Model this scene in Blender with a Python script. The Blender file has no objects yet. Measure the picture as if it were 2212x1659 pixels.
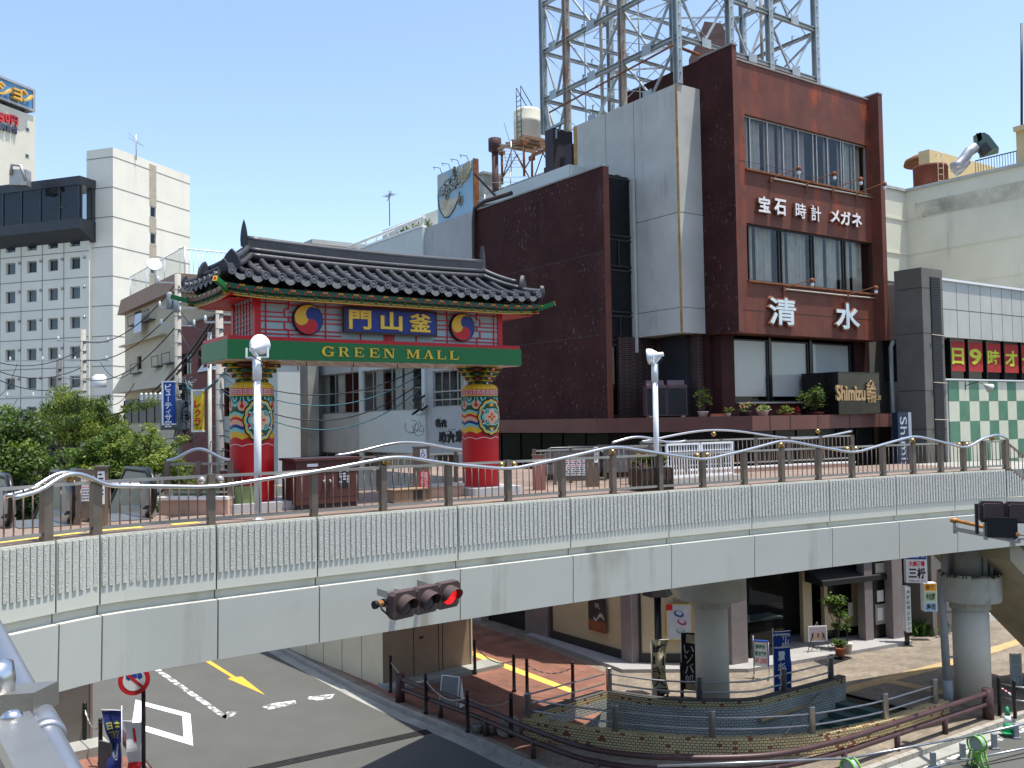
import bpy, bmesh, math, random
from mathutils import Vector as V
random.seed(11)
sin, cos, pi = math.sin, math.cos, math.pi
R = math.radians
SC = bpy.context.scene
COL = SC.collection
# ------------------------------------------------------------------ camera, sky, sun, exposure
FOC, CX, CY = 2008.0, 1106.0, 829.5          # the photograph measured 2212 units wide
PIT, ROL, CZ = R(2.18), R(0.95), 9.3
_f = V((0, cos(PIT), sin(PIT))); _u0 = V((0, -sin(PIT), cos(PIT))); _x = V((1, 0, 0))
_r = _x*cos(ROL) - _u0*sin(ROL); _u = _u0*cos(ROL) + _x*sin(ROL)
cam_d = bpy.data.cameras.new('camera'); cam = bpy.data.objects.new('camera', cam_d); COL.objects.link(cam)
cam_d.sensor_width = 36.0; cam_d.lens = 36.0*FOC/2212.0; cam_d.clip_end = 3000; cam_d.clip_start = 0.05
from mathutils import Matrix
cam.matrix_world = Matrix(((_r.x, _u.x, -_f.x, 0), (_r.y, _u.y, -_f.y, 0), (_r.z, _u.z, -_f.z, CZ), (0, 0, 0, 1)))
SC.camera = cam
SUNV = V((0.23, -0.05, 1.0)).normalized()
w = bpy.data.worlds.new('World'); SC.world = w; w.use_nodes = True
nt = w.node_tree; bg = nt.nodes['Background']
sky = nt.nodes.new('ShaderNodeTexSky'); sky.sky_type = 'NISHITA'; sky.sun_disc = False
sky.sun_elevation = math.asin(SUNV.z); sky.sun_rotation = math.atan2(SUNV.x, SUNV.y)
sky.air_density = 1.0; sky.dust_density = 1.5; sky.ozone_density = 1.35; sky.altitude = 10
nt.links.new(sky.outputs[0], bg.inputs[0]); bg.inputs[1].default_value = 0.15
sl = bpy.data.lights.new('sun', 'SUN'); sl.energy = 3.7; sl.angle = R(0.53); sl.color = (1.0, 0.965, 0.9)
so = bpy.data.objects.new('sun', sl); COL.objects.link(so); so.location = (20, -5, 80)
so.rotation_euler = (-SUNV).to_track_quat('-Z', 'Y').to_euler()
SC.view_settings.view_transform = 'Standard'; SC.view_settings.look = 'None'
SC.view_settings.exposure = 0.85; SC.view_settings.gamma = 1.0
SC.cycles.max_bounces = 6; SC.cycles.transparent_max_bounces = 8
# ------------------------------------------------------------------ helpers
def ray(px, py): return _f + _r*((px-CX)/FOC) - _u*((py-CY)/FOC)
def gz(px, py, z=0.0):
	d = ray(px, py); t = (z-CZ)/d.z; return V((d.x*t, d.y*t, z))
def at(px, py, y):
	d = ray(px, py); t = y/d.y; return V((d.x*t, y, CZ + d.z*t))
UP = V((0, 0, 1))
class Fr:
	"""vertical facade frame: s along the wall, t outward, z absolute height"""
	def __init__(self, O, a, flip=False, O2=None):
		self.O = V((O[0], O[1], 0)); self.u = V((sin(R(a)), cos(R(a)), 0))
		self.n = V((cos(R(a)), -sin(R(a)), 0)) * (-1 if flip else 1)
	def p(self, s, t, z): return self.O + self.u*s + self.n*t + UP*z
	def hit(self, px, py, t=0.0):
		d = ray(px, py); o = self.O + self.n*t
		k = o.dot(self.n)/d.dot(self.n); q = d*k
		return ((q - o).dot(self.u), q.z + CZ)
	def s(self, px, t=0.0, py=880): return self.hit(px, py, t)[0]
	def z(self, px, py, t=0.0): return self.hit(px, py, t)[1]
	def rect(self, x0, x1, y0, y1, t=0.0):
		"""pixel box -> s0,s1,z0,z1 measured at the middle of each side"""
		xm, ym = (x0+x1)/2, (y0+y1)/2
		a, b = self.s(x0, t, ym), self.s(x1, t, ym)
		return (min(a, b), max(a, b), self.z(xm, y1, t), self.z(xm, y0, t))
	def off(self, t):
		f = Fr.__new__(Fr); f.O = self.O + self.n*t; f.u = self.u; f.n = self.n; return f
class MB:
	def __init__(s): s.v = []; s.f = []; s.m = []; s.sm = []; s.uv = []
	def face(s, pts, m=0, smooth=False, uv=None):
		i = len(s.v); s.v += [tuple(p) for p in pts]; s.f.append(tuple(range(i, i+len(pts)))); s.m.append(m); s.sm.append(smooth); s.uv.append(uv)
		return s
	def idx(s, base, fs, m=0, smooth=False):
		for f in fs: s.f.append(tuple(base+k for k in f)); s.m.append(m); s.sm.append(smooth); s.uv.append(None)
	def box(s, o, a, b, c, m=0):
		o, a, b, c = V(o), V(a), V(b), V(c); i = len(s.v)
		s.v += [tuple(q) for q in (o, o+a, o+a+b, o+b, o+c, o+a+c, o+a+b+c, o+b+c)]
		s.idx(i, ((0,3,2,1), (4,5,6,7), (0,1,5,4), (1,2,6,5), (2,3,7,6), (3,0,4,7)), m); return s
	def fbox(s, fr, s0, s1, t0, t1, z0, z1, m=0):
		return s.box(fr.p(s0, t0, z0), fr.u*(s1-s0), fr.n*(t1-t0), UP*(z1-z0), m)
	def abox(s, x0, x1, y0, y1, z0, z1, m=0): return s.box((x0, y0, z0), (x1-x0, 0, 0), (0, y1-y0, 0), (0, 0, z1-z0), m)
	def frect(s, fr, s0, s1, z0, z1, t=0, m=0):
		return s.face([fr.p(s0, t, z0), fr.p(s1, t, z0), fr.p(s1, t, z1), fr.p(s0, t, z1)], m)
	def prism(s, pts, ext, m=0):
		pts = [V(p) for p in pts]; e = V(ext); n = len(pts); i = len(s.v)
		s.v += [tuple(p) for p in pts] + [tuple(p+e) for p in pts]
		s.idx(i, [tuple(range(n-1, -1, -1)), tuple(range(n, 2*n))] + [(k, (k+1) % n, n+(k+1) % n, n+k) for k in range(n)], m); return s
	def tube(s, pts, r, n=8, m=0, closed=False, smooth=True, sq=False):
		pts = [V(p) for p in pts]; N = len(pts); rs = r if isinstance(r, (list, tuple)) else [r]*N
		i = len(s.v); nv = None
		for k, p in enumerate(pts):
			if closed: t = pts[(k+1) % N] - pts[k-1]
			else: t = pts[min(k+1, N-1)] - pts[max(k-1, 0)]
			t = t.normalized() if t.length > 1e-9 else V((0, 0, 1))
			if nv is None: nv = t.cross(UP) if abs(t.z) < .95 else t.cross(V((1, 0, 0)))
			nv = (nv - t*nv.dot(t)); nv = nv.normalized() if nv.length > 1e-6 else t.orthogonal().normalized()
			b = t.cross(nv)
			for j in range(n):
				a = 2*pi*(j+(.5 if sq else 0))/n; s.v.append(tuple(p + nv*cos(a)*rs[k] + b*sin(a)*rs[k]))
		fs = []
		for k in range(N if closed else N-1):
			k2 = (k+1) % N
			for j in range(n): fs.append((k*n+j, k*n+(j+1) % n, k2*n+(j+1) % n, k2*n+j))
		s.idx(i, fs, m, smooth and not sq)
		if not closed: s.idx(i, [tuple(range(n-1, -1, -1)), tuple((N-1)*n+j for j in range(n))], m)
		return s
	def bar(s, a, b, w, h=None, m=0, up=UP):
		"""rectangular bar from a to b"""
		a, b = V(a), V(b); h = h or w; d = (b-a); dn = d.normalized()
		x = dn.cross(up); x = x.normalized() if x.length > 1e-4 else dn.orthogonal().normalized(); y = x.cross(dn).normalized()
		return s.box(a - x*w/2 - y*h/2, x*w, y*h, d, m)
	def lathe(s, c, prof, n=24, m=0, smooth=True, ms=None, ax=None):
		c = V(c); i = len(s.v); N = len(prof); ax = V(ax).normalized() if ax else UP
		e1 = ax.orthogonal().normalized() if ax != UP else V((1, 0, 0)); e2 = ax.cross(e1)
		for (r, z) in prof:
			for j in range(n): a = 2*pi*j/n; s.v.append(tuple(c + e1*r*cos(a) + e2*r*sin(a) + ax*z))
		for k in range(N-1):
			s.idx(i, [(k*n+j, k*n+(j+1) % n, (k+1)*n+(j+1) % n, (k+1)*n+j) for j in range(n)], ms[k] if ms else m, smooth)
		s.idx(i, [tuple(range(n-1, -1, -1))], ms[0] if ms else m); s.idx(i, [tuple((N-1)*n+j for j in range(n))], ms[-1] if ms else m)
		return s
	def holes(s, fr, S0, S1, Z0, Z1, hs, t=0, dep=.15, m=0, mr=None):
		"""wall sheet with rectangular openings and reveals"""
		xs = sorted({S0, S1, *[h[0] for h in hs], *[h[1] for h in hs]}); zs = sorted({Z0, Z1, *[h[2] for h in hs], *[h[3] for h in hs]})
		xs = [x for x in xs if S0-1e-6 <= x <= S1+1e-6]; zs = [z for z in zs if Z0-1e-6 <= z <= Z1+1e-6]
		for a, b in zip(xs, xs[1:]):
			for c, d in zip(zs, zs[1:]):
				xm, zm = (a+b)/2, (c+d)/2
				if any(h[0] < xm < h[1] and h[2] < zm < h[3] for h in hs): continue
				s.frect(fr, a, b, c, d, t, m)
		mr = m if mr is None else mr
		for (a, b, c, d) in hs:
			P = lambda q, z, k: fr.p(q, t-k, z)
			s.face([P(a, c, 0), P(b, c, 0), P(b, c, dep), P(a, c, dep)], mr); s.face([P(a, d, 0), P(b, d, 0), P(b, d, dep), P(a, d, dep)], mr)
			s.face([P(a, c, 0), P(a, d, 0), P(a, d, dep), P(a, c, dep)], mr); s.face([P(b, c, 0), P(b, d, 0), P(b, d, dep), P(b, c, dep)], mr)
		return s
	def solid(s, fr, S0, S1, Z0, Z1, hs, T0, T1, m=0, dep=.15):
		"""block with openings in its outer face (t = T1)"""
		s.holes(fr, S0, S1, Z0, Z1, hs, T1, dep, m)
		s.frect(fr, S0, S1, Z0, Z1, T0, m)
		for q in (S0, S1): s.face([fr.p(q, T0, Z0), fr.p(q, T1, Z0), fr.p(q, T1, Z1), fr.p(q, T0, Z1)], m)
		for z in (Z0, Z1): s.face([fr.p(S0, T0, z), fr.p(S1, T0, z), fr.p(S1, T1, z), fr.p(S0, T1, z)], m)
		return s
	def build(s, name, mats, parent=None, loc=None, fix=True):
		if not isinstance(mats, (list, tuple)): mats = [mats]
		if parent is not None: L = wloc(parent)
		elif loc is not None: L = V(loc)
		else:
			xs = [p[0] for p in s.v]; ys = [p[1] for p in s.v]; zs = [p[2] for p in s.v]
			L = V(((min(xs)+max(xs))/2, (min(ys)+max(ys))/2, min(zs)))
		me = bpy.data.meshes.new(name)
		me.from_pydata([(p[0]-L.x, p[1]-L.y, p[2]-L.z) for p in s.v], [], s.f)
		for mt in mats: me.materials.append(mt)
		me.polygons.foreach_set('material_index', s.m); me.polygons.foreach_set('use_smooth', s.sm)
		if any(u is not None for u in s.uv):
			ul = me.uv_layers.new(name='UVMap'); k = 0
			for f, u in zip(s.f, s.uv):
				for j in range(len(f)):
					ul.data[k].uv = u[j] if u is not None else (0, 0); k += 1
		me.update()
		if fix:
			bm = bmesh.new(); bm.from_mesh(me); bmesh.ops.recalc_face_normals(bm, faces=bm.faces); bm.to_mesh(me); bm.free()
		o = bpy.data.objects.new(name, me); COL.objects.link(o)
		if parent is not None: o.parent = parent
		else: o.location = L
		return o
WL = {}
def wloc(o):
	L = V(o.location)
	while o.parent: o = o.parent; L = L + V(o.location)
	return L
def thing(name, label, cat, loc, group=None):
	o = bpy.data.objects.new(name, None); COL.objects.link(o); o.location = loc; o.empty_display_size = .3
	o['label'] = label; o['category'] = cat
	if group: o['group'] = group
	return o
def tag(o, label, cat, group=None):
	o['label'] = label; o['category'] = cat
	if group: o['group'] = group
	return o
def struct(o): o['kind'] = 'structure'; return o
def copy_tree(o, parent=None):
	c = o.copy(); COL.objects.link(c)
	if parent: c.parent = parent
	for ch in o.children: copy_tree(ch, c)
	return c
FONT_CACHE = {}
def glyphs(txt, bold=0.0):
	"""(verts2d, tris) of one string in the built-in font"""
	k = (txt, bold)
	if k not in FONT_CACHE:
		cu = bpy.data.curves.new('t', 'FONT'); cu.body = txt; cu.size = 1; cu.resolution_u = 3; cu.offset = bold; cu.fill_mode = 'FRONT'
		ob = bpy.data.objects.new('t', cu); COL.objects.link(ob)
		me = bpy.data.meshes.new_from_object(ob.evaluated_get(bpy.context.evaluated_depsgraph_get()))
		FONT_CACHE[k] = ([tuple(v.co) for v in me.vertices], [tuple(p.vertices) for p in me.polygons])
		bpy.data.objects.remove(ob); bpy.data.curves.remove(cu); bpy.data.meshes.remove(me)
	return FONT_CACHE[k]
def text(mb, fr, txt, s0, s1, z0, z1, t0, t1, m=0, bold=0.0, mirror=False):
	"""raised lettering fitted in the rectangle s0..s1, z0..z1, standing from t0 to t1"""
	vs, fs = glyphs(txt, bold)
	if not vs: return
	x0 = min(v[0] for v in vs); x1 = max(v[0] for v in vs); y0 = min(v[1] for v in vs); y1 = max(v[1] for v in vs)
	mp = lambda v, t: fr.p((s1 + (s0-s1)*(v[0]-x0)/(x1-x0)) if mirror else s0 + (s1-s0)*(v[0]-x0)/(x1-x0), t, z0 + (z1-z0)*(v[1]-y0)/(y1-y0))
	i = len(mb.v); n = len(vs)
	mb.v += [tuple(mp(v, t1)) for v in vs]; mb.idx(i, fs, m)
	if t1-t0 > .004:
		mb.v += [tuple(mp(v, t0)) for v in vs]
		ec = {}
		for f in fs:
			for a, b in zip(f, f[1:]+f[:1]): ec[(a, b)] = 1
		mb.idx(i, [(b, a, n+a, n+b) for (a, b) in ec if (b, a) not in ec], m)
def vtext(mb, fr, txt, sc, w, z1, h, t0, t1, m=0, bold=0.0, gap=.12, mirror=False):
	"""characters one under the other, the first at height z1"""
	z = z1
	for ch in txt:
		hh = h
		if ch == 'ー': mb.fbox(fr, sc-.06*w, sc+.06*w, t0, t1, z-h*.95, z-h*.05, m)
		else:
			k = .72 if ch in 'ュィョャッェ' else 1
			text(mb, fr, ch, sc-w*k/2, sc+w*k/2, z-h*k, z, t0, t1, m, bold, mirror)
		z -= hh*(1+gap)
# ------------------------------------------------------------------ materials
def lin(c): return tuple((x/255/12.92 if x <= 10 else ((x/255+.055)/1.055)**2.4) for x in c)
MT = {}
def mat(name, col, rough=.65, var=.12, scale=1.5, metal=0.0, bump=0.0, bscale=40, streak=0.0, scol=(.03, .025, .02), sscale=3.0, spec=.35, fine=0.0, sth=.55, coord='Object', emit=0, coat=0):
	if name in MT: return MT[name]
	m = bpy.data.materials.new(name); m.use_nodes = True; MT[name] = m
	t = m.node_tree; N = t.nodes; L = t.links; b = N['Principled BSDF']
	b.inputs['Roughness'].default_value = rough; b.inputs['Metallic'].default_value = metal
	b.inputs['Specular IOR Level'].default_value = spec
	if coat: b.inputs['Coat Weight'].default_value = coat
	tc = N.new('ShaderNodeTexCoord'); src = tc.outputs[coord]
	def noise(sc, det=5, stretch=None):
		n = N.new('ShaderNodeTexNoise'); n.inputs['Scale'].default_value = sc; n.inputs['Detail'].default_value = det; n.inputs['Roughness'].default_value = .6
		if stretch:
			mp = N.new('ShaderNodeMapping'); mp.inputs['Scale'].default_value = stretch; L.new(src, mp.inputs[0]); L.new(mp.outputs[0], n.inputs[0])
		else: L.new(src, n.inputs[0])
		return n.outputs[0]
	def ramp(f, a, b_):
		r = N.new('ShaderNodeMapRange'); r.inputs[1].default_value = a; r.inputs[2].default_value = b_; L.new(f, r.inputs[0]); return r.outputs[0]
	def mix(f, a, b_, mode='MIX'):
		x = N.new('ShaderNodeMix'); x.data_type = 'RGBA'; x.blend_type = mode
		if isinstance(f, float): x.inputs[0].default_value = f
		else: L.new(f, x.inputs[0])
		for s_, v in ((6, a), (7, b_)):
			if isinstance(v, tuple): x.inputs[s_].default_value = (*v[:3], 1)
			else: L.new(v, x.inputs[s_])
		return x.outputs[2]
	c = tuple(col[:3])
	out = mix(ramp(noise(scale), .3, .7), tuple(x*(1-var) for x in c), tuple(min(1, x*(1+var)) for x in c))
	if fine: out = mix(ramp(noise(bscale*1.3, 3), .35, .65), mix(fine, out, tuple(x*.35 for x in c)), mix(fine, out, tuple(min(1, x*1.9) for x in c)))
	if streak:
		sn = ramp(noise(sscale, 6, (1, 1, .07)), sth, sth+.18); bn = ramp(noise(.55*sscale, 3), .42, .62)
		mu = N.new('ShaderNodeMath'); mu.operation = 'MULTIPLY'; L.new(sn, mu.inputs[0]); L.new(bn, mu.inputs[1])
		m2 = N.new('ShaderNodeMath'); m2.operation = 'MULTIPLY'; L.new(mu.outputs[0], m2.inputs[0]); m2.inputs[1].default_value = streak
		out = mix(m2.outputs[0], out, tuple(scol))
	L.new(out, b.inputs['Base Color'])
	if bump:
		bp = N.new('ShaderNodeBump'); bp.inputs['Strength'].default_value = bump; bp.inputs['Distance'].default_value = .02
		L.new(noise(bscale, 4), bp.inputs['Height']); L.new(bp.outputs[0], b.inputs['Normal'])
	if emit:
		b.inputs['Emission Color'].default_value = (*c, 1); b.inputs['Emission Strength'].default_value = emit
	return m
def brick(name, c1, c2, mortar, bw, bh, ang=0.0, mode='wall', ms=.01, rough=.7, accent=None, ath=.9, off=.5, bump=.3, var=.25, spec=.35):
	"""tiles or bricks; mode wall: (along the wall at angle ang, z); flat: (x, y) turned by ang; uv: UV map in metres"""
	if name in MT: return MT[name]
	m = bpy.data.materials.new(name); m.use_nodes = True; MT[name] = m
	t = m.node_tree; N = t.nodes; L = t.links; b = N['Principled BSDF']; b.inputs['Roughness'].default_value = rough; b.inputs['Specular IOR Level'].default_value = spec
	tc = N.new('ShaderNodeTexCoord')
	if mode == 'uv': vec = tc.outputs['UV']
	else:
		mp = N.new('ShaderNodeMapping'); mp.inputs['Rotation'].default_value = (0, 0, R(ang)); L.new(tc.outputs['Object'], mp.inputs[0])
		if mode == 'flat': vec = mp.outputs[0]
		else:
			sp = N.new('ShaderNodeSeparateXYZ'); cb = N.new('ShaderNodeCombineXYZ'); L.new(mp.outputs[0], sp.inputs[0])
			L.new(sp.outputs[0], cb.inputs[0]); L.new(sp.outputs[2], cb.inputs[1]); vec = cb.outputs[0]
	def br(a, c_, mo):
		k = N.new('ShaderNodeTexBrick'); L.new(vec, k.inputs['Vector']); k.inputs['Scale'].default_value = 1
		k.inputs['Brick Width'].default_value = bw; k.inputs['Row Height'].default_value = bh; k.inputs['Mortar Size'].default_value = ms
		k.inputs['Mortar Smooth'].default_value = .1; k.offset = off; k.squash = 1
		k.inputs['Color1'].default_value = (*a, 1); k.inputs['Color2'].default_value = (*c_, 1); k.inputs['Mortar'].default_value = (*mo, 1); return k
	k = br(c1, c2, mortar); out = k.outputs[0]
	if accent:
		k2 = br((0, 0, 0), (1, 1, 1), (0, 0, 0)); r = N.new('ShaderNodeMapRange'); r.inputs[1].default_value = ath; r.inputs[2].default_value = ath+.02
		L.new(k2.outputs[0], r.inputs[0]); x = N.new('ShaderNodeMix'); x.data_type = 'RGBA'; L.new(r.outputs[0], x.inputs[0]); L.new(out, x.inputs[6]); x.inputs[7].default_value = (*accent, 1); out = x.outputs[2]
	n = N.new('ShaderNodeTexNoise'); n.inputs['Scale'].default_value = 1.1; n.inputs['Detail'].default_value = 6; L.new(tc.outputs['Object'], n.inputs[0])
	r = N.new('ShaderNodeMapRange'); r.inputs[1].default_value = .3; r.inputs[2].default_value = .7; r.inputs[3].default_value = 1-var; r.inputs[4].default_value = 1+var*.5; L.new(n.outputs[0], r.inputs[0])
	x = N.new('ShaderNodeMix'); x.data_type = 'RGBA'; x.blend_type = 'MULTIPLY'; x.inputs[0].default_value = 1; L.new(out, x.inputs[6]); L.new(r.outputs[0], x.inputs[7])
	L.new(x.outputs[2], b.inputs['Base Color'])
	if bump:
		iv = N.new('ShaderNodeMath'); iv.operation = 'SUBTRACT'; iv.inputs[0].default_value = 1; L.new(k.outputs['Fac'], iv.inputs[1])
		bp = N.new('ShaderNodeBump'); bp.inputs['Strength'].default_value = bump; bp.inputs['Distance'].default_value = .01; L.new(iv.outputs[0], bp.inputs['Height']); L.new(bp.outputs[0], b.inputs['Normal'])
	return m
def glass(name, tint=(.76, .77, .75), refl=.5, trans=.7, rough=.03):
	if name in MT: return MT[name]
	m = bpy.data.materials.new(name); m.use_nodes = True; MT[name] = m
	t = m.node_tree; N = t.nodes; L = t.links; N.remove(N['Principled BSDF']); o = N['Material Output']
	tr = N.new('ShaderNodeBsdfTransparent'); tr.inputs[0].default_value = (*tint, 1); g = N.new('ShaderNodeBsdfGlossy'); g.inputs['Roughness'].default_value = rough
	g.inputs[0].default_value = (.9, .95, 1, 1)
	lw = N.new('ShaderNodeLayerWeight'); lw.inputs[0].default_value = .5; pw = N.new('ShaderNodeMath'); pw.operation = 'POWER'; pw.inputs[1].default_value = 4.5; L.new(lw.outputs['Facing'], pw.inputs[0])
	ma = N.new('ShaderNodeMath'); ma.operation = 'MULTIPLY_ADD'; ma.inputs[1].default_value = .6; ma.inputs[2].default_value = .02 + refl*.12; ma.use_clamp = True; L.new(pw.outputs[0], ma.inputs[0])
	tc = N.new('ShaderNodeTexCoord'); nz = N.new('ShaderNodeTexNoise'); nz.inputs['Scale'].default_value = .6; L.new(tc.outputs['Object'], nz.inputs[0])
	bp = N.new('ShaderNodeBump'); bp.inputs['Strength'].default_value = .03; L.new(nz.outputs[0], bp.inputs['Height']); L.new(bp.outputs[0], g.inputs['Normal'])
	mx = N.new('ShaderNodeMixShader'); L.new(ma.outputs[0], mx.inputs[0]); L.new(tr.outputs[0], mx.inputs[1]); L.new(g.outputs[0], mx.inputs[2]); L.new(mx.outputs[0], o.inputs[0])
	return m
M_asphalt = mat('asphalt', (.088, .088, .080), .9, .13, .7, bump=.5, bscale=70, fine=.35)
M_paint = mat('road_paint', (.85, .84, .8), .7, .05, 3, bump=.2)
def worn(name, col, th=.47, sc=3.2, rough=.75):
	"""road paint worn through in patches, showing asphalt"""
	m = mat(name, col, rough, .05, 3); t = m.node_tree; N = t.nodes; L = t.links; b = N['Principled BSDF']
	tc = N.new('ShaderNodeTexCoord'); n = N.new('ShaderNodeTexNoise'); n.inputs['Scale'].default_value = sc; n.inputs['Detail'].default_value = 10; n.inputs['Roughness'].default_value = .75
	L.new(tc.outputs['Object'], n.inputs[0]); r = N.new('ShaderNodeMapRange'); r.inputs[1].default_value = th; r.inputs[2].default_value = th+.05; L.new(n.outputs[0], r.inputs[0])
	x = N.new('ShaderNodeMix'); x.data_type = 'RGBA'; L.new(r.outputs[0], x.inputs[0]); x.inputs[6].default_value = (*col, 1); x.inputs[7].default_value = (.15, .15, .145, 1)
	L.new(x.outputs[2], b.inputs['Base Color']); return m
M_paint_worn = worn('worn_paint', (.78, .77, .74), .46)
M_orange = mat('orange_paint', (.85, .38, .045), .75, .07, 3)
M_white_steel = mat('white_painted_steel', (.8, .82, .82), .4, .04, 2)
M_conc = mat('concrete', (.42, .42, .39), .85, .14, .8, bump=.25, bscale=18, streak=.5, fine=.12)
M_conc_d = mat('dirty_concrete', (.30, .30, .27), .88, .22, .9, bump=.3, bscale=14, streak=.8, scol=(.06, .055, .045))
M_kerb = mat('kerb_stone', (.30, .28, .24), .88, .22, 1.5, bump=.4, bscale=30, fine=.25)
M_bridge = mat('bridge_paint', (.60, .60, .505), .55, .035, .8, streak=.35, scol=(.33, .29, .22), sscale=1.3, sth=.6)
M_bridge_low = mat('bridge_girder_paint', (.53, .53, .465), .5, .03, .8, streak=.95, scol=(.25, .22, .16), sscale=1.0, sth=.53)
M_rib = mat('rough_cast_rib', (.78, .78, .67), .85, .05, 2, bump=2.6, bscale=48, fine=.5)
M_dark = mat('dark_void', (.012, .012, .013), .8, .1)
M_blackmetal = mat('black_metal', (.018, .018, .02), .45, .2, 6)
M_bronze = mat('bronze_post', (.20, .165, .13), .42, .16, 3, metal=.55, streak=.4, scol=(.11, .07, .05))
M_steel = mat('stainless_steel', (.60, .61, .62), .28, .05, 3, metal=1.0)
M_steel_d = mat('dull_steel', (.42, .42, .42), .42, .1, 3, metal=.8)
M_brass = mat('brass', (.42, .27, .10), .25, .12, 4, metal=1.0)
M_chain = mat('chain_steel', (.5, .48, .44), .4, .1, 3, metal=.8)
for _k in [k for k in globals() if k.startswith("M_")]: globals()["m_" + _k[2:]] = globals()[_k]
def proj(p):
	q = V(p) - V((0, 0, CZ)); d = q.dot(_f); return (CX + FOC*q.dot(_r)/d, CY - FOC*q.dot(_u)/d)
DZ = 7.55                                  # level of the pedestrian deck
# ------------------------------------------------------------------ ground
from mathutils.geometry import delaunay_2d_cdt
OW = [gz(x, y, .65) for x, y in ((1129, 1552), (1230, 1569), (1328, 1582), (1430, 1591), (1540, 1596), (1635, 1596), (1754, 1588), (1840, 1574), (1920, 1556), (2020, 1524), (2050, 1514))]
IW = [gz(x, y, .65) for x, y in ((1312, 1496), (1408, 1510), (1512, 1516), (1626, 1514), (1693, 1499), (1797, 1472), (1827, 1462))]
def inset(L_, w_):
	out = []
	for i, p in enumerate(L_):
		d = (L_[min(i+1, len(L_)-1)] - L_[max(i-1, 0)]); n = V((-d.y, d.x, 0)).normalized(); out.append(p + n*w_)
	return out
OWI = inset(OW, .28)
PIT = [V((p.x, p.y, 0)) for p in OWI] + [V((p.x, p.y, 0)) for p in reversed(IW)]
def cdt_sheet(name, outer, hole, z, m):
	vs = [V((p[0], p[1])) for p in outer] + [V((p[0], p[1])) for p in hole]; n, h = len(outer), len(hole)
	r_ = delaunay_2d_cdt([v.to_2d() if len(v) > 2 else v for v in vs], [], [list(range(n)), list(range(n, n+h))], 0, 1e-5)
	mb = MB()
	for f, src in zip(r_[2], r_[5]):
		if 1 in src or 0 not in src: continue
		mb.face([(r_[0][k].x, r_[0][k].y, z) for k in f])
	return mb.build(name, m, loc=(0, 0, 0), fix=False)
struct(cdt_sheet('road', [(-500, -200), (500, -200), (500, 900), (-500, 900)], PIT, 0, M_asphalt))
def sheet(name, pts, z, m, fix=False):
	mb = MB(); mb.face([(p[0], p[1], z) for p in pts], 0); return mb.build(name, m, loc=(0, 0, 0), fix=fix)
CURB = [(-30, 66), (-22, 55.6), (-15, 46.3), (-9.78, 38.5), (-4.7, 31.3), (-1.6, 27.6), (.2, 25.2), (1.7, 23.7), (3.6, 23.0), (6.2, 23.0), (8.4, 23.95), (9.9, 24.9), (15.3, 28.5), (24, 34.3), (40, 45), (80, 72)]
def smooth_line(pts, k=6):
	out = []; P = [V((p[0], p[1], 0)) for p in pts]; n = len(P)
	for i in range(n-1):
		a, b, c, d = P[max(i-1, 0)], P[i], P[i+1], P[min(i+2, n-1)]
		for j in range(k):
			t = j/k; out.append(.5*((2*b) + (c-a)*t + (2*a-5*b+4*c-d)*t*t + (3*b-a-3*c+d)*t**3))
	return out + [P[-1]]
CL = smooth_line(CURB)
SWZ = .11
M_paver = brick('paver_beige', (.25, .208, .16), (.19, .155, .118), (.14, .115, .09), .22, .11, ang=-40, mode='flat', ms=.006, rough=.85, var=.3)
struct(cdt_sheet('pavement', [(p.x, p.y) for p in CL] + [(90, 160), (-20, 160), (-26, 80)], PIT, SWZ, M_paver))
mb = MB()                                   # kerb stones: separate blocks along the edge
acc = [0]
for a, b in zip(CL, CL[1:]): acc.append(acc[-1] + (b-a).length)
def on_line(L, A, s):
	s = max(0, min(A[-1]-1e-4, s))
	k = next(i for i in range(len(A)-1) if A[i+1] >= s); t = (s-A[k])/max(1e-6, A[k+1]-A[k]); return L[k].lerp(L[k+1], t)
s = 20
while s < acc[-1]-42:
	a, b = on_line(CL, acc, s+.01), on_line(CL, acc, s+.59); d = (b-a).normalized(); n = V((d.y, -d.x, 0))
	mb.box(a - n*.17 + UP*.002, b-a, n*.17+n*.01, UP*(SWZ+.035)); s += .6
struct(mb.build('kerb', M_kerb, loc=(0, 0, 0)))
mb = MB()                                   # concrete gutter strip beside the kerb
for i in range(8, len(CL)-14):
	a, b = CL[i], CL[i+1]; na = (CL[i+1]-CL[max(i-1, 0)]).normalized(); nb = (CL[min(i+2, len(CL)-1)]-a).normalized()
	A, B = V((na.y, -na.x, 0)), V((nb.y, -nb.x, 0))
	mb.face([a + A*.012 + UP*.004, b + B*.012 + UP*.004, b + B*.42 + UP*.004, a + A*.42 + UP*.004])
struct(mb.build('gutter', M_conc_d, loc=(0, 0, 0), fix=False))
M_redbrick = brick('paver_red', (.25, .105, .068), (.195, .08, .055), (.17, .13, .105), .30, .15, ang=35, mode='flat', ms=.008, rough=.85, var=.3)
k0 = 18; red = [(p.x + .25, p.y + .1) for p in CL[k0:38]]
red = [(-9.3, 38.7), (-4.35, 31.6), (-1.3, 27.9), (.35, 25.75), (1.0, 26.4), (2.6, 29.3), (3.4, 33.6), (1.2, 37.6), (-2.2, 42.8)]
struct(sheet('brick_path', red, SWZ+.004, M_redbrick))
M_tact = mat('tactile_yellow', (.74, .50, .10), .75, .12, 3, bump=.6, bscale=14)
q = lambda *pp: [gz(x, y, SWZ) for x, y in pp]
mb = MB(); mb.face([p + UP*.008 for p in q((900, 1358), (1029, 1410), (1150, 1456), (1241, 1490), (1241, 1500), (1148, 1466), (1029, 1420), (900, 1366))])
struct(mb.build('tactile_strip', M_tact, loc=(0, 0, 0), fix=False))
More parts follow.
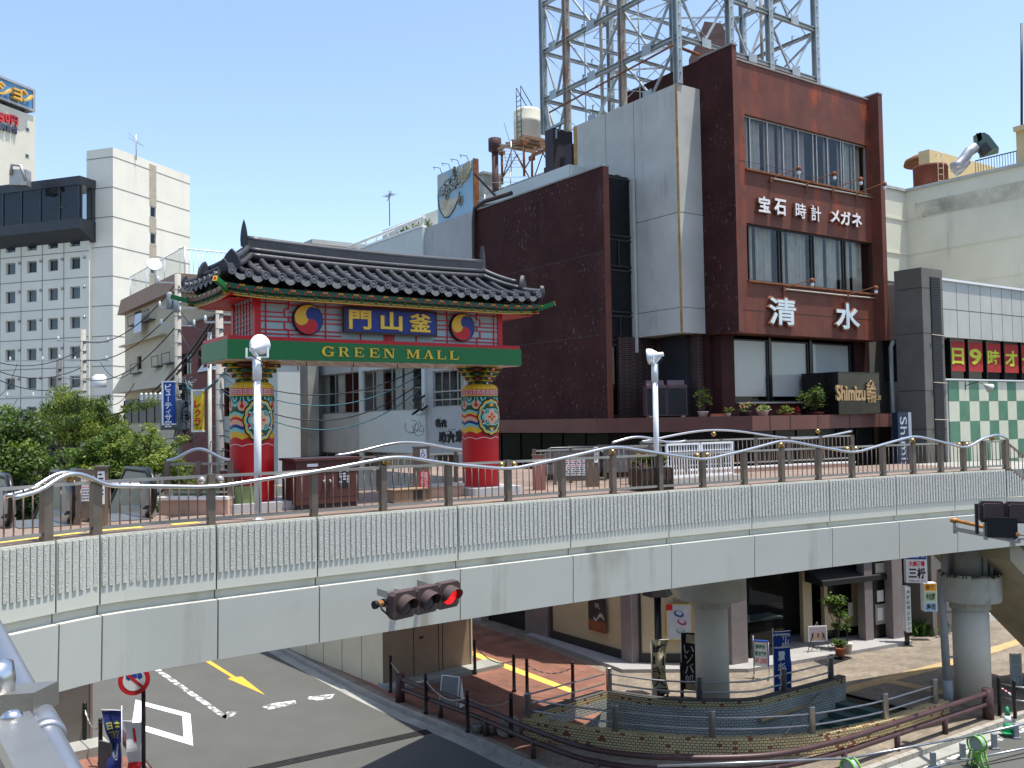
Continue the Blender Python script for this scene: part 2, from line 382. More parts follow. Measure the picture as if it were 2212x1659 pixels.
M_tact2 = mat('tactile_worn', (.40, .29, .14), .8, .15, 3, bump=.6, bscale=14)
mb = MB(); mb.face([p + UP*.008 for p in q((1640, 1546), (1834, 1482), (2060, 1424), (2280, 1355), (2280, 1368), (2066, 1436), (1840, 1494), (1646, 1560))])
mb.face([p + UP*.009 for p in q((1893, 1470), (1910, 1466), (2060, 1494), (2040, 1502))])
struct(mb.build('tactile_strip', M_tact2, loc=(0, 0, 0), fix=False))
def mark(name, polys, m, z=.006):
	mb = MB()
	for pl in polys: mb.face([gz(x, y, 0) + UP*z for x, y in pl])
	return struct(mb.build(name, m, loc=(0, 0, 0), fix=False))
o4 = [(292.9, 1511.7), (411, 1542), (417, 1611), (284, 1571)]; i4 = [(309, 1524.4), (394, 1546.7), (396.5, 1593), (304, 1565)]
mark('diamond_marking', [[o4[k], o4[(k+1) % 4], i4[(k+1) % 4], i4[k]] for k in range(4)], M_paint)
mark('centre_line', [[(278, 1411), (290, 1409), (348, 1447), (350, 1449), (491, 1546), (489, 1553), (478, 1549), (335, 1449)], [(489, 1553), (478, 1549), (493, 1537), (514, 1537), (506, 1545)]], M_paint_worn)
mark('arrow_marking', [[(572, 1501), (491.8, 1466), (500.4, 1463.6), (509.5, 1462.6), (522.6, 1462)], [(500.4, 1463.6), (380, 1390), (392, 1388), (509.5, 1462.6)]], M_orange)
mark('stop_line', [[(566, 1527), (580, 1521), (638, 1513), (640, 1521), (600, 1530), (578, 1533)], [(662, 1510), (668, 1505), (724, 1499), (718, 1508), (690, 1514)]], M_paint_worn)
M_grate = mat('drain_grate', (.045, .04, .04), .6, .3, 4, metal=.5)
mb = MB(); g0, g1 = gz(540, 1671), gz(934, 1584); d = (g1-g0); n = V((-d.y, d.x, 0)).normalized()
mb.face([g0 + UP*.005, g1 + UP*.005, g1 + n*.42 + UP*.005, g0 + n*.42 + UP*.005], 1)
for k in range(4): mb.box(g0 + n*(.02+.105*k) + UP*.006, d, n*.065, UP*.012, 0)
tag(mb.build('drain_grating', [M_grate, M_dark]), 'long dark slotted steel drain across the asphalt road', 'drain')
mb = MB(); gg = [gz(*p, SWZ) for p in ((1757, 1428), (1787, 1440), (1842, 1422), (1808, 1414))]
mb.face([p + UP*.006 for p in gg], 1)
for k in range(9):
	t = (k+.3)/9; a, b = gg[0].lerp(gg[3], t), gg[1].lerp(gg[2], t); a2, b2 = gg[0].lerp(gg[3], t+.06), gg[1].lerp(gg[2], t+.06)
	mb.prism([a + UP*.007, b + UP*.007, b2 + UP*.007, a2 + UP*.007], UP*.012)
tag(mb.build('drain_grating', [M_grate, M_dark]), 'square dark drain grate in the beige paving before the shop entrance', 'drain')
# ------------------------------------------------------------------ footbridge
ed = lambda x: -0.0073137*x*x + 0.660932*x + 19.833
EP = [V((-9.2, 10.3, 0)), V((-8.3, 12.05, 0)), V((-7.5, 13.6, 0)), V((-7.06, 14.38, 0)), V((-6.72, 14.92, 0)), V((-6.3, 15.37, 0))]
EP += [V((x, ed(x), 0)) for x in [-5.8 + .4*k for k in range(64)]]          # nearer edge of the bridge
EA = [0]
for a, b in zip(EP, EP[1:]): EA.append(EA[-1] + (b-a).length)
def E(s): return on_line(EP, EA, s)
def En(s):
	d = (E(s+.15) - E(s-.15)); d = d.normalized(); return V((d.y, -d.x, 0))    # outward (towards the street)
def Es(px, z=DZ):
	lo, hi = 0, EA[-1]
	for _ in range(40):
		m_ = (lo+hi)/2
		if proj(E(m_) + UP*z)[0] < px: lo = m_
		else: hi = m_
	return lo
S_END = Es(2182); S_0 = 0.3
WBR = lambda s: 4.3 if s > Es(1250) else (5.3 if s > Es(600) else 3.2)
br = thing('pedestrian_bridge', 'pale grey concrete footbridge with ribbed parapet crossing over the street', 'bridge', (2, 20, 0))
JX = [121, 216, 467, 685, 988, 1231, 1443, 1622, 1790, 1934, 2060, 2172]
JS = [S_0] + [Es(x) for x in JX] + [EA[-1]-.4]
def profile_strip(mb, s0, s1, prof, m=0, n=None):
	"""sweep an open profile [(t outward, z)] along the edge from s0 to s1"""
	n = n or max(1, int((s1-s0)/.35)); rows = []
	for k in range(n+1):
		s = s0 + (s1-s0)*k/n; p = E(s); nn = En(s); rows.append([p + nn*t + UP*z for t, z in prof])
	i = len(mb.v); c = len(prof)
	for r_ in rows: mb.v += [tuple(q_) for q_ in r_]
	mb.idx(i, [(k*c+j, (k+1)*c+j, (k+1)*c+j+1, k*c+j+1) for k in range(n) for j in range(c-1)], m)
	mb.idx(i, [tuple(range(c)), tuple(n*c+j for j in range(c))], m)
top = lambda s: DZ if s <= S_END else DZ - (s-S_END)*.62
for j in range(len(JS)-1):
	a, b = JS[j]+.012, JS[j+1]-.012
	mb = MB(); profile_strip(mb, a, b, [(-.30, DZ), (0, DZ), (.0, DZ-1.105), (-.30, DZ-1.105)], 0) if b <= S_END+1.2 else profile_strip(mb, a, b, [(-.30, DZ-.85), (0, DZ-.85), (.0, DZ-1.105), (-.30, DZ-1.105)], 0)
	up = mb.build('parapet_panel', M_bridge, br)
	mb = MB(); nrib = max(1, int((b-a)/.107)); prib = (b-a)/nrib; s = a+.018
	while s < b-.07:
		zt = top(s) - .035
		if zt > DZ-.8:
			p0, p1 = E(s), E(s+.068); n0 = En(s+.03)
			mb.box(p0 + n0*.001 + UP*(DZ-.815), p1-p0, n0*.022, UP*(zt-DZ+.815))
		s += prib
	if mb.f: mb.build('rough_ribs', M_rib, up)
	mb = MB(); profile_strip(mb, a, b, [(-.6, DZ-1.09), (-.10, DZ-1.09), (-.10, DZ-1.3), (-.6, DZ-1.3)], 0); mb.build('recess_band', M_bridge_low, br)
	mb = MB(); profile_strip(mb, a, b, [(-.62, DZ-1.27), (.085, DZ-1.27), (.085, DZ-1.285), (.05, DZ-2.30), (-.62, DZ-2.30)], 0); mb.build('girder_panel', M_bridge_low, br)
for j in range(1, len(JS)-1):
	mb = MB(); profile_strip(mb, JS[j]-.03, JS[j]+.03, [(-.2, DZ-.03), (-.012, DZ-.03), (-.012, DZ-1.1), (-.2, DZ-1.1)]); profile_strip(mb, JS[j]-.03, JS[j]+.03, [(-.3, DZ-1.28), (.04, DZ-1.28), (.01, DZ-2.28), (-.3, DZ-2.28)]); mb.build('joint_seal', M_dark, br)
mb = MB()
def deck_pts(s, w_): p = E(s); return p, p - En(s)*w_
n = 60; rows = []
for k in range(n+1):
	s = S_0 + (EA[-1]-.4-S_0)*k/n; p = E(s); nn = En(s); W = WBR(s)
	rows.append([p - nn*.12 + UP*(DZ-.02), p - nn*W + UP*(DZ-.02), p - nn*W + UP*(DZ-1.4), p - nn*(W-1.2) + UP*(DZ-2.2), p - nn*.3 + UP*(DZ-2.28), p - nn*.05 + UP*(DZ-2.28), p - nn*.14 + UP*(DZ-1.25)])
i = 0; c = 7
for r_ in rows: mb.v += [tuple(x) for x in r_]
mb.idx(0, [(k*c+j, (k+1)*c+j, (k+1)*c+(j+1) % c, k*c+(j+1) % c) for k in range(n) for j in range(c)])
M_deck = brick('deck_tiles', (.235, .175, .14), (.205, .15, .12), (.22, .16, .13), .30, .30, ang=35, mode='flat', ms=.006, rough=.8, off=0, var=.2)
mb.build('deck_slab', M_conc_d, br)
SD = V((-.5447, .8386, 0)); SN = V((.8386, .5447, 0))
wl0, wr0 = V((-.75, 26.8, 0)), V((2.35, 29.8, 0))
mb = MB()
pl = []
for k in range(41):
	s = S_0 + (S_END+.1-S_0)*k/40; pl.append(E(s) - En(s)*.05)
prr = [E(S_0 + (S_END+.1-S_0)*k/40) - En(S_0 + (S_END+.1-S_0)*k/40)*(WBR(S_0 + (S_END+.1-S_0)*k/40)-.02) for k in range(40, -1, -1)]
for k in range(40): mb.face([pl[k] + UP*(DZ+.004), pl[k+1] + UP*(DZ+.004), prr[39-k] + UP*(DZ+.004), prr[40-k] + UP*(DZ+.004)])
mb.build('deck_paving', M_deck, br, fix=False)
mb = MB()
a0 = V((-3.4, 21.9, 0)); a1 = V((.9, 25.0, 0))
q4 = [a0 + SD*1.0, a1 + SD*.4, V((2.35, 29.8, 0)) - SD*2.2, V((2.35, 29.8, 0)) + SD*9.5, V((-1.35, 27.9, 0)) + SD*9.2, V((-1.35, 27.9, 0)) - SD*.6]
mb.prism([p + UP*(DZ-.85) for p in q4], UP*.848, 0)
mb.build('walkway_slab', M_conc_d, br)
mb = MB(); mb.face([p + UP*(DZ+.008) for p in q4]); mb.build('walkway_paving', M_deck, br, fix=False)
mb = MB()
for sa, sb in ((Es(20), Es(212)), (Es(225), Es(330)), (Es(395), Es(455))):
	n = 6
	for k in range(n):
		A, B = sa+(sb-sa)*k/n, sa+(sb-sa)*(k+1)/n
		mb.face([E(A) - En(A)*.5 + UP*(DZ+.010), E(B) - En(B)*.5 + UP*(DZ+.010), E(B) - En(B)*.8 + UP*(DZ+.010), E(A) - En(A)*.8 + UP*(DZ+.010)])
mb.build('tactile_strip', M_tact, br, fix=False)
SA, SB = Es(1620), Es(2075)
M_cap = mat('white_capping', (.78, .76, .72), .6, .05, 2); M_peach = mat('peach_render', (.56, .36, .26), .8, .08, 1.2, streak=.3)
mb = MB(); mc = MB(); n = 14
for k in range(n):
	A, B = SA+(SB-SA)*k/n, SA+(SB-SA)*(k+1)/n
	pa, pb, na = E(A) - En(A)*4.05, E(B) - En(B)*4.05, -En(A)
	mb.box(pa + UP*(DZ-.3), pb-pa, na*.22, UP*.42); mc.box(pa - na*.03 + UP*(DZ+.122), pb-pa, na*.3, UP*.05)
mb.build('kerb_wall', M_peach, br); mc.build('kerb_capping', M_cap, br)
mb = MB(); e0 = E(S_END); e1 = E(S_END+9); nn = En(S_END+2);
mb.prism([e0 - nn*.1 + UP*(DZ-2.0), e0 - nn*.1 + UP*(DZ-2.75), e1 - nn*.1 + UP*(DZ-6.9), e1 - nn*.1 + UP*(DZ-6.2)], -nn*3.2)
mb.build('stair_soffit', mat('stair_soffit', (.36, .32, .22), .85, .15, 1), br)
def pier(px, py, d, r, rc, zc0, zc1, name, label, necks=True):
	p = at(px, py, d); p.z = 0
	t = thing('bridge_pier', label, 'pillar', p, 'round concrete piers under the footbridge')
	mb = MB(); mb.lathe((p.x, p.y, 0), [(r*1.0, 0), (r, zc0+.02)], 40); mb.build('shaft', M_pier, t)
	mb = MB(); mb.lathe((p.x, p.y, 0), [(r*1.12, zc0-.25), (r*1.12, zc0), (rc*.97, zc0+.01), (rc, zc0+.08), (rc, zc1-.05), (rc*.985, zc1), (rc*.9, zc1), (rc*.9, zc1-.08), (r, zc1-.09)], 48, smooth=False); mb.build('collar', M_pier_d, t)
	mb = MB(); mb.lathe((p.x, p.y, 0), [(r*1.05, zc1-.1), (r*1.05, DZ-2.25)], 36)
	for a in (R(-70), R(-40), R(150)): mb.tube([(p.x + r*1.2*cos(a), p.y + r*1.2*sin(a), zc1-.08), (p.x + r*1.2*cos(a), p.y + r*1.2*sin(a), DZ-2.25)], .07, 8)
	mb.build('neck', M_conc_d, t)
	return p
M_pier = mat('pier_paint', (.60, .56, .45), .7, .07, .9, streak=.35, scol=(.25, .24, .2)); M_pier_d = mat('pier_collar', (.44, .43, .36), .8, .15, 1.2, streak=.7, scol=(.10, .09, .07), sscale=4)
P1 = pier(1540, 1500, 29.65, .52, 1.1, 3.55, 4.95, 'p', 'thick round concrete pier with wide collar behind the curved stairwell wall')
P2 = pier(2102, 1500, 29.7, .54, .93, 3.35, 4.22, 'p', 'pale round concrete pier with weedy collar standing at the right kerb')
mb = MB(); mb.tube([P2 + V((-.85, -.15, .1)), P2 + V((-.95, -.15, 3.4)), P2 + V((-.8, -.1, 4.3)), P2 + V((-.8, -.1, DZ-2.3))], [.12, .12, .11, .11], 12)
mb.tube([P2 + V((-.85, -.15, .1)), P2 + V((-.85, -.15, .9))], .15, 12)
for z in (1.6, 3.0): mb.bar(P2 + V((-.95, -.15, z)), P2 + V((-.4, -.1, z)), .05, .05)
tag(mb.build('drain_pipe', mat('pvc_pipe', (.33, .34, .34), .5, .08, 2)), 'grey vertical drain pipe strapped to the weedy right pier', 'pipe')
M_weed = mat('weed_leaf', (.05, .06, .025), .8, .3, 6)
mb = MB()
for k in range(90):
	a = random.uniform(-3.0, .2); r_ = .93 + random.uniform(-.05, .04); z = 4.2
	c = P2 + V((r_*cos(a), r_*sin(a), z));
	for _ in range(3):
		d = V((random.uniform(-1, 1), random.uniform(-1, 1), random.uniform(-.9, .9))).normalized()*.09; e = d.cross(V((.3, .2, .9))).normalized()*.025
		mb.face([c-e, c+e, c+d+e*.4, c+d-e*.4])
o = mb.build('weeds', M_weed, fix=False); tag(o, 'scraggly dark weeds growing on the collar of the right pier', 'weeds'); o['kind'] = 'stuff'
M_abut = mat('abutment_steel', (.33, .25, .17), .6, .16, .5, metal=.25, streak=.5, scol=(.08, .06, .04), sscale=1.2)
M_abut_l = mat('abutment_cream', (.66, .56, .38), .5, .08, .6, streak=.3, scol=(.3, .24, .16))
A0, A1 = gz(828.6, 1492.5), gz(1017, 1449.6)
ab = thing('abutment_block', 'brown metal clad block with two door leaves under the raised walkway', 'service block', A0)
fa = Fr(A0, math.degrees(math.atan2(A1.x-A0.x, A1.y-A0.y))); LA = (A1-A0).length
mb = MB(); mb.fbox(fa, 0, LA, -9, 0, .1, DZ-.87); mb.build('wall', M_abut, ab)
mb = MB()
for sx in (.335, .62, .665): mb.fbox(fa, LA*sx-.012, LA*sx+.012, 0, .006, .1, 5.2)
mb.build('door_seams', M_dark, ab)
mb = MB(); mb.fbox(fa, LA*.40, LA*.40+.14, .0, .05, 1.55, 1.62); mb.build('door_handle', M_blackmetal, ab)
mb = MB(); mb.fbox(fa, LA, LA+.06, -.1, .05, .1, 5.4); mb.build('corner_trim', M_abut_l, ab)
mb = MB(); mb.fbox(fa, -.02, -.012, -9, .0, .1, DZ-.9, 0);
mb.build('side_cladding', M_abut_l, ab)
mb = MB()
for k in range(1, 6): mb.fbox(fa, -.026, -.019, -k*1.45-.01, -k*1.45+.01, .1, 5.5)
mb.build('cladding_seams', M_dark, ab)
mb = MB(); mb.fbox(fa, -.1, LA+1.0, -.2, .75, 0, .26); struct(mb.build('plinth', M_conc_d))
W0 = gz(194, 1618); fw = Fr(W0, 52)
wl = thing('service_wall', 'dark grey metal panel wall under the bridge at the lower left', 'wall', W0)
mb = MB(); mb.fbox(fw, -7, 0, -.4, 0, 0, 5.2); mb.build('panel', mat('grey_panel', (.17, .155, .135), .5, .16, .7, metal=.3, streak=.4, scol=(.06, .05, .04)), wl)
mb = MB(); mb.fbox(fw, .0, .07, -.4, .03, 0, 5.2); mb.build('corner_trim', mat('mauve_trim', (.22, .15, .14), .5, .1), wl)
mb = MB(); mb.fbox(fw, -5, .35, .0, .9, 0.002, .3); struct(mb.build('plinth', M_conc_d))
struct(sheet('brick_path', [fw.p(-6, .9, 0), fw.p(.4, .9, 0), fw.p(1.2, 3.9, 0), fw.p(-5, 5, 0)], .05, M_redbrick))
# ------------------------------------------------------------------ bridge railings
PX = [-12, 111, 215, 461, 684, 834, 976, 1105, 1222, 1332, 1433, 1526, 1616, 1697, 1776, 1849, 1916, 1981, 2041, 2090, 2133, 2181]
PS = [Es(x) for x in PX]
rl = thing('railing', 'bronze bridge railing with wavy steel handrail along the nearer edge', 'railing', E(PS[8]) + UP*DZ)
off = lambda s, z, t=-.13: E(s) + En(s)*t + UP*(DZ+z)
M_bal = mat('baluster_bronze', (.25, .185, .14), .4, .12, 3, metal=.5)
M_bar = mat('rail_steel', (.42, .40, .37), .35, .08, 3, metal=.75)
for i, s in enumerate(PS):
	mb = MB(); p = off(s, 0); n = En(s); d = V((-n.y, n.x, 0)); w_ = .15 if i in (1, 2) else .12
	mb.box(p - d*w_/2 - n*.07, d*w_, n*.14, UP*(.885)); mb.box(p - d*(w_/2+.05) - n*.1, d*(w_+.1), n*.2, UP*.012)
	mb.build('post', M_bronze, rl)
for i in range(len(PS)-1):
	a, b = PS[i]+.07, PS[i+1]-.07; mb = MB()
	m_ = max(2, int((b-a)/.6));
	for k in range(m_):
		sa, sb = a+(b-a)*k/m_, a+(b-a)*(k+1)/m_; mb.bar(off(sa, .105), off(sb, .105), .05, .055, 1)
		mb.bar(off(sa, .845), off(sb, .845), .05, .05, 1)
	nb = max(3, round((b-a)/.165));
	for k in range(1, nb):
		s = a+(b-a)*k/nb; mb.tube([off(s, .105), off(s, .835)], .0125, 6)
	mb.build('baluster_panel', [M_bal, M_bar], rl)
KEY = [(PS[0], .66), (PS[1]-.05, .80), (Es(161), 1.14), (PS[2]+.02, .79), (PS[3], .66), (PS[4], .84), (Es(862), 1.07), (PS[6], .86), (PS[7], .69), (PS[8], .88), (PS[9], 1.10), (PS[10], .88), (PS[11], .68), (PS[12], .88), (PS[13], 1.10), (PS[14], .88), (PS[15], .68), (PS[16], .9), (PS[17], 1.10), (PS[18], .88), (PS[19], .68), (PS[20]-.1, .95), (PS[20]+.7, 1.1), (PS[21]-.05, .88), (PS[21]+1.2, .0)]
def wave(s):
	for (a, za), (b, zb) in zip(KEY, KEY[1:]):
		if a <= s <= b: t = (s-a)/(b-a); return za + (zb-za)*(.5-.5*cos(pi*t)) if abs(za-zb) > .25 else za+(zb-za)*t
	return .88
def wave_s(s): return sum(wave(s+d) for d in (-.3, -.2, -.1, 0, .1, .2, .3))/7
mb = MB(); pts = []; s = PS[0]+.3
while s < PS[-1]-.02: pts.append(off(s, wave_s(s), -.02)); s += .1
mb.tube(pts, .036, 10); mb.build('handrail', M_steel, rl)
mb = MB(); pts = []; s = PS[0]+.3
while s < PS[3]-1.0: pts.append(off(s, wave_s(s)+.015, -.24)); s += .1
mb.tube(pts, .034, 10); mb.build('handrail', M_steel, rl)
M_globe = mat('globe_glass', (.50, .45, .36), .12, .25, 8, metal=.75)
def ball(name, c, r_, m, par):
	mb = MB(); mb.lathe(c, [(r_*sin(pi*k/10)+1e-4, -r_*cos(pi*k/10)) for k in range(11)], 16); return mb.build(name, m, par)
for i in (3, 7, 11, 15, 19):
	for d in (-.16, .16): ball('globe_lamp', off(PS[i]+d, .775), .082, M_globe if i == 3 else M_brass, rl)
for s in (Es(161), Es(842), PS[9], PS[13], PS[17], PS[20]+.4):
	ball('globe_lamp', off(s, .955), .085, M_brass, rl)
sr = thing('railing', 'bronze stair railing descending from the right end of the bridge', 'railing', E(S_END) + UP*DZ)
mb = MB();
for k in range(5):
	s = S_END + .05 + k*1.2; p = E(s) + UP*(DZ - .62*(s-S_END)); n = En(s); mb.bar(p - n*.13, p - n*.13 + UP*.9, .1, .1, 0, V((1, 0, 0)))
mb.build('posts', M_bronze, sr)
mb = MB()
for z in (.1, .84): mb.bar(E(S_END) - En(S_END)*.13 + UP*(DZ+z), E(S_END+5) - En(S_END+5)*.13 + UP*(DZ+z-3.1), .05, .05)
s = S_END+.2
while s < S_END+5: p = E(s) - En(s)*.13 + UP*(DZ-.62*(s-S_END)); mb.tube([p + UP*.1, p + UP*.84], .0125, 6); s += .17
mb.build('baluster_panel', M_bal, sr)
fs = [Es(x) for x in (1610, 1695, 1785, 1862, 1935, 2005, 2075)]
W2 = 4.16
offf = lambda s, z: E(s) - En(s)*W2 + UP*(DZ+.17+z)
fl = thing('railing', 'bronze railing with wavy handrail on the white kerb of the far edge', 'railing', offf(fs[3], 0))
for s in fs:
	mb = MB(); mb.bar(offf(s, 0), offf(s, .87), .12, .12, 0, V((1, 0, 0))); mb.build('post', M_bronze, fl)
for a, b in zip(fs, fs[1:]):
	mb = MB(); mb.bar(offf(a, .12), offf(b, .12), .045, .045, 1); mb.bar(offf(a, .85), offf(b, .85), .05, .05, 1)
	n = round((b-a)/.165)
	for k in range(1, n): s = a+(b-a)*k/n; mb.tube([offf(s, .12), offf(s, .85)], .0125, 6)
	mb.build('baluster_panel', [M_bal, M_bar], fl)
mb = MB(); pts = []; n = 90
for k in range(n+1):
	s = fs[0]+(fs[-1]-fs[0])*k/n; ph = (s-Es(1770))/(Es(2000)-Es(1580))*2*pi; pts.append(offf(s, .98 + .17*cos(ph)))
mb.tube(pts, .036, 10); mb.build('handrail', M_steel, fl)
for s in (Es(1770), Es(2000)): ball('globe_lamp', offf(s, 1.03), .085, M_brass, fl)
def floodlight(px, pyb, pyt, d, label, aim, right):
	b = at(px, pyb, d); b.z = DZ; t_ = at(px, pyt, d); H = t_.z - DZ
	t = thing('floodlight_post', label, 'lamp post', b, 'white floodlight posts beside the railing')
	mb = MB(); mb.lathe(b, [(.065, 0), (.065, H*.86)], 16); mb.lathe(b, [(.082, H*.86), (.082, H)], 16); mb.lathe(b, [(.11, 0), (.11, .02)], 16); mb.build('pole', M_white_steel, t)
	c = b + UP*(H+.2); ax = V(aim).normalized()
	mb = MB(); mb.lathe(c, [(.05, -.22), (.06, -.1), (.17, .04), (.19, .13), (.19, .16), (.17, .165)], 24, ax=ax); mb.build('lamp_head', M_white_steel, t)
	mb = MB(); mb.lathe(c, [(.165, .166), (.16, .172)], 24, ax=ax); mb.build('lens', mat('lamp_lens', (.5, .55, .55), .1, .05, spec=.8), t)
	mb = MB(); sd = ax.cross(UP).normalized(); mb.bar(c - sd*.21 - UP*.02, c - sd*.21 - UP*.2, .03, .03); mb.bar(c + sd*.21 - UP*.02, c + sd*.21 - UP*.2, .03, .03); mb.bar(c - sd*.21 - UP*.2, c + sd*.21 - UP*.2, .05, .03)
	mb.bar(c - UP*.2, c - UP*.05 - ax*.15, .06, .06); mb.build('bracket', M_white_steel, t)
	mb = MB(); mb.tube([c - UP*.12 - ax*.2, c - UP*.3 + sd*.12, c - UP*.38 + sd*.1, b + UP*(H-.12) + sd*.08], .012, 6); mb.build('cable', M_blackmetal, t)
floodlight(557.5, 1121, 772, 16.95, 'white floodlight post in front of the left gate column', (.2, .95, .35), 0)
floodlight(1420, 1058, 786, 22.3, 'white floodlight post by the dark jeweller building, lamp turned left', (-.85, .25, -.12), 1)
# ------------------------------------------------------------------ the gate
GL, GR = V((-5.36, 19.12, 0)), V((-.78, 22.35, 0))
g = Fr(GL, math.degrees(math.atan2(GR.x-GL.x, GR.y-GL.y))); GW = (GR-GL).length
c_red = (.52, .008, .012); c_green = (.008, .15, .035); c_dgreen = (.01, .07, .03); c_yel = (.74, .43, .025); c_blue = (.012, .03, .20)
c_teal = (.20, .50, .43); c_peach = (.72, .38, .22)
K = dict(rough=.45, var=.05, scale=3, spec=.4)
m_red = mat('gate_red', c_red, **K); m_green = mat('gate_green', c_green, **K); m_dgreen = mat('gate_dark_green', c_dgreen, **K)
m_yel = mat('gate_yellow', c_yel, **K); m_blue = mat('gate_blue', c_blue, **K); m_teal = mat('gate_teal', c_teal, **K)
m_peach = mat('gate_peach', c_peach, **K); m_white = mat('gate_white', (.75, .72, .68), **K); m_blk = mat('gate_black', (.012, .010, .010), **K)
m_lime = mat('gate_lime', (.28, .38, .09), **K); m_brown = mat('gate_brown', (.12, .03, .025), **K)
m_panel = mat('gate_panel_grey', (.36, .46, .45), .5, .05, 2)
m_tile = mat('roof_tile', (.034, .035, .039), .42, .3, 5, bump=.2, bscale=30, fine=.15, spec=.4)
m_tile_end = mat('roof_tile_end', (.125, .13, .135), .6, .2, 14, bump=.6, bscale=60)
m_granite = mat('granite', (.42, .41, .41), .6, .1, 2, fine=.3, bscale=60)
GM = [m_red, m_green, m_yel, m_blue, m_teal, m_peach, m_white, m_dgreen, m_blk, m_lime, m_brown]
RED, GRN, YEL, BLU, TEA, PEA, WHI, DGR, BLK, LIM, BRN = range(11)
gate = thing('ceremonial_gate', 'colourful Korean style gate with dark tiled roof and red columns on the footbridge', 'gate', GL.lerp(GR, .5) + UP*DZ)
CR = .44
def column(S):
	C0 = g.p(S, 0, 0); na = math.atan2(g.n.y, g.n.x)
	P = lambda th, z, r: (C0.x + r*cos(th), C0.y + r*sin(th), z)
	zt = lambda y: 10.906 - .0029*y
	mb = MB(); N = 120
	def band(f0, f1, m, r=CR):          # lower / upper boundary as functions of angle
		for k in range(N):
			a, b = 2*pi*k/N, 2*pi*(k+1)/N
			mb.face([P(a, f0(a), r), P(b, f0(b), r), P(b, f1(b), r), P(a, f1(a), r)], m, True)
	def wv(z, amp=.035, per=8, sh=0): return lambda a: z + amp*(abs(sin(per*(a-na)/2+sh))-.5)*1.5
	cst = lambda z: (lambda a: z)
	levels = [(cst(DZ+.1), wv(zt(655)), RED), (wv(zt(655)), wv(zt(612)), YEL), (wv(zt(612)), wv(zt(588)), TEA), (wv(zt(588)), wv(zt(565)), BLU),
			  (wv(zt(565)), wv(zt(532)), PEA), (wv(zt(532)), wv(zt(512)), RED), (wv(zt(512)), wv(zt(498)), YEL), (wv(zt(498)), wv(zt(478)), TEA), (wv(zt(478)), cst(zt(358)), DGR)]
	for a, b, m in levels: band(a, b, m)
	band(cst(zt(358)), cst(zt(352)), YEL); band(cst(zt(352)), cst(zt(306)), RED); band(cst(zt(306)), cst(zt(300)), YEL)
	w2 = wv(zt(702), .028)
	band(lambda a: w2(a)-.006, lambda a: w2(a)+.006, WHI, CR+.002)
	col = mb.build('column', GM, gate)
	mb = MB(); r1 = CR+.003
	def strip(a0, a1, z0, z1, m, r=r1):
		n = max(1, int(abs(a1-a0)/.06))
		for k in range(n): A, B = a0+(a1-a0)*k/n, a0+(a1-a0)*(k+1)/n; mb.face([P(A, z0, r), P(B, z0, r), P(B, z1, r), P(A, z1, r)], m)
	zb0, zb1 = zt(346), zt(312); h = zb1-zb0; nk = 26; w_ = 2*pi/nk; t_ = .011
	for k in range(nk):
		a = k*w_; da = t_/CR
		strip(a+.1*w_, a+.9*w_, zb1-t_, zb1, WHI); strip(a+.1*w_, a+.1*w_+da, zb0, zb1, WHI); strip(a+.1*w_, a+.72*w_, zb0, zb0+t_, WHI)
		strip(a+.72*w_, a+.72*w_+da, zb0, zb0+.66*h, WHI); strip(a+.4*w_, a+.72*w_, zb0+.58*h, zb0+.58*h+t_, WHI); strip(a+.4*w_, a+.4*w_+da, zb0+.3*h, zb0+.62*h, WHI)
	nl = 8; zc = zt(366)
	def blob(ac, z, rx, rz, m, r, a0=0, a1=2*pi, n=20):
		ps = [P(ac + rx/CR*cos(a0+(a1-a0)*k/n), z + rz*sin(a0+(a1-a0)*k/n), r) for k in range(n+1)]
		c = P(ac, z, r)
		for p_, q_ in zip(ps, ps[1:]): mb.face([c, p_, q_], m)
	for k in range(nl):
		a = na + 2*pi*(k+.5)/nl
		blob(a, zc, .155, .20, TEA, r1, pi, 2*pi); blob(a, zc, .10, .14, DGR, r1+.003, pi, 2*pi); blob(a, zc-.005, .07, .105, TEA, r1+.006, pi, 2*pi); blob(a, zc, .03, .06, DGR, r1+.009, pi, 2*pi)
		b = a + pi/nl
		for q_, (rx, rz, m) in enumerate(((.10, .10, PEA), (.045, .045, RED))):
			blob(b, zc-.185, rx, rz, m, r1+.003+.003*q_)
		blob(b, zc-.12, .02, .05, RED, r1+.007)
	mb.build('column_ornament', GM, gate, fix=False)
	mb = MB(); zm = zt(530)
	def med(R0, m, lobes, am, rr, cx=0, cz=0, sx=1, sz=1, rings=5, N=96, rot=0):
		for i in range(rings):
			q0, q1 = i/rings, (i+1)/rings
			for k in range(N):
				def pt(q_, kk):
					a = 2*pi*kk/N; r_ = R0*(1 + am*abs(cos(lobes*(a+rot)/2)) - am/2)*q_
					return P(na + (cx + r_*sx*sin(a))/CR, zm + cz + r_*sz*cos(a), rr)
				mb.face([pt(q0, k), pt(q1, k), pt(q1, k+1), pt(q0, k+1)], m)
	oval = dict(sx=.70, sz=1.0)
	N = 96
	for (R0, m, r_) in ((.445, BLK, CR+.045),):
		med(R0, m, 12, .07, r_, **oval)
		for k in range(N):
			f = lambda kk, rr: P(na + R0*(1+.07*abs(cos(6*2*pi*kk/N))-.035)*.7*sin(2*pi*kk/N)/CR, zm + R0*(1+.07*abs(cos(6*2*pi*kk/N))-.035)*cos(2*pi*kk/N), rr)
			mb.face([f(k, CR-.01), f(k+1, CR-.01), f(k+1, r_), f(k, r_)], BLK)
	med(.405, YEL, 12, .07, CR+.048, **oval); med(.365, TEA, 12, .07, CR+.051, **oval); med(.335, DGR, 12, .07, CR+.054, **oval)
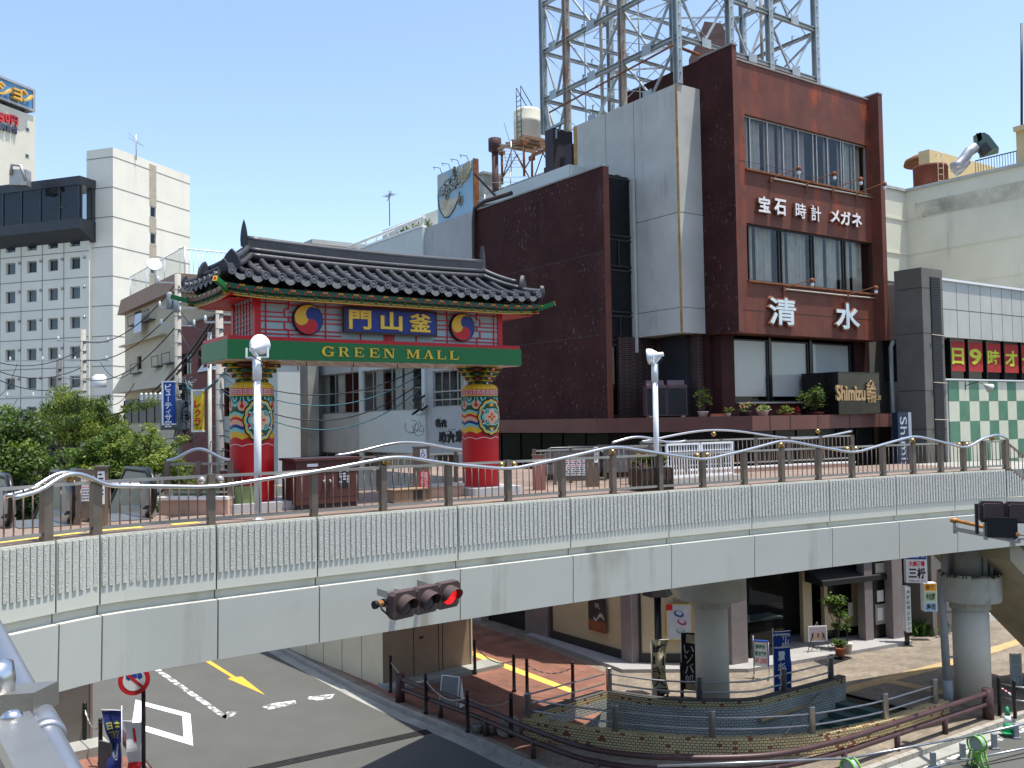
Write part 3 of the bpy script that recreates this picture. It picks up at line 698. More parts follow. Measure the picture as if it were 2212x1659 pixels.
	for a in range(4):
		th = pi/4 + a*pi/2; x_, z_ = .115*sin(th)*1.0, .165*cos(th)
		med(.085, TEA, 2, 0, CR+.057, x_, z_, 1, 1, 2, 24); med(.055, DGR, 2, 0, CR+.060, x_, z_, 1, 1, 2, 20); med(.038, TEA, 2, 0, CR+.063, x_, z_, 1, 1, 2, 18); med(.015, DGR, 2, 0, CR+.066, x_, z_, 1, 1, 1, 12)
	for sg in (-1, 1): med(.07, TEA, 2, 0, CR+.0575, sg*.15, 0, .9, 1.2, 2, 24); med(.06, RED, 2, 0, CR+.058, 0, sg*.275, 1.1, .6, 2, 20); med(.05, YEL, 2, 0, CR+.061, 0, sg*.275, 1, .5, 1, 18)
	for a in range(6):
		th = a*pi/3 ; med(.019, WHI, 2, 0, CR+.064, .21*sin(th), .315*cos(th), 1, 1, 1, 10)
	for x_, z_ in ((-.19, .1), (.19, .1), (-.19, -.1), (.19, -.1)): med(.028, RED, 2, 0, CR+.058, x_, z_, 1, 1, 1, 10)
	med(.15, WHI, 4, .5, CR+.068, sx=.85, sz=1.05, rot=0); med(.14, PEA, 4, .5, CR+.071, sx=.85, sz=1.05)
	for a in range(4): th = a*pi/2; med(.045, RED, 2, 0, CR+.074, .05*sin(th), .055*cos(th), .45 if a % 2 == 0 else 1, 1 if a % 2 == 0 else .45, 1, 16)
	med(.026, YEL, 2, 0, CR+.077, rings=1, N=16)
	mb.build('medallion', GM, gate, fix=False)
	mb = MB(); mb.lathe((C0.x, C0.y, 0), [(CR, zt(300)), (CR*.97, zt(285)), (CR*.82, zt(266)), (CR*.55, zt(256))], 40, YEL);
	for k in range(22):
		a = k*2*pi/22; mb.face([P(a-.07, zt(296), CR*.995), P(a+.07, zt(296), CR*.995), P(a+.03, zt(277), CR*.92), P(a-.03, zt(277), CR*.92)], DGR)
	mb.build('shoulder', GM, gate, fix=False)
	mb = MB(); z = zt(262)
	hs = (10.57-z)/4
	for k, L in enumerate((.31, .40, .49, .58)):
		for ax, ay in ((g.u, g.n), (g.n, g.u)):
			o = C0 + UP*(z+k*hs); w_ = .17
			mb.box(o - ax*L - ay*w_/2, ax*2*L, ay*w_, UP*hs*.70, DGR)
			mb.box(o - ax*(L+.012) - ay*(w_/2+.012) + UP*hs*.70, ax*(2*L+.024), ay*(w_+.024), UP*hs*.28, YEL)
			mb.box(o - ax*(L+.03) - ay*.05 + UP*hs*.0, ax*(2*L+.06), ay*.1, UP*hs*.5, (BRN, RED)[k % 2])
			for sg in (-1, 1):
				c = o + ax*sg*(L-.10)
				mb.box(c - ax*.045 - ay*(w_/2+.004), ax*.09, ay*(w_+.008), UP*hs*.5, LIM)
				c2 = o + ax*sg*(L*.5)
				mb.box(c2 - ax*.05 - ay*(w_/2+.006) + UP*hs*.12, ax*.1, ay*(w_+.012), UP*hs*.26, RED)
				e = o + ax*sg*(L+.031) + UP*hs*.27
				mb.lathe(e, [(.024, 0), (.022, .004)], 8, WHI, ax=ax*sg)
			for sy in (-1, 1):
				for sx in (-1, 1): mb.lathe(o + ay*sy*(w_/2+.004) + UP*hs*.3 + ax*sx*.0, [(.035, 0), (.03, .008)], 6, YEL, ax=ay*sy)
		c = C0 + UP*(z+k*hs); h_ = L*.62; mb.box(c - g.u*h_ - g.n*h_, g.u*2*h_, g.n*2*h_, UP*hs*.5, BRN if k % 2 else DGR)
	mb.build('bracket_capital', GM, gate)
	mb = MB(); a_ = .74; rr = .16; pts = []
	for cx, cy, st in ((a_-rr, a_-rr, 0), (-a_+rr, a_-rr, pi/2), (-a_+rr, -a_+rr, pi), (a_-rr, -a_+rr, 1.5*pi)):
		for k in range(7): an = st + pi/2*k/6; pts.append(g.p(S + cx + rr*cos(an), cy + rr*sin(an), DZ+.006))
	mb.prism(pts, UP*.17); mb.build('base_stone', m_granite, gate)
column(0); column(GW)
BH = .83; b0, b1 = -.773, GW+.656
ZB, ZG, ZR = 10.57, 10.957, 11.037
mb = MB(); mb.fbox(g, b0, b1, -BH, BH, ZB+.004, ZG); mb.build('beam', m_green, gate)
mb = MB(); mb.fbox(g, b0+.025, b1-.025, -BH+.025, BH-.025, ZG, ZR); mb.build('beam_cornice', m_red, gate)
def soffit_mat():
	m = bpy.data.materials.new('painted_soffit'); m.use_nodes = True; t = m.node_tree; N = t.nodes; L = t.links; b = N['Principled BSDF']
	tc = N.new('ShaderNodeTexCoord'); wv = N.new('ShaderNodeTexWave'); wv.inputs['Scale'].default_value = .8; wv.inputs['Distortion'].default_value = 9; wv.inputs['Detail'].default_value = 2; wv.inputs['Detail Scale'].default_value = .7
	L.new(tc.outputs['Object'], wv.inputs[0]); r = N.new('ShaderNodeValToRGB'); e = r.color_ramp; e.interpolation = 'CONSTANT'
	cols = [(.55, .60, .55), (.60, .30, .22), (.70, .45, .12), (.62, .52, .42), (.5, .1, .1), (.30, .55, .5), (.62, .5, .4), (.1, .15, .35), (.62, .40, .25)]
	e.elements[0].color = (*cols[0], 1)
	for i, c in enumerate(cols[1:]): x = e.elements.new((i+1)/len(cols)); x.color = (*c, 1)
	L.new(wv.outputs[0], r.inputs[0]); L.new(r.outputs[0], b.inputs['Base Color']); b.inputs['Roughness'].default_value = .5; return m
mb = MB(); mb.fbox(g, b0+.02, b1-.02, -BH+.02, BH-.02, ZB-.008, ZB+.002); mb.build('painted_soffit', soffit_mat(), gate)
def ring(c, r_, rt, ax, nm='hanging_ring', m=None, par=None):
	ax = V(ax).normalized(); e1 = ax.orthogonal().normalized(); e2 = ax.cross(e1)
	mb = MB(); mb.tube([c + e1*r_*cos(2*pi*k/14) + e2*r_*sin(2*pi*k/14) for k in range(14)], rt, 6, closed=True); mb.tube([c + UP*r_, c + UP*(r_+.04)], rt, 6)
	return mb.build(nm, m or M_blackmetal, par or gate)
for s_, t_ in ((-.66, -.7), (.9, .72), (1.95, .72), (3.0, .72), (3.95, .72), (4.8, .72), (1.3, -.72), (2.6, -.72), (3.6, -.72), (4.4, -.72), (5.3, -.72)): ring(g.p(s_, t_, ZB-.07), .032, .008, g.u + g.n*.6)
def ell(cx, cy, rx, ry, wx, wy, a0, a1, n=18):
	"""band between an outer ellipse and a thinner inner one: swells at the sides"""
	out = []
	for k in range(n):
		A, B = R(a0+(a1-a0)*k/n), R(a0+(a1-a0)*(k+1)/n)
		o = lambda t: (cx+rx*cos(t), cy+ry*sin(t)); i = lambda t: (cx+(rx-wx)*cos(t), cy+(ry-wy)*sin(t))
		out.append([o(A), o(B), i(B), i(A)])
	return out
rc = lambda x0, x1, y0, y1: [(x0, y0), (x1, y0), (x1, y1), (x0, y1)]
TH, TN = .20, .065
LET = {
 'E': [rc(.1, .1+TH, 0, 1), rc(0, .42, 0, TN), rc(0, .42, 1-TN, 1), rc(.3, .95, 0, .09), rc(.3, .9, .91, 1), rc(.3, .68, .46, .54), [(.95, 0), (.87, 0), (.93, .30), (1, .30)], [(.9, 1), (.82, 1), (.87, .72), (.94, .72)], rc(.62, .70, .36, .64)],
 'L': [rc(.1, .1+TH+.02, 0, 1), rc(0, .45, 1-TN, 1), rc(0, .45, 0, TN), rc(.3, .95, 0, .09), [(.95, 0), (.87, 0), (.93, .36), (1, .36)]],
 'N': [rc(.12, .19, 0, 1), rc(.81, .88, 0, 1), [(.1, 1), (.33, 1), (.88, 0), (.72, 0)], rc(0, .32, 0, TN), rc(.68, 1, 1-TN, 1), rc(0, .3, 1-TN, 1)],
 'M': [rc(.10, .16, 0, 1), rc(.76, .92, 0, 1), [(.08, 1), (.25, 1), (.54, .08), (.44, .08)], [(.46, .08), (.52, .08), (.80, 1), (.74, 1)], rc(0, .26, 0, TN), rc(.68, 1, 0, TN), rc(0, .2, 1-TN, 1), rc(.78, 1, 1-TN, 1)],
 'A': [[(.10, 0), (.18, 0), (.53, 1), (.46, 1)], [(.70, 0), (.92, 0), (.56, 1), (.42, 1)], rc(.25, .75, .30, .37), rc(0, .30, 0, TN), rc(.60, 1, 0, TN)],
 'R': [rc(.1, .1+TH, 0, 1), rc(0, .42, 0, TN), rc(0, .42, 1-TN, 1), rc(.3, .52, .92, 1), rc(.3, .52, .46, .54)] + ell(.52, .73, .33, .27, .19, .08, -90, 90, 12) + [[(.44, .50), (.64, .50), (.92, .05), (.72, .05)], rc(.72, 1, 0, TN)],
 'G': ell(.52, .5, .5, .53, .22, .09, 40, 325, 30) + [rc(.76, .94, .02, .42), rc(.60, 1.02, .40, .47), [(.86, .72), (.93, .72), (.93, 1.0), (.89, 1.0)]],
}
gf = g.off(BH); mb = MB()
zx = lambda x: (x/2.765+500)/1.4756; zx2 = lambda x: (x/2.765+1100)/1.4756
SPAN = [('G', zx(1450), zx(1558)), ('R', zx(1598), zx(1695)), ('E', zx(1737), zx(1822)), ('E', zx(1870), zx(1957)), ('N', zx(1993), zx(2095)), ('M', zx2(535), zx2(655)), ('A', zx2(683), zx2(780)), ('L', zx2(805), zx2(885)), ('L', zx2(917), zx2(997))]
for ch, xa, xb in SPAN:
	s0, s1 = gf.s(xa, 0, 760), gf.s(xb, 0, 760); z0, z1 = 10.668, 10.868
	for pl in LET[ch]:
		pts = [gf.p(s0+(s1-s0)*x, .003, z0+(z1-z0)*y) for x, y in pl]; mb.prism(pts, gf.n*.02)
mb.build('beam_lettering', mat('gilded_letter', (.82, .52, .05), .35, .08, 4), gate)
pb, p0, p1, ZP = .712, -.184, g.s(1085, .712, 690), 11.86
mb = MB(); mb.fbox(g, p0+.03, p1-.03, -pb+.03, pb-.03, ZR, ZP); mb.build('chamber_panel', m_panel, gate)
mb = MB()
for s_ in (p0, p1-.13):
	for t_ in (-pb, pb-.13): mb.fbox(g, s_, s_+.13, t_, t_+.13, ZR, ZP)
for t_ in (-pb, pb-.06): mb.fbox(g, p0+.131, p1-.131, t_+.005, t_+.055, ZP-.07, ZP)
mb.build('corner_posts', m_red, gate)
mb = MB(); ff = g.off(pb-.03); hL = ZP-.06-ZR
bs0, bs1 = g.s(742, pb+.1, 690), g.s(943, pb+.1, 700)
def lat(sa, sb, mir):
	f = (lambda a: sb-(sb-sa)*a) if mir else (lambda a: sa+(sb-sa)*a)
	H = lambda a0, a1, b: mb.fbox(ff, min(f(a0), f(a1)), max(f(a0), f(a1)), 0.001, .022, ZR+hL*b-.012, ZR+hL*b+.012)
	Vv = lambda a, b0_, b1_: mb.fbox(ff, f(a)-.011, f(a)+.011, 0.001, .024, ZR+hL*b0_, ZR+hL*b1_)
	H(0, .335, .90); H(.335, 1, .87); H(0, .285, .66); H(.285, .335, .76); H(.335, 1, .68) ; H(0, .335, .54); H(0, .285, .42); H(.285, 1, .42); H(.335, 1, .54); H(.285, .335, .22); H(0, .335, .20); H(.335, 1, .20); H(0, 1, .09)
	Vv(.06, 0, 1); Vv(.335, 0, .22); Vv(.335, .42, .58); Vv(.335, .76, 1); Vv(.285, .22, .42); Vv(.285, .56, .76); Vv(.80, 0, 1)
lat(p0+.131, bs0, False); lat(bs1, p1-.131, True)
for a in (.2, .45, .55, .8): s_ = bs0+(bs1-bs0)*a; mb.fbox(ff, s_-.011, s_+.011, .001, .022, ZR, ZR+.22)
mb.fbox(ff, (bs0+bs1)/2-.07, (bs0+bs1)/2+.07, .001, .03, ZR, ZR+.2)
mb.build('lattice', m_red, gate)
for S, sg in ((p0+.03, -1), (p1-.03, 1)):
	mb = MB()
	for k in range(7):
		t_ = -pb+.17 + (2*pb-.34)*k/6; mb.box(g.p(S, t_-.011, ZR), g.u*sg*.022, g.n*.022, UP*hL)
	for k in range(7): mb.box(g.p(S, -pb+.135, ZR+hL*(k+.5)/7.2-.011), g.u*sg*.02, g.n*(2*pb-.27), UP*.022)
	mb.build('lattice', m_red, gate)
for px, py in ((665.3, 690), (999, 707)):
	s_, z_ = g.hit(px, py, pb+.05); RR = .30
	mb = MB(); c = g.p(s_, pb-.02, z_)
	e1, e2 = g.u, UP; NS = 48; rings = 14
	mb.lathe(c, [(RR+.022, 0), (RR+.022, .085), (RR, .09), (RR, .04)], 48, 3, ax=g.n)
	pt = lambda i, j: c + g.n*.092 + (e1*cos(TT(i, j)) + e2*sin(TT(i, j)))*RR*i/rings
	TT = lambda i, j: R(50) + math.acos(min(1, i/rings)) + 2*pi*j/NS
	for i in range(rings):
		for j in range(NS):
			mb.face([pt(i, j), pt(i+1, j), pt(i+1, j+1), pt(i, j+1)] if i else [pt(0, 0), pt(1, j), pt(1, j+1)], j*3//NS)
	mb.build('swirl_disc', [m_yel, m_red, m_blue, m_blk], gate, fix=False)
bf = Fr.__new__(Fr); bf.O = g.O + g.n*(pb+.05); bf.u = g.u; bf.n = g.n
zb0, zb1 = g.z(742, 720, pb+.1)+.01, g.z(742, 661, pb+.1)
mb = MB(); mb.fbox(bf, bs0, bs1, 0, .075, zb0, zb1); brd = mb.build('name_board', mat('board_frame', (.05, .025, .02), .5, .1), gate)
mb = MB(); mb.fbox(bf, bs0+.045, bs1-.045, .0755, .083, zb0+.04, zb1-.04); mb.build('board_face', m_blue, brd)
mb = MB(); bo = bf.off(.083)
for ch, xa, xb in (('門', zx(1690), zx(1885)), ('山', zx2(310), zx2(500)), ('釜', zx2(560), zx2(757))):
	text(mb, bo, ch, bo.s(xa, 0, 690), bo.s(xb, 0, 690), zb0+.085, zb1-.075, .001, .028, 0, .030)
mb.build('board_lettering', mat('gilded_letter', c_yel), brd)
e_s0, e_s1, e_t = -1.0, GW+1.0, 1.30; r_s0, r_s1 = -.08, GW+.08; ZE, ZT = 12.14, 12.70
def lift(s_, t_=e_t):
	m_ = (e_s0+e_s1)/2; h = (e_s1-e_s0)/2; q_ = max(0, (abs(s_-m_)/h-.70)/.30); return .08*q_*q_
gq = lambda q_: .50*q_ + .50*q_*q_
def rp(s_, q_, sg, dz=0):
	"""point on the long slope: q from eave 0 to ridge 1"""
	return g.p(s_, sg*(e_t + (.06-e_t)*q_), ZE + lift(s_)*(1-q_)**2 + (ZT-ZE)*gq(q_) + dz)
def sp(t_, q_, sg, dz=0):
	"""point on the end slope"""
	s_ = (e_s0 + (r_s0-e_s0)*q_) if sg < 0 else (e_s1 + (r_s1-e_s1)*q_)
	return g.p(s_, t_, ZE + .08*(abs(t_)/e_t)**3*(1-q_)**2 + (ZT-ZE)*gq(q_) + dz)
pitch = (e_s1-e_s0)/23
mb = MB(); me = MB(); mp = MB()
def pan(fn, a, b, qa, qb, sg, N=7):
	"""trough tiles between two cover rows, as overlapping courses"""
	for k in range(N):
		q0, q1 = k/N, (k+1)/N
		for j in range(4):
			x0, x1 = a+(b-a)*j/4, a+(b-a)*(j+1)/4; d = lambda j_: -.045*(1-(2*j_/4-1)**2)
			mx = lambda x: qa + (qb-qa)*(x-a)/(b-a)
			mp.face([fn(x0, q0*mx(x0), sg, d(j)+.022), fn(x1, q0*mx(x1), sg, d(j+1)+.022), fn(x1, q1*mx(x1), sg, d(j+1)-.004), fn(x0, q1*mx(x0), sg, d(j)-.004)], 0)
			mp.face([fn(x0, q0*mx(x0), sg, d(j)+.022), fn(x1, q0*mx(x1), sg, d(j+1)+.022), fn(x1, q0*mx(x1), sg, d(j+1)-.008), fn(x0, q0*mx(x0), sg, d(j)-.008)], 0)
def cover(fn, x, qm, sg, ax):
	if qm < .06: return
	n = 10; pts = [fn(x, -.02 + (qm+.02)*k/n, sg, .028) for k in range(n+1)]
	mb.tube(pts, .068, 12)
	for kk in range(2, n, 3): mb.tube([pts[kk], pts[kk].lerp(pts[kk+1], .12)], .072, 12)
	c = pts[0]; me.lathe(c, [(.082, -.01), (.082, .012), (.062, .014), (.06, .008), (.03, .008), (.02, .016)], 16, ax=ax, smooth=False)
def pend(fn, a, b, sg, ax):
	"""crescent drip tile between two cover ends"""
	n = 8; up_ = []; lo = []
	for k in range(n+1):
		x = a+(b-a)*k/n; y = 2*k/n-1; base = fn(x, 0, sg, 0) + ax*.01
		up_.append(base + UP*(-.045*(1-y*y)+.03)); lo.append(base + UP*(-.045*(1-y*y) - .085*(1-y*y)**.8) + ax*.02)
	for k in range(n): me.face([up_[k], up_[k+1], lo[k+1], lo[k]]); me.face([up_[k]-ax*.012, up_[k+1]-ax*.012, lo[k+1]-ax*.012, lo[k]-ax*.012])
for sg in (1, -1):
	ax = g.n*sg
	qm = lambda x: min(1, (x-e_s0)/(r_s0-e_s0), (e_s1-x)/(e_s1-r_s1))
	for k in range(23):
		a, b = e_s0+pitch*k, e_s0+pitch*(k+1); x = (a+b)/2
		cover(rp, x, max(0, qm(x))*.98, sg, ax)
		if k < 22:
			xa, xb = x, x+pitch; pan(rp, xa, xb, max(.0, qm(xa)), max(0, qm(xb)), sg); pend(rp, xa+.02, xb-.02, sg, ax)
for sg in (-1, 1):
	ax = g.u*sg; n = 8; pt_ = 2*e_t/n; qe = lambda t_: max(0, min(1, (e_t-abs(t_))/(e_t-.06)))
	for k in range(n):
		t_ = -e_t + pt_*(k+.5); cover(sp, t_, qe(t_)*.97, sg, ax)
		if k < n-1: pan(sp, t_, t_+pt_, qe(t_), qe(t_+pt_), sg); pend(sp, t_+.02, t_+pt_-.02, sg, ax)
roof = mp.build('roof', mat('pan_tile', (.07, .07, .072), .6, .25, 4, bump=.3, bscale=30), gate, fix=False)
mb.build('cover_tiles', m_tile, roof); me.build('eave_tile_ends', m_tile_end, roof, fix=False)
mb = MB(); n = 24; sag = lambda a: .05*(2*a-1)**2 - .015
L = lambda t_, z: [g.p(r_s0-.02 + (r_s1-r_s0+.04)*k/n, t_, z + sag(k/n)) for k in range(n+1)]
for t_, z, r_ in ((.15, ZT+.01, .075), (-.15, ZT+.01, .075), (.115, ZT+.14, .06), (-.115, ZT+.14, .06), (0, ZT+.37, .085)): mb.tube(L(t_, z), r_, 12)
P_ = L(0, ZT-.05)
for k in range(n): a, b = P_[k], P_[k+1]; mb.box(a - g.n*.085, b-a, g.n*.17, UP*.40); mb.box(a - g.n*.13 + UP*.115, b-a, g.n*.26, UP*.03)
mb.build('ridge', m_tile, roof)
def finial(c, ax, w_, h, nm='ridge_finial', th=.08):
	ax = V(ax).normalized(); sd = ax.cross(UP).normalized(); pts = []
	for k in range(17):
		y = k/16; x = w_/2*(1-y**2.6)*(1 if y > .25 else .86+.56*y); pts.append((x, y*h))
	out = [c + sd*x + UP*z for x, z in pts] + [c - sd*x + UP*z for x, z in reversed(pts[:-1])]
	mb = MB(); mb.prism([p - ax*th/2 for p in out], ax*th); return mb.build(nm, m_tile, roof)
for sg in (-1, 1):
	rs, es = (r_s0, e_s0) if sg < 0 else (r_s1, e_s1)
	for st in (-1, 1):
		H = lambda q_, dz=0: g.p(es + (rs-es)*q_, st*(e_t + (.04-e_t)*q_), ZE + lift(es)*(1-q_)**2 + (ZT-ZE)*gq(q_) + dz)
		mb = MB(); sd = (H(1)-H(0)); sd.z = 0; sd = sd.normalized().cross(UP)
		qs = [k/14 for k in range(15)]
		mb.tube([H(q_, .06) for q_ in qs], .085, 12)
		for o in (-.085, .085): mb.tube([H(q_, .10) + sd*o for q_ in qs if q_ > .34], .06, 10)
		qq = [q_ for q_ in qs if q_ > .36]
		for a, b in zip(qq, qq[1:]): A, B = H(a, .10), H(b, .10); mb.box(A - sd*.06, B-A, sd*.12, UP*.10)
		mb.tube([H(q_, .22) for q_ in qq], .07, 12)
		mb.build('hip_ridge', m_tile, roof)
		finial(H(.33, .02), H(0)-H(1), .36, .40); finial(H(.02, .05), H(0)-H(1), .16, .17)
	finial(g.p(rs + sg*.06, 0, ZT+.22+sag(0)), g.n + g.u*sg*.5, .15, .56)
mb = MB()
def eave(a, b, n_, up0, lift_f):
	"""board between two plan points with dots"""
	L_ = (b-a).length; d = (b-a)/L_
	N = 22 if L_ > 4 else 8
	for k in range(N):
		p, q_ = a+d*(L_*k/N), a+d*(L_*(k+1)/N); z0 = lift_f(k/N)*.8; z1 = lift_f((k+1)/N)*.8
		P4 = lambda t0, za, t1, zb: [p - n_*t0 + UP*(za+z0), q_ - n_*t0 + UP*(za+z1), q_ - n_*t1 + UP*(zb+z1), p - n_*t1 + UP*(zb+z0)]
		mb.face(P4(.06, 11.945, .06, 11.845), DGR); mb.face(P4(.06, 11.845, .16, 11.845), DGR)
		mb.face(P4(.16, 11.845, .16, 11.795), DGR); mb.face(P4(.16, 11.795, .155, 11.775), YEL); mb.face(P4(.155, 11.775, .155, 11.755), DGR); mb.face(P4(.155, 11.755, .15, 11.735), YEL); mb.face(P4(.15, 11.735, .24, 11.73), RED)
		c = (p+q_)/2 - n_*.058 + UP*(z0+z1)/2
		for o, r_, m in ((-.25, .026, RED), (.25, .026, RED)): mb.lathe(c + d*(L_/N)*o + UP*11.872, [(r_, 0), (r_*.9, .006)], 10, m, ax=n_)
		cc = c + d*(L_/N)*.5 + UP*11.915
		mb.box(cc - d*.05 - UP*.018, d*.1, n_*.012, UP*.036, YEL); mb.box(cc - d*.034 + n_*.012 - UP*.01, d*.068, n_*.002, UP*.02, RED)
		e = (p+q_)/2 - n_*.158 + UP*((z0+z1)/2+11.79)
		mb.lathe(e, [(.048, 0), (.046, .008)], 10, LIM, ax=n_); mb.lathe(e, [(.036, .009), (.034, .013)], 10, DGR, ax=n_); mb.lathe(e, [(.018, .014), (.016, .017)], 8, RED, ax=n_)
		mb.lathe(e + d*(L_/N)*.5 - UP*.02, [(.02, 0), (.018, .008)], 6, RED, ax=n_)
q_ = .04
lf = lambda a: lift(e_s0+(e_s1-e_s0)*a); le = lambda a: .08*abs(2*a-1)**3
for sg in (1, -1): eave(g.p(e_s0+q_, sg*e_t, 0), g.p(e_s1-q_, sg*e_t, 0), g.n*sg, 0, lf)
for sg in (-1, 1): S = e_s0 if sg < 0 else e_s1; eave(g.p(S, -e_t+q_, 0), g.p(S, e_t-q_, 0), g.u*sg, 0, le)
mb.build('painted_eave', GM, gate, fix=False)
mb = MB(); oc = [(e_s0+.2, e_t-.2), (e_s1-.2, e_t-.2), (e_s1-.2, -e_t+.2), (e_s0+.2, -e_t+.2)]; ic = [(p0-.01, pb+.01), (p1+.01, pb+.01), (p1+.01, -pb-.01), (p0-.01, -pb-.01)]
for k in range(4): a, b, c, d = oc[k], oc[(k+1) % 4], ic[(k+1) % 4], ic[k]; mb.face([g.p(*a, 11.735), g.p(*b, 11.735), g.p(*c, 11.80), g.p(*d, 11.80)])
mb.build('eave_soffit', m_red, gate)
for ss, st in ((-1, 1), (-1, -1), (1, 1), (1, -1)):
	S = e_s0 if ss < 0 else e_s1; a = g.p(S - ss*.35, st*(e_t-.35), 11.80); b = g.p(S + ss*.20, st*(e_t+.16), 12.02)
	mb = MB(); mb.bar(a, b, .085, .10, GRN); d = (b-a).normalized(); mb.bar(b + d*.001, b + d*.006, .088, .102, YEL); mb.bar(b + d*.007, b + d*.009, .05, .05, RED); mb.build('corner_rafter', GM, gate)
# ------------------------------------------------------------------ brown jeweller building
m_btile = mat('brown_tile_lit', (.15, .055, .038), .6, .2, 1.2, bump=.25, bscale=60, streak=1.0, scol=(.36, .075, .03), sscale=1.5, sth=.50, fine=.15, spec=.2)  # brighter copy of the brown tile, sunlit tone put into the colour
m_btile_d = mat('brown_tile_shaded_worn', (.045, .017, .015), .7, .25, .9, spec=.12, bump=.25, bscale=60, streak=.6, scol=(.12, .09, .085), sscale=7, sth=.62, fine=.2)  # darker worn copy for the unlit sides, shade put into the colour
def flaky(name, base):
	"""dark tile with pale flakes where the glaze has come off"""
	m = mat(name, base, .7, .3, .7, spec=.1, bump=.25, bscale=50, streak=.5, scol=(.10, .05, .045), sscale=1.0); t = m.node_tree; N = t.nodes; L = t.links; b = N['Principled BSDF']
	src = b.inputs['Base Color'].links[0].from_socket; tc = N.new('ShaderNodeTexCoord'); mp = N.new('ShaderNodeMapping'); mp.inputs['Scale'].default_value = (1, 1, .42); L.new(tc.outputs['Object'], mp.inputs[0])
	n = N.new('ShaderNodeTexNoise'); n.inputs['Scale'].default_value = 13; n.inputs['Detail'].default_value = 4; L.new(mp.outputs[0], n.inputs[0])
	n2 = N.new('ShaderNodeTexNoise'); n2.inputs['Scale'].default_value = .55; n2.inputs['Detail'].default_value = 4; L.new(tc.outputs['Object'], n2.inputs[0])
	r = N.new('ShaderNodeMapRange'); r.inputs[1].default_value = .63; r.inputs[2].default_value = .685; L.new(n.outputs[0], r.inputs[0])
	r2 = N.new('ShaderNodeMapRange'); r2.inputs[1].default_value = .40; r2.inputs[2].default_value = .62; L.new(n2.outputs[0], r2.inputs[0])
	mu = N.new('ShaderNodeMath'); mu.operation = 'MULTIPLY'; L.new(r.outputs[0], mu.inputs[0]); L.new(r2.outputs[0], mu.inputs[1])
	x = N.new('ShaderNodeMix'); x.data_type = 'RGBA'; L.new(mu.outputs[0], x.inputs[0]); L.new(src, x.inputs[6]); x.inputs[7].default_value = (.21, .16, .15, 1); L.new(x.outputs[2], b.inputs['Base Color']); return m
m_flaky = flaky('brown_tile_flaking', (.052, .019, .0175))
m_wconc = mat('white_concrete', (.50, .49, .44), .75, .12, .7, bump=.15, bscale=25, streak=.55, scol=(.20, .20, .19), sscale=1.5, fine=.08)
m_conc_d = M_conc_d
m_rust = mat('rust', (.22, .085, .035), .85, .4, 5, bump=.3)
m_ruststain = mat('rust_stain', (.42, .25, .09), .8, .35, 2.5)
m_alu = mat('aluminium_frame', (.42, .41, .39), .4, .1, 3, metal=.6)
m_dkframe = mat('dark_frame', (.03, .028, .028), .45, .2, 3)
m_glass = glass('window_glass', refl=.2); m_glass_d = glass('dark_glass', (.27, .29, .30), .2)
m_curtain = mat('grey_curtain', (.58, .55, .46), .9, .22, 2.2, streak=.6, scol=(.12, .13, .12), sscale=4, sth=.5)
m_curtain2 = mat('mauve_curtain', (.46, .38, .36), .9, .25, 2.2, streak=.6, scol=(.10, .09, .09), sscale=4, sth=.5)
m_blind = mat('white_blind', (.74, .74, .70), .8, .05, .5)
m_room = mat('dark_room', (.02, .02, .022), .9, .3, 1)
m_cream = mat('cream_panel', (.52, .43, .27), .6, .06, .8); m_gran2 = mat('granite_column', (.22, .19, .185), .6, .15, 2, fine=.25, bscale=70)
m_blackgl = mat('black_gloss', (.008, .008, .009), .2, .2, 2, spec=.3)
AF = 54.8; AS = AF - 90
uF = V((sin(R(AF)), cos(R(AF)), 0)); nF = V((cos(R(AF)), -sin(R(AF)), 0)); uS = V((sin(R(AS)), cos(R(AS)), 0)); nS = V((-cos(R(AS)), sin(R(AS)), 0))
FT = Fr((8.38, 34.07), AF)
sR = FT.s(1922, 0, 735) ; ZT0, ZT1 = 12.42, 23.1
jb = thing('jeweller_building', 'tall rusty brown tiled jeweller building with white lettering and protruding concrete block', 'building', (9, 36, 0))
f5 = FT.off(-.5)
fl_w, fr_w = .24, .30
sP0, sP1 = fl_w, sR-fr_w
def s5(px, py): return f5.s(px, 0, py)
h1 = (f5.s(1609, 0, 310), f5.s(1875, 0, 360), (f5.z(1612, 369)+f5.z(1875, 415))/2, (f5.z(1607, 250)+f5.z(1874, 311))/2)
h2 = (f5.s(1614, 0, 550), f5.s(1886, 0, 575), (f5.z(1616, 609)+f5.z(1888, 631))/2, (f5.z(1611, 484)+f5.z(1882, 521.6))/2)
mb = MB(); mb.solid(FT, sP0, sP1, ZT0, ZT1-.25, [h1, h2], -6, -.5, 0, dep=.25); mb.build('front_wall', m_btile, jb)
mb = MB(); mb.fbox(FT, 0, fl_w, -1.66, 0, ZT0-.02, ZT1); mb.build('side_fin', m_btile, jb); mb = MB(); mb.fbox(FT, sR-fr_w, sR, -6, 0, ZT0-.02, ZT1-.1); mb.build('side_fin', m_btile, jb)
mb = MB(); mb.fbox(FT, -.006, -.001, -1.66, -.012, ZT0-.02, ZT1-.01); mb.build('side_tiles', m_flaky, jb)
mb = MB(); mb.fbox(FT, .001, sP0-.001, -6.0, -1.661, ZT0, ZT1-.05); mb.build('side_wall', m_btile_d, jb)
mb = MB(); mb.fbox(FT, -.03, fl_w+.03, -1.7, .03, ZT1+.001, ZT1+.06); mb.fbox(FT, sP0+.031, sP1+.0, -.8, -.46, ZT1-.249, ZT1-.19); mb.fbox(FT, sR-fr_w-.02, sR+.02, -6, .02, ZT1-.099, ZT1-.04); mb.build('coping', m_conc_d, jb)
mb = MB()
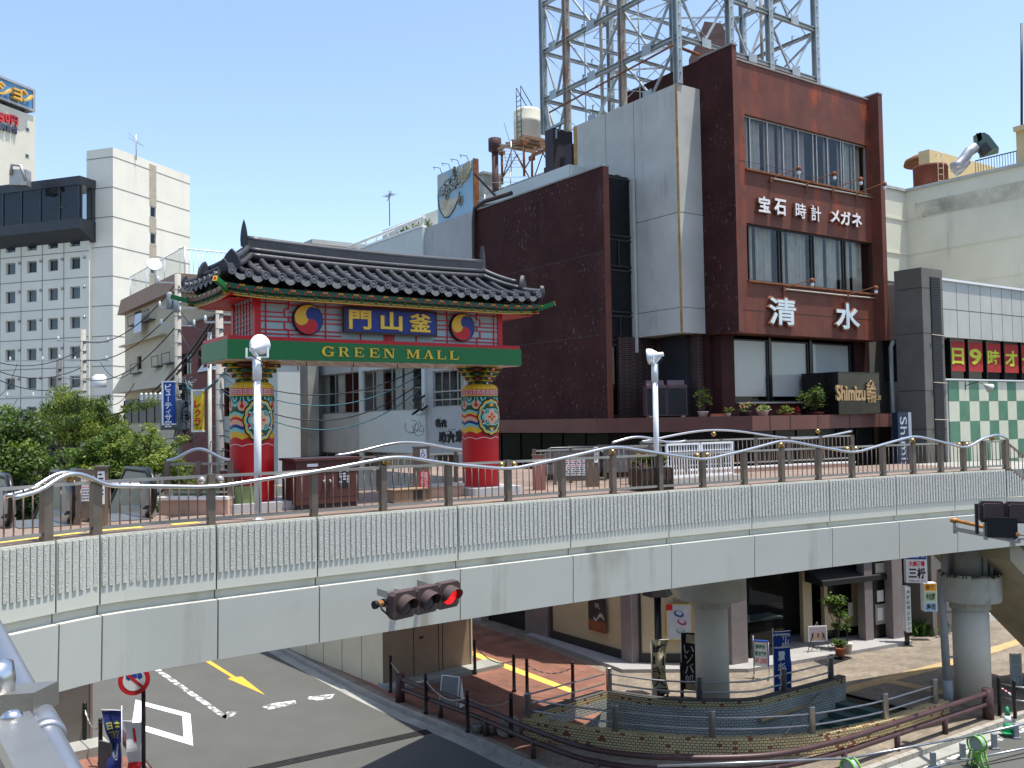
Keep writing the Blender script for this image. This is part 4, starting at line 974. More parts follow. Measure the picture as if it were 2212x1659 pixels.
for z in (19.0, 14.55, 13.3): mb.fbox(FT, sP0+.002, sP1-.002, -.499, -.494, z-.008, z+.008) if z < 14 or z > 18.8 else None
mb.build('panel_joints', m_dkframe, jb)
def strip_window(h, parts, curt, fmat, name='window'):
	"""one ribbon window: frame, panes, curtains and the dark room behind"""
	a, b, c, d = h
	mb = MB(); T = -.5
	mb.fbox(FT, a, b, T-.20, T-.12, c, c+.06); mb.fbox(FT, a, b, T-.20, T-.12, d-.06, d)
	for q_ in parts:
		w_ = .05; s_ = a+(b-a)*q_; s_ = min(max(s_, a+w_/2), b-w_/2); mb.fbox(FT, s_-w_/2, s_+w_/2, T-.21, T-.11, c+.061, d-.061)
	fr_ = mb.build(name, fmat, jb)
	mb = MB(); mb.frect(FT, a, b, c, d, T-.16); mb.build('pane', m_glass, fr_, fix=False)
	mb = MB(); mb.fbox(FT, a-.1, b+.1, T-1.4, T-1.3, c-.2, d+.2); mb.fbox(FT, a-.1, b+.1, T-1.3, T-.27, c-.3, c-.2); mb.build('room', m_room, fr_)
	for (q0, q1, m) in curt:
		mb = MB(); s0_, s1_ = a+(b-a)*q0, a+(b-a)*q1; n = max(6, int((s1_-s0_)/.05)); dz = 0
		for k in range(n):
			A, B = s0_+(s1_-s0_)*k/n, s0_+(s1_-s0_)*(k+1)/n; ta, tb = T-.42+.05*sin(k*1.3), T-.42+.05*sin((k+1)*1.3)
			mb.face([FT.p(A, ta, c), FT.p(B, tb, c), FT.p(B, tb, d), FT.p(A, ta, d)], 0, True)
		mb.build('curtain', m, fr_, fix=False)
strip_window(h1, [0, .055, .185, .305, .425, .545, .575, .665, .78, .80, .90, 1], [(.06, .17, m_curtain), (.2, .29, m_curtain2), (.31, .42, m_curtain2), (.44, .52, m_curtain2), (.68, .74, m_curtain2), (.80, .90, m_curtain), (.92, .99, m_curtain)], m_alu)
strip_window(h2, [0, .03, .25, .27, .5, .52, .76, .78, 1], [(.05, .10, m_curtain), (.12, .24, m_curtain), (.29, .33, m_curtain), (.36, .50, m_curtain), (.56, .64, m_curtain), (.67, .76, m_curtain), (.78, .87, m_curtain), (.89, .97, m_curtain)], m_dkframe)
mb = MB()
for h in (h1, h2): mb.fbox(FT, h[0]-.03, h[1]+.03, -.499, -.40, h[2]-.07, h[2]-.0)
mb.build('window_sills', m_rust, jb)
zl = lambda x, y: ((x/1.843+2200)/1.4756, (y/1.843+500)/1.4756)
def sign_char(fr, ch, x0, x1, y0, y1, bold, mb_back, mb_face, ex=.06):
	xm, ym = (x0+x1)/2, (y0+y1)/2
	a, b = fr.s(zl(x0, ym)[0], 0, zl(x0, ym)[1]), fr.s(zl(x1, ym)[0], 0, zl(x1, ym)[1]); c, d = fr.z(*zl(xm, y1)), fr.z(*zl(xm, y0))
	text(mb_back, fr, ch, a-ex*.4, b+ex*.4, c-ex*.4, d+ex*.4, .03, .14, 0, bold+.008); text(mb_face, fr, ch, a, b, c, d, .1401, .155, 0, bold)
m_letw = mat('white_letter_face', (.80, .78, .76), .4, .06, 4); m_letb = mat('bronze_letter', (.32, .15, .09), .45, .25, 5, metal=.4); m_letblue = mat('pale_letter_face', (.62, .72, .74), .3, .06, 3)
mbk, mfc = MB(), MB()
for ch, x0, x1, y0, y1 in (('宝', 385, 452, 238, 330), ('石', 478, 545, 253, 345), ('時', 602, 662, 277, 365), ('計', 693, 750, 292, 382), ('メ', 808, 860, 314, 390), ('ガ', 866, 925, 325, 405), ('ネ', 932, 990, 335, 415)):
	sign_char(f5, ch, x0, x1, y0, y1, .008 if ch in '時計' else .026, mbk, mfc)
	if ch in '石計ネ': s1_ = mfc.build('wall_lettering', m_letw, jb); mbk.build('letter_sides', m_letb, s1_); mbk, mfc = MB(), MB()
for a_ in (('清', 448, 603, 832, 988, .018), ('水', 838, 978, 864, 1013, .022)):
	mbk, mfc = MB(), MB(); sign_char(f5, *a_, mbk, mfc, .16); s1_ = mfc.build('wall_lettering', m_letblue, jb); mbk.build('letter_sides', m_letb, s1_)
for i, (x0, y0) in enumerate(((465, 140), (675, 168), (830, 197), (970, 222), (543, 778), (917, 817))):
	s_, z_ = f5.hit(*zl(x0, y0)); b = f5.p(s_, .05, z_); e = f5.p(s_+.05, 1.35, z_+.22)
	mb = MB(); mb.tube([b, b + nF*.12 + UP*.05, e], .018, 6); mb.box(b - uF*.06 - UP*.08, uF*.12, nF*.05, UP*.16); mb.tube([b - UP*.35, b], .02, 6); lm = mb.build('sign_lamp', m_rust, jb)
	mb = MB(); mb.lathe(e - UP*.02, [(.04, .06), (.085, .02), (.09, -.10), (.05, -.11)], 14); mb.build('lamp_socket', m_rust, lm)
	mb = MB(); mb.lathe(e - UP*.13, [(.045, 0), (.075, -.06), (.06, -.13), (.01, -.16)], 14); mb.build('bulb', mat('bulb_glass', (.85, .85, .85), .1, .02, spec=.7), lm)
m_cond = mat('conduit', (.50, .44, .36), .5, .15, 4)
mb = MB(); P = lambda x, y: f5.p(*(lambda h: (h[0], .06, h[1]))(f5.hit(*zl(x, y))))
mb.tube([P(470, 128), P(675, 168), P(830, 197), P(1075, 243)], .035, 6); mb.tube([P(543, 778), P(917, 817), P(1095, 833)], .035, 6); mb.tube([P(1078, 245), P(1093, 560), P(1097, 833), P(1103, 960), P(1103, 1070)], .022, 6)
for x, y in ((1075, 243), (1097, 833), (1103, 1068)): mb.box(P(x, y) - uF*.11 - UP*.10, uF*.22, nF*.12, UP*.20)
mb.build('conduit', m_cond, jb)
FW = Fr((6.41, 34.7), AS); FW.n = nS          # its left face, s runs back
ZW0, ZW1 = 12.45, 21.9
fwf = Fr((6.41, 34.7), AF)                    # its front face
mb = MB(); mb.box(V((6.41, 34.7, ZW0)), uF*1.32, uS*6.2, UP*(ZW1-ZW0)); mb.build('concrete_block', m_wconc, jb)
mb = MB()
for z in (ZW0+.95, ZW0+4.55): mb.fbox(fwf, -.003, 1.25, -.002, .003, z-.01, z+.01); mb.fbox(FW, 0, 6.1, .0, .003, z-.01, z+.01)
for s_ in (2.4, 4.1): mb.fbox(FW, s_-.008, s_+.008, 0, .003, ZW0+4.6, ZW1)
mb.build('block_joints', m_dkframe, jb)
mb = MB(); mb.fbox(FW, -.006, .10, -.0, .004, ZW0+.02, ZW1-.02); mb.fbox(fwf, -.006, .03, 0, .004, ZW0+.02, ZW1-.02); mb.build('rust_streak', m_ruststain, jb); mb = MB(); mb.fbox(FW, 5.95, 6.2, 0, .004, ZW0+4, ZW1-.02); mb.build('rust_streak', m_ruststain, jb)
mb = MB(); c = FW.p(3.4, .0, 19.05); mb.tube([c, c + nS*.12], .12, 14); mb.tube([c + nS*.12, c + nS*.125], .09, 14); mb.build('vent_pipe', m_dkframe, jb)
ring(FW.p(.35, -.3, ZW0-.12), .06, .014, uF, 'hanging_ring', None, jb)
m_dbrick = brick('dark_brown_brick', (.05, .02, .018), (.035, .015, .014), (.10, .07, .06), .24, .08, ang=-AF+90, mode='wall', ms=.012)
m_dbrick2 = brick('dark_brown_brick_b', (.05, .02, .018), (.035, .015, .014), (.10, .07, .06), .24, .08, ang=AF-90+90, mode='wall', ms=.012)
LZ0, LZ1 = 8.74, 9.28
mb = MB(); mb.fbox(fwf, -1.05, 2.2, -2.6, -2.4, LZ1, ZW0); mb.fbox(fwf, .95, 1.3, -2.39, -.2, LZ1, ZW0); mb.build('brick_recess', m_dbrick, jb)
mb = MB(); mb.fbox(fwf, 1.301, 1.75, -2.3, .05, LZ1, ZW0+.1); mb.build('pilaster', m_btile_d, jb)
mb = MB(); mb.fbox(FT, -.55, sR-.3, -3.5, -2.2, LZ1, ZT0-.002); mb.build('third_floor_core', m_room, jb)
f3 = FT.off(-1.15)
b0_, b1_ = f3.s(1563, 0, 800), f3.s(1876, 0, 830); z3a, z3b = f3.z(1700, 868), f3.z(1700, 737)
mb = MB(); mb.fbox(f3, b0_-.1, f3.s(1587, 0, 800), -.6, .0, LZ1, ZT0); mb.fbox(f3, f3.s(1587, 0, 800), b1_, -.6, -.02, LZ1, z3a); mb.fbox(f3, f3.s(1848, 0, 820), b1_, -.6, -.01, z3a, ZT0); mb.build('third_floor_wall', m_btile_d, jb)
for x0, x1 in ((1587, 1663), (1669, 1750), (1758, 1842)):
	a, b = f3.s(x0, 0, 800), f3.s(x1, 0, 810); mb = MB(); w_ = .05
	mb.fbox(f3, a, b, -.16, -.06, z3a, z3a+.05); mb.fbox(f3, a, b, -.16, -.06, z3b-.05, z3b); mb.fbox(f3, a, a+w_, -.16, -.06, z3a+.051, z3b-.051); mb.fbox(f3, b-w_, b, -.16, -.06, z3a+.051, z3b-.051)
	o = mb.build('window', m_dkframe, jb); mb = MB(); mb.frect(f3, a+w_, b-w_, z3a+.05, z3b-.05, -.1); mb.build('pane', m_glass, o, fix=False)
	mb = MB(); mb.fbox(f3, a+w_, b-w_, -.17, -.165, z3a+.22, z3b-.02); mb.build('blind', m_blind, o)
mb = MB();
for x in (1666, 1754, 1845): a = f3.s(x, 0, 800); mb.fbox(f3, a-.07, a+.07, -.2, -.03, z3a, ZT0-.01)
mb.build('mullions', m_blackgl, jb)
mb = MB(); mb.fbox(f3, f3.s(1590, 0, 868), f3.s(1860, 0, 868), -.05, .12, z3a-.06, z3a-.0); mb.build('window_sills', m_conc_d, jb)
WC = V((3.64, 35.5, 0)); FWg = Fr(WC, AS); FWg.n = nS; WL_ = 9.0; ZWg = 19.0
fwgf = Fr(WC, AF)
mb = MB(); mb.box(WC + UP*LZ1, uF*.28, uS*WL_, UP*(ZWg-LZ1)); mb.build('wing_wall', m_flaky, jb)
mb = MB(); mb.fbox(fwgf, .0, .281, 0, .012, LZ1, ZWg); mb.build('wing_edge', m_btile, jb)
mb = MB(); mb.box(WC - uF*.04 - uS*.03 + UP*(ZWg+.001), uF*.36, uS*(WL_+.03), UP*.06); mb.build('coping', m_conc_d, jb)
mb = MB()
for z in (12.5, 15.7): mb.fbox(FWg, .0, WL_, 0, .004, z-.009, z+.009)
mb.build('panel_joints', m_dkframe, jb)
sG = 1.62
mb = MB(); mb.fbox(fwgf, .283, sG, -8.6, -.35, LZ1, ZWg-.15); mb.build('wing_core', m_room, jb)
for z0, z1 in ((LZ1+.05, 12.15), (12.3, 13.3), (13.4, 15.1), (15.2, 16.3), (16.4, ZWg-.25)):
	mb = MB(); mb.fbox(fwgf, .283, sG, -.33, -.25, z0, z0+.07); mb.fbox(fwgf, .283, sG, -.33, -.25, z1-.07, z1)
	if z1-z0 < 1.2: mb.fbox(fwgf, .93, .99, -.33, -.25, z0+.071, z1-.071)
	o = mb.build('window', m_dkframe, jb); mb = MB(); mb.frect(fwgf, .283, sG, z0, z1, -.29); mb.build('pane', m_glass_d, o, fix=False)
mb = MB(); mb.fbox(fwgf, 1.62, 1.75, -6, -.1, ZW0-.6, ZWg-.2); mb.build('slot_wall', m_wconc, jb)
mb = MB(); z = 19.25; pts = [FWg.p(WL_+.02, .12, 9.3), FWg.p(WL_+.02, .12, 18.5), FWg.p(WL_-.1, .12, 19.1), FWg.p(WL_-.8, .0, 19.3), FWg.p(WL_-2.6, -.2, 19.32)]; mb.tube(pts, .10, 10); mb.build('downpipe', mat('dark_pipe', (.045, .03, .03), .4, .2), jb)
LP = [at(1927, 905, 39.0), V((8.66, 33.62, 0)), V((3.1, 34.9, 0)), V((-2.1, 42.2, 0)), V((2.5, 45.5, 0)), V((17.5, 42, 0))]
LP = [V((p.x, p.y, 0)) for p in LP]
m_ledge = mat('ledge_tile', (.155, .062, .045), .5, .12, 1.0, streak=.5, scol=(.08, .035, .03), sscale=2.2, bump=.1)
mb = MB(); mb.prism([p + UP*LZ0 for p in LP], UP*(LZ1-LZ0)); mb.build('ledge', m_ledge, jb)
mb = MB(); fL = Fr(LP[1], math.degrees(math.atan2(LP[0].x-LP[1].x, LP[0].y-LP[1].y)))
for k in (1.0, 2.2, 3.9, 6.0, 8.1): mb.fbox(fL, k-.03, k+.03, 0, .004, LZ0, LZ1)
mb.build('ledge_joints', mat('ledge_stain', (.05, .025, .02), .7, .2), jb)
L2 = [p + (V((10.5, 41, 0))-p).normalized()*.75 for p in LP]
mb = MB(); mb.prism([p + UP*4.6 for p in L2], UP*(LZ0-4.602)); mb.build('second_floor_core', m_blackgl, jb)
for A, B, n in ((L2[1], L2[0], 6), (L2[2], L2[1], 4), (L2[3], L2[2], 6)):
	f_ = Fr(A, math.degrees(math.atan2(B.x-A.x, B.y-A.y)));
	if f_.n.dot(V((0, -1, 0))) < 0: f_.n = -f_.n
	Lh = (B-A).length
	mb = MB()
	for k in range(n+1): s_ = Lh*k/n; mb.fbox(f_, max(0, s_-.04), min(Lh, s_+.04), .004, .05, 4.7, LZ0-.001)
	mb.fbox(f_, 0, Lh, .006, .046, 6.9, 7.0); mb.build('second_floor_mullions', m_blackgl, jb)
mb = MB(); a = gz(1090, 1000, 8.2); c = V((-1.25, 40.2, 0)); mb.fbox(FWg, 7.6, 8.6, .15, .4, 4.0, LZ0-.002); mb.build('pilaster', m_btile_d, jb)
S1 = V((4.3, 34.75, 0)); S2 = V((8.1, 34.35, 0)); S3 = V((15.45, 37.75, 0))
zs = 4.55
m_plinth = mat('granite_step', (.30, .29, .28), .75, .12, 2, fine=.25, bscale=60, bump=.1)
cp = [S1 + V((-.5, -.9, 0)), S2 + V((.2, -.7, 0)), S3 + V((.3, -.4, 0)), S3 + V((0, 3, 0)), V((2.0, 41.0, 0)), V((.4, 39.6, 0))]
mb = MB(); mb.prism([p + UP*(SWZ+.001) for p in cp], UP*.13); struct(mb.build('shop_step', m_plinth, loc=(0, 0, 0)))
zb = SWZ+.132
fs1 = Fr(S1, AS); fs1.n = nS;
fc = Fr(S1, math.degrees(math.atan2(S2.x-S1.x, S2.y-S1.y))); Lc = (S2-S1).length
f2 = Fr(S2, math.degrees(math.atan2(S3.x-S2.x, S3.y-S2.y))); L2_ = (S3-S2).length
def shop(fr, a, b, z0, z1, m, t=-.05, base=True, name='display_window'):
	mb = MB(); mb.fbox(fr, a, b, t-.05, t+.05, z0, z0+.32) ; mb.fbox(fr, a, a+.06, t-.05, t+.03, z0+.321, z1); mb.fbox(fr, b-.06, b, t-.05, t+.03, z0+.321, z1); o = mb.build(name, m_dkframe, jb)
	mb = MB(); mb.fbox(fr, a+.06, b-.06, t-.06, t-.02, z0+.321, z1); mb.build('display_panel', m, o); return o
a1, a2 = fs1.s(1347, 0, 1420), fs1.s(1190, 0, 1380)
shop(fs1, a1, a2, zb, zs, m_cream)
mb = MB(); mb.fbox(fs1, -.1, a1-.02, -.45, .12, zb-.001, zs); mb.build('granite_column', m_gran2, jb)
a3, a4 = fs1.s(1186, 0, 1380), fs1.s(1137, 0, 1380); mb = MB(); mb.fbox(fs1, a3, a4, -.45, .05, zb-.001, zs); mb.build('granite_column', m_gran2, jb)
mb = MB(); mb.fbox(fs1, a4+.02, a4+8, -.6, -.3, SWZ, zs); mb.build('shutter_wall', m_room, jb)
shop(fc, .28, Lc-.25, zb, zs, m_cream)
m_pblack = mat('poster_black', (.02, .02, .022), .4, .3, 3); m_pwhite = mat('poster_pale', (.50, .53, .58), .5, .12, 2)
m_sred = mat('sign_red', (.60, .02, .03), .5, .05); m_sblue = mat('sign_blue', (.02, .07, .32), .5, .05); m_sgreen = mat('sign_green', (.02, .22, .10), .5, .05); m_swhite = mat('sign_white', (.80, .81, .80), .5, .04)
m_syel = mat('sign_yellow', (.75, .52, .02), .5, .06); m_sblack = mat('sign_black', (.015, .015, .018), .5, .1)
a, b, c, d = fs1.rect(1274, 1312, 1290, 1364, 0); mb = MB(); mb.fbox(fs1, a, b, .06, .075, c, d, 0)
mb.fbox(fs1, a, b, .0751, .077, c, c+.42, 1); mb.fbox(fs1, b-.18, b-.0, .0751, .078, d-.16, d, 2)
for k in range(9): mb.fbox(fs1, a+.12+.07*k, a+.17+.07*k, .0752, .079, c+.5+.10*sin(k*.7), c+.62+.13*sin(k*.7), 3)
po = mb.build('poster', [m_pblack, mat('poster_rust', (.22, .07, .03), .5, .3, 4), m_sred, m_pwhite], jb)
mb = MB(); f_ = fs1.off(.076); text(mb, f_, 'WL', b-.4, a+.35, d-.42, d-.22, 0.0, .003); mb.build('poster_lettering', m_pwhite, po)
a, b, c, d = fc.rect(1441, 1492, 1306, 1380, 0); mb = MB(); mb.fbox(fc, a-.03, b+.03, .04, .06, c-.03, d+.03, 1); mb.fbox(fc, a, b, .0601, .07, c, d, 0); mb.fbox(fc, a-.03, a+.2, .0701, .075, d-.2, d+.02, 2)
for (x, z, r_, m) in ((.5, .74, .20, 3), (.62, .50, .18, 4), (.55, .24, .17, 5)):
	q_ = V(fc.p(a+(b-a)*x, .0705, c+(d-c)*z)); ax = fc.n
	e1 = fc.u*cos(.35) - UP*sin(.35)*.6; e2 = UP*.62; N = 20
	for k in range(N):
		f1 = lambda kk, rr, dz=0: q_ + e1*rr*cos(2*pi*kk/N) + e2*rr*sin(2*pi*kk/N) + UP*dz
		mb.face([f1(k, r_), f1(k+1, r_), f1(k+1, r_*.62, .03), f1(k, r_*.62, .03)], m)
po = mb.build('poster', [m_pwhite, m_syel, m_sred, mat('ring_blue', (.03, .09, .28), .3, .2, 9), mat('ring_magenta', (.30, .05, .16), .3, .3, 9), mat('ring_teal', (.10, .38, .28), .3, .3, 9)], jb, fix=False)
mb = MB(); a, b, c, d = fc.rect(1453, 1487, 1291, 1303, 0); text(mb, fc.off(.02), 'Shimizu', a, b, c, d, .0, .02); mb.build('shop_lettering', mat('bronze_script', (.16, .11, .05), .5, .1), jb)
mb = MB(); mb.fbox(f2, -.3, .42, -.5, .05, zb-.001, zs); mb.build('granite_column', m_gran2, jb)
mb = MB(); mb.fbox(f2, .42, L2_, -3.0, -2.6, zb-.001, zs); mb.fbox(f2, .42, L2_, -2.59, -.2, zs-.5, zs); mb.build('entrance_recess', m_room, jb)
d0, d1 = f2.s(1620, -.4, 1400), f2.s(1692, -.4, 1390)
mb = MB(); mb.fbox(f2, d0, d1, -1.2, -.4, zb, zb+.75, 0); mb.fbox(f2, d0, d1, -1.2, -.38, zb+1.32, zb+1.40, 1); o = mb.build('display_case', [m_dkframe, mat('pale_shelf', (.35, .42, .40), .4, .1)], jb)
mb = MB(); mb.frect(f2, d0, d1, zb, zs-.6, -.36); mb.frect(f2, d0, d1, zb+.76, zb+1.3, -.9); mb.build('pane', m_glass_d, o, fix=False)
m_awn = mat('black_awning', (.018, .018, .02), .7, .2)
c0, c1 = f2.s(1786, -1.3, 1340), f2.s(1866, -1.3, 1330)
mb = MB(); mb.fbox(f2, c0-1.2, c0-.75, -1.5, -1.3, zb, zs-.7, 0); mb.fbox(f2, c0-.1, c1, -1.5, -1.3, zb+.35, zs-.5, 0); mb.build('cream_wall', [m_cream], jb)
mb = MB(); mb.fbox(f2, c0-.1, c1, -1.5, -1.28, zb, zb+.349); mb.fbox(f2, c0+.1, c0+1.3, -1.29, -1.25, zb+1.0, zb+2.35); mb.build('menu_window', m_blackgl, jb)
mb = MB(); mb.fbox(f2, c0+1.1, c0+1.35, -1.245, -1.23, zb+.8, zb+1.35); mb.build('notice', m_swhite, jb)
mb = MB(); mb.prism([f2.p(c0-1.1, -1.28, zb+2.9), f2.p(c0-1.1, -.3, zb+2.55), f2.p(c0-1.1, -.3, zb+2.35), f2.p(c0-1.1, -1.28, zb+2.4)], f2.u*3.6); mb.build('awning', m_awn, jb)
for x0, x1, t_ in ((1871, 1888, -.35), (1931, 1953, -.05)):
	a, b = f2.s(x0, t_, 1380), f2.s(x1, t_, 1380); mb = MB(); mb.fbox(f2, a, b, t_-.4, t_, zb-.001, zs); mb.build('granite_column', m_gran2, jb)
a, b = f2.s(1889, -.35, 1380), f2.s(1930, -.35, 1380); mb = MB(); mb.fbox(f2, a, b, -.65, -.45, zb, zs); o = mb.build('notice_wall', m_blackgl, jb)
mb = MB(); mb.fbox(f2, a+.2, b-.25, -.449, -.44, zb+.55, zb+1.35, 0)
for (x, z, w_, h_, m) in ((.3, 1.45, .35, .45, 1), (.85, 1.5, .25, .4, 2), (1.0, 2.0, .2, .4, 2), (.25, 2.6, .9, .4, 2), (.3, .7, .3, .5, 3), (.75, .95, .35, .2, 4)): mb.fbox(f2, a+x, a+x+w_, -.439, -.43, zb+z, zb+z+h_, m)
mb.build('notices', [mat('notice_grey', (.30, .30, .30), .6), m_swhite, m_curtain, m_swhite, m_rust], o)
mb = MB(); mb.fbox(f2, L2_-.3, L2_+.0, -6, -.5, zb, zs); mb.build('end_wall', m_conc_d, jb)
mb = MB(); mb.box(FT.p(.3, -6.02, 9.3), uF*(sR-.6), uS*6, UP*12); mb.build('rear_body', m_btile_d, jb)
mb = MB(); mb.prism([p + UP*zs for p in (S1*.75+S2*.25 + V((0, .5, 0)), S2 + V((0, .6, 0)), S3 + V((-.3, .3, 0)), V((16, 41, 0)), V((2.5, 44, 0)), V((-1.0, 42.3, 0)))], UP*.049); mb.build('floor_slab', m_conc_d, jb)
mb = MB(); mb.fbox(FW, 6.3, 6.75, -2.2, .05, 17.4, 21.2); mb.fbox(FW, 7.5, 8.1, -1, .1, 15, 22.2); mb.fbox(FW, 6.2, 8.0, -1.6, -.3, 19.9, 20.9); mb.fbox(FW, 6.2, 7.4, -1.5, -.6, 15.0, 19.9); mb.build('rear_frame', mat('dark_plum_render', (.045, .036, .042), .7, .15, 1), jb)
mb = MB(); mb.box(FW.p(6.21, -.8, 19.0), uF*8, uS*5.5, UP*1.6); mb.build('rear_roof', m_conc_d, jb)
q_ = at(1487, 100, 41); q2 = at(1590, 100, 41)
x0, x1 = q_.x, q2.x; zt_ = at(1530, 46, 41).z; zm_ = at(1530, 128, 41).z
mb = MB(); pr = [(x0, 20.5), (x1+.2, 20.5), (x1+.2, zm_-.2), ((x0*.3+x1*.7), zt_-.1), ((x0*.65+x1*.35), zt_), (x0+.3, zm_+.6), (x0, zm_)]
mb.prism([V((x, 41, z)) for x, z in pr], V((1.2, 2.6, 0))); mb.build('stair_shaft', brick('shaft_tile', (.20, .13, .12), (.17, .11, .10), (.13, .09, .085), 1.2, .12, mode='wall', ms=.012), jb)
# ------------------------------------------------------------------ steel sign frame on its roof
m_gst = mat('grey_painted_steel', (.36, .40, .40), .5, .2, 1.5, metal=.2, streak=.65, scol=(.24, .12, .07), sscale=2.2, sth=.6)
m_gst2 = mat('rusty_painted_steel', (.40, .36, .30), .6, .3, 1.2, streak=1.0, scol=(.26, .09, .04), sscale=2.0, sth=.48)
A = V((6.50, 34.85, 0)); LB, LC = 8.4, 8.7
sfr = thing('steel_lattice', 'empty rusty grey steel lattice frame on top of the brown jeweller building', 'steel frame', A + UP*21.9)
def fp(a, b, z): return A + uF*(LC*b) + uS*(LB*a) + UP*z      # a: back along the side, b: along the front
ZL = [21.92, 23.75, 25.95, 28.15, 30.4]
def post(a, b, z0, w_, m=m_gst, nm='post'):
	mb = MB(); d = w_/2
	p = fp(a, b, 0); mb.box(p - uF*d - uS*d + UP*z0, uF*w_, uS*w_*.14, UP*(ZL[-1]-z0)); mb.box(p - uF*d + uS*(d-w_*.14) + UP*z0, uF*w_, uS*w_*.14, UP*(ZL[-1]-z0)); mb.box(p - uF*w_*.07 - uS*(d-w_*.141) + UP*z0, uF*w_*.14, uS*(w_*.718), UP*(ZL[-1]-z0))
	for k in range(18): mb.box(p - uF*.03 - uS*(d+.05) + UP*(z0+.4+k*.45), uF*.06, uS*.05, UP*.03)
	mb.build(nm, m, sfr)
for a, b, z0, m in ((0, 0, 21.92, m_gst), (.37, 0, 21.95, m_gst2), (.80, 0, 21.92, m_gst2), (1, 0, 22.2, m_gst), (0, .34, 22.9, m_gst), (0, .62, 22.9, m_gst), (0, .97, 22.9, m_gst), (.98, .45, 20.6, m_gst), (.98, .95, 20.6, m_gst), (.5, 1, 20.6, m_gst), (.45, .42, 20.6, m_gst)):
	post(a, b, z0, .25, m)
for a, b in ((.52, .12), (.64, .10), (.18, .52), (.2, .8)):
	mb = MB(); mb.tube([fp(a, b, 20.7), fp(a, b, ZL[-1])], .075, 8); mb.build('pipe_post', m_gst2, sfr)
def beam(a0, b0, a1, b1, z0, z1, w_=.17, m=m_gst, nm='beam', plates=True):
	p, q_ = fp(a0, b0, z0), fp(a1, b1, z1); mb = MB(); d = (q_-p).normalized(); x = d.cross(UP)
	mb.bar(p + UP*w_*.45, q_ + UP*w_*.45, w_, w_*.14); mb.bar(p - UP*w_*.45, q_ - UP*w_*.45, w_, w_*.14); mb.bar(p, q_, w_*.16, w_*.75)
	if plates:
		n = int((q_-p).length/1.6)
		for k in range(1, n+1): c = p.lerp(q_, (k)/(n+1)); mb.bar(c + UP*.08, c + UP*.30, .05, .05, 0, d); mb.bar(c + UP*.29, c + UP*.30 + x*.12, .05, .04)
	mb.build(nm, m, sfr)
for z in ZL[1:]:
	beam(0, 0, 1, 0, z, z); beam(0, 0, 0, .99, z, z); beam(1, 0, 1, 1, z, z, .14); beam(.0, 1, 1, 1, z, z, .14)
for k in range(3): beam(.80, 0, .80, 1, ZL[k+1]+.02, ZL[k+1]+.02, .12, plates=False)
mb = MB(); mb.tube([fp(-.02, -.04, 23.3), fp(.9, -.04, 22.9)], .04, 8); mb.tube([fp(0, .03, 23.35), fp(0, .32, 23.2)], .06, 8); mb.build('tie_pipe', m_rust, sfr)
mb = MB()
for a0, a1 in ((0, .37), (.37, .80), (.80, 1.0)):
	for z0, z1 in zip(ZL, ZL[1:]):
		am = (a0+a1)/2
		for p, q_ in ((fp(a0, .012, z1), fp(am, .012, z0)), (fp(am, .012, z0), fp(a1, .012, z1))): mb.bar(p, q_, .09, .07, 0)
		mb.box(fp(am, -.016, z0-.2) - uS*.25, uS*.5, uF*.02, UP*.4)
mb.build('side_bracing', m_gst, sfr)
mb = MB()
for b0_, b1_ in ((0, .34), (.34, .62), (.62, .97)):
	for z0, z1 in zip(ZL[1:], ZL[2:]):
		bm_ = (b0_+b1_)/2
		for p, q_ in ((fp(.012, b0_, z1), fp(.012, bm_, z0)), (fp(.012, bm_, z0), fp(.012, b1_, z1))): mb.bar(p, q_, .08, .07, 0)
		mb.box(fp(-.016, bm_, z0-.15) - uF*.25, uF*.5, uS*.02, UP*.35)
		mb.tube([fp(.06, b0_, z0), fp(.06, b1_, z1)], .018, 5); mb.tube([fp(.06, b1_, z0), fp(.06, b0_, z1)], .018, 5)
mb.build('front_bracing', m_gst, sfr)
mb = MB()
for z0, z1 in zip(ZL, ZL[1:]):
	for b0_, b1_ in ((0, .45), (.45, .95)):
		mb.bar(fp(1, b0_, z0), fp(1, b1_, z1), .07, .07); mb.tube([fp(1, b1_, z0), fp(1, b0_, z1)], .018, 5)
	for a0, a1 in ((0, .5), (.5, 1)): mb.bar(fp(a0, 1, z1), fp(a1, 1, z0), .07, .07)
	for a0 in (.25, .65): mb.tube([fp(a0, 0, z0), fp(a0, 0, z1)], .03, 6)
	mb.tube([fp(.1, .1, z0), fp(.7, .1, z1)], .018, 5); mb.tube([fp(.7, .1, z0), fp(.1, .1, z1)], .018, 5)
	mb.bar(fp(0, 0, z1), fp(1, 1, z1), .08, .08); mb.bar(fp(.5, 0, z0), fp(.5, 1, z1), .06, .06)
mb.build('rear_bracing', m_gst, sfr)
mb = MB(); mb.bar(fp(1, 0, 23.75), fp(.93, .0, 22.1), .16, .16); mb.bar(fp(.80, 0, 22.4), fp(.98, 0, 22.3), .12, .12); mb.build('leg_brace', m_gst, sfr)
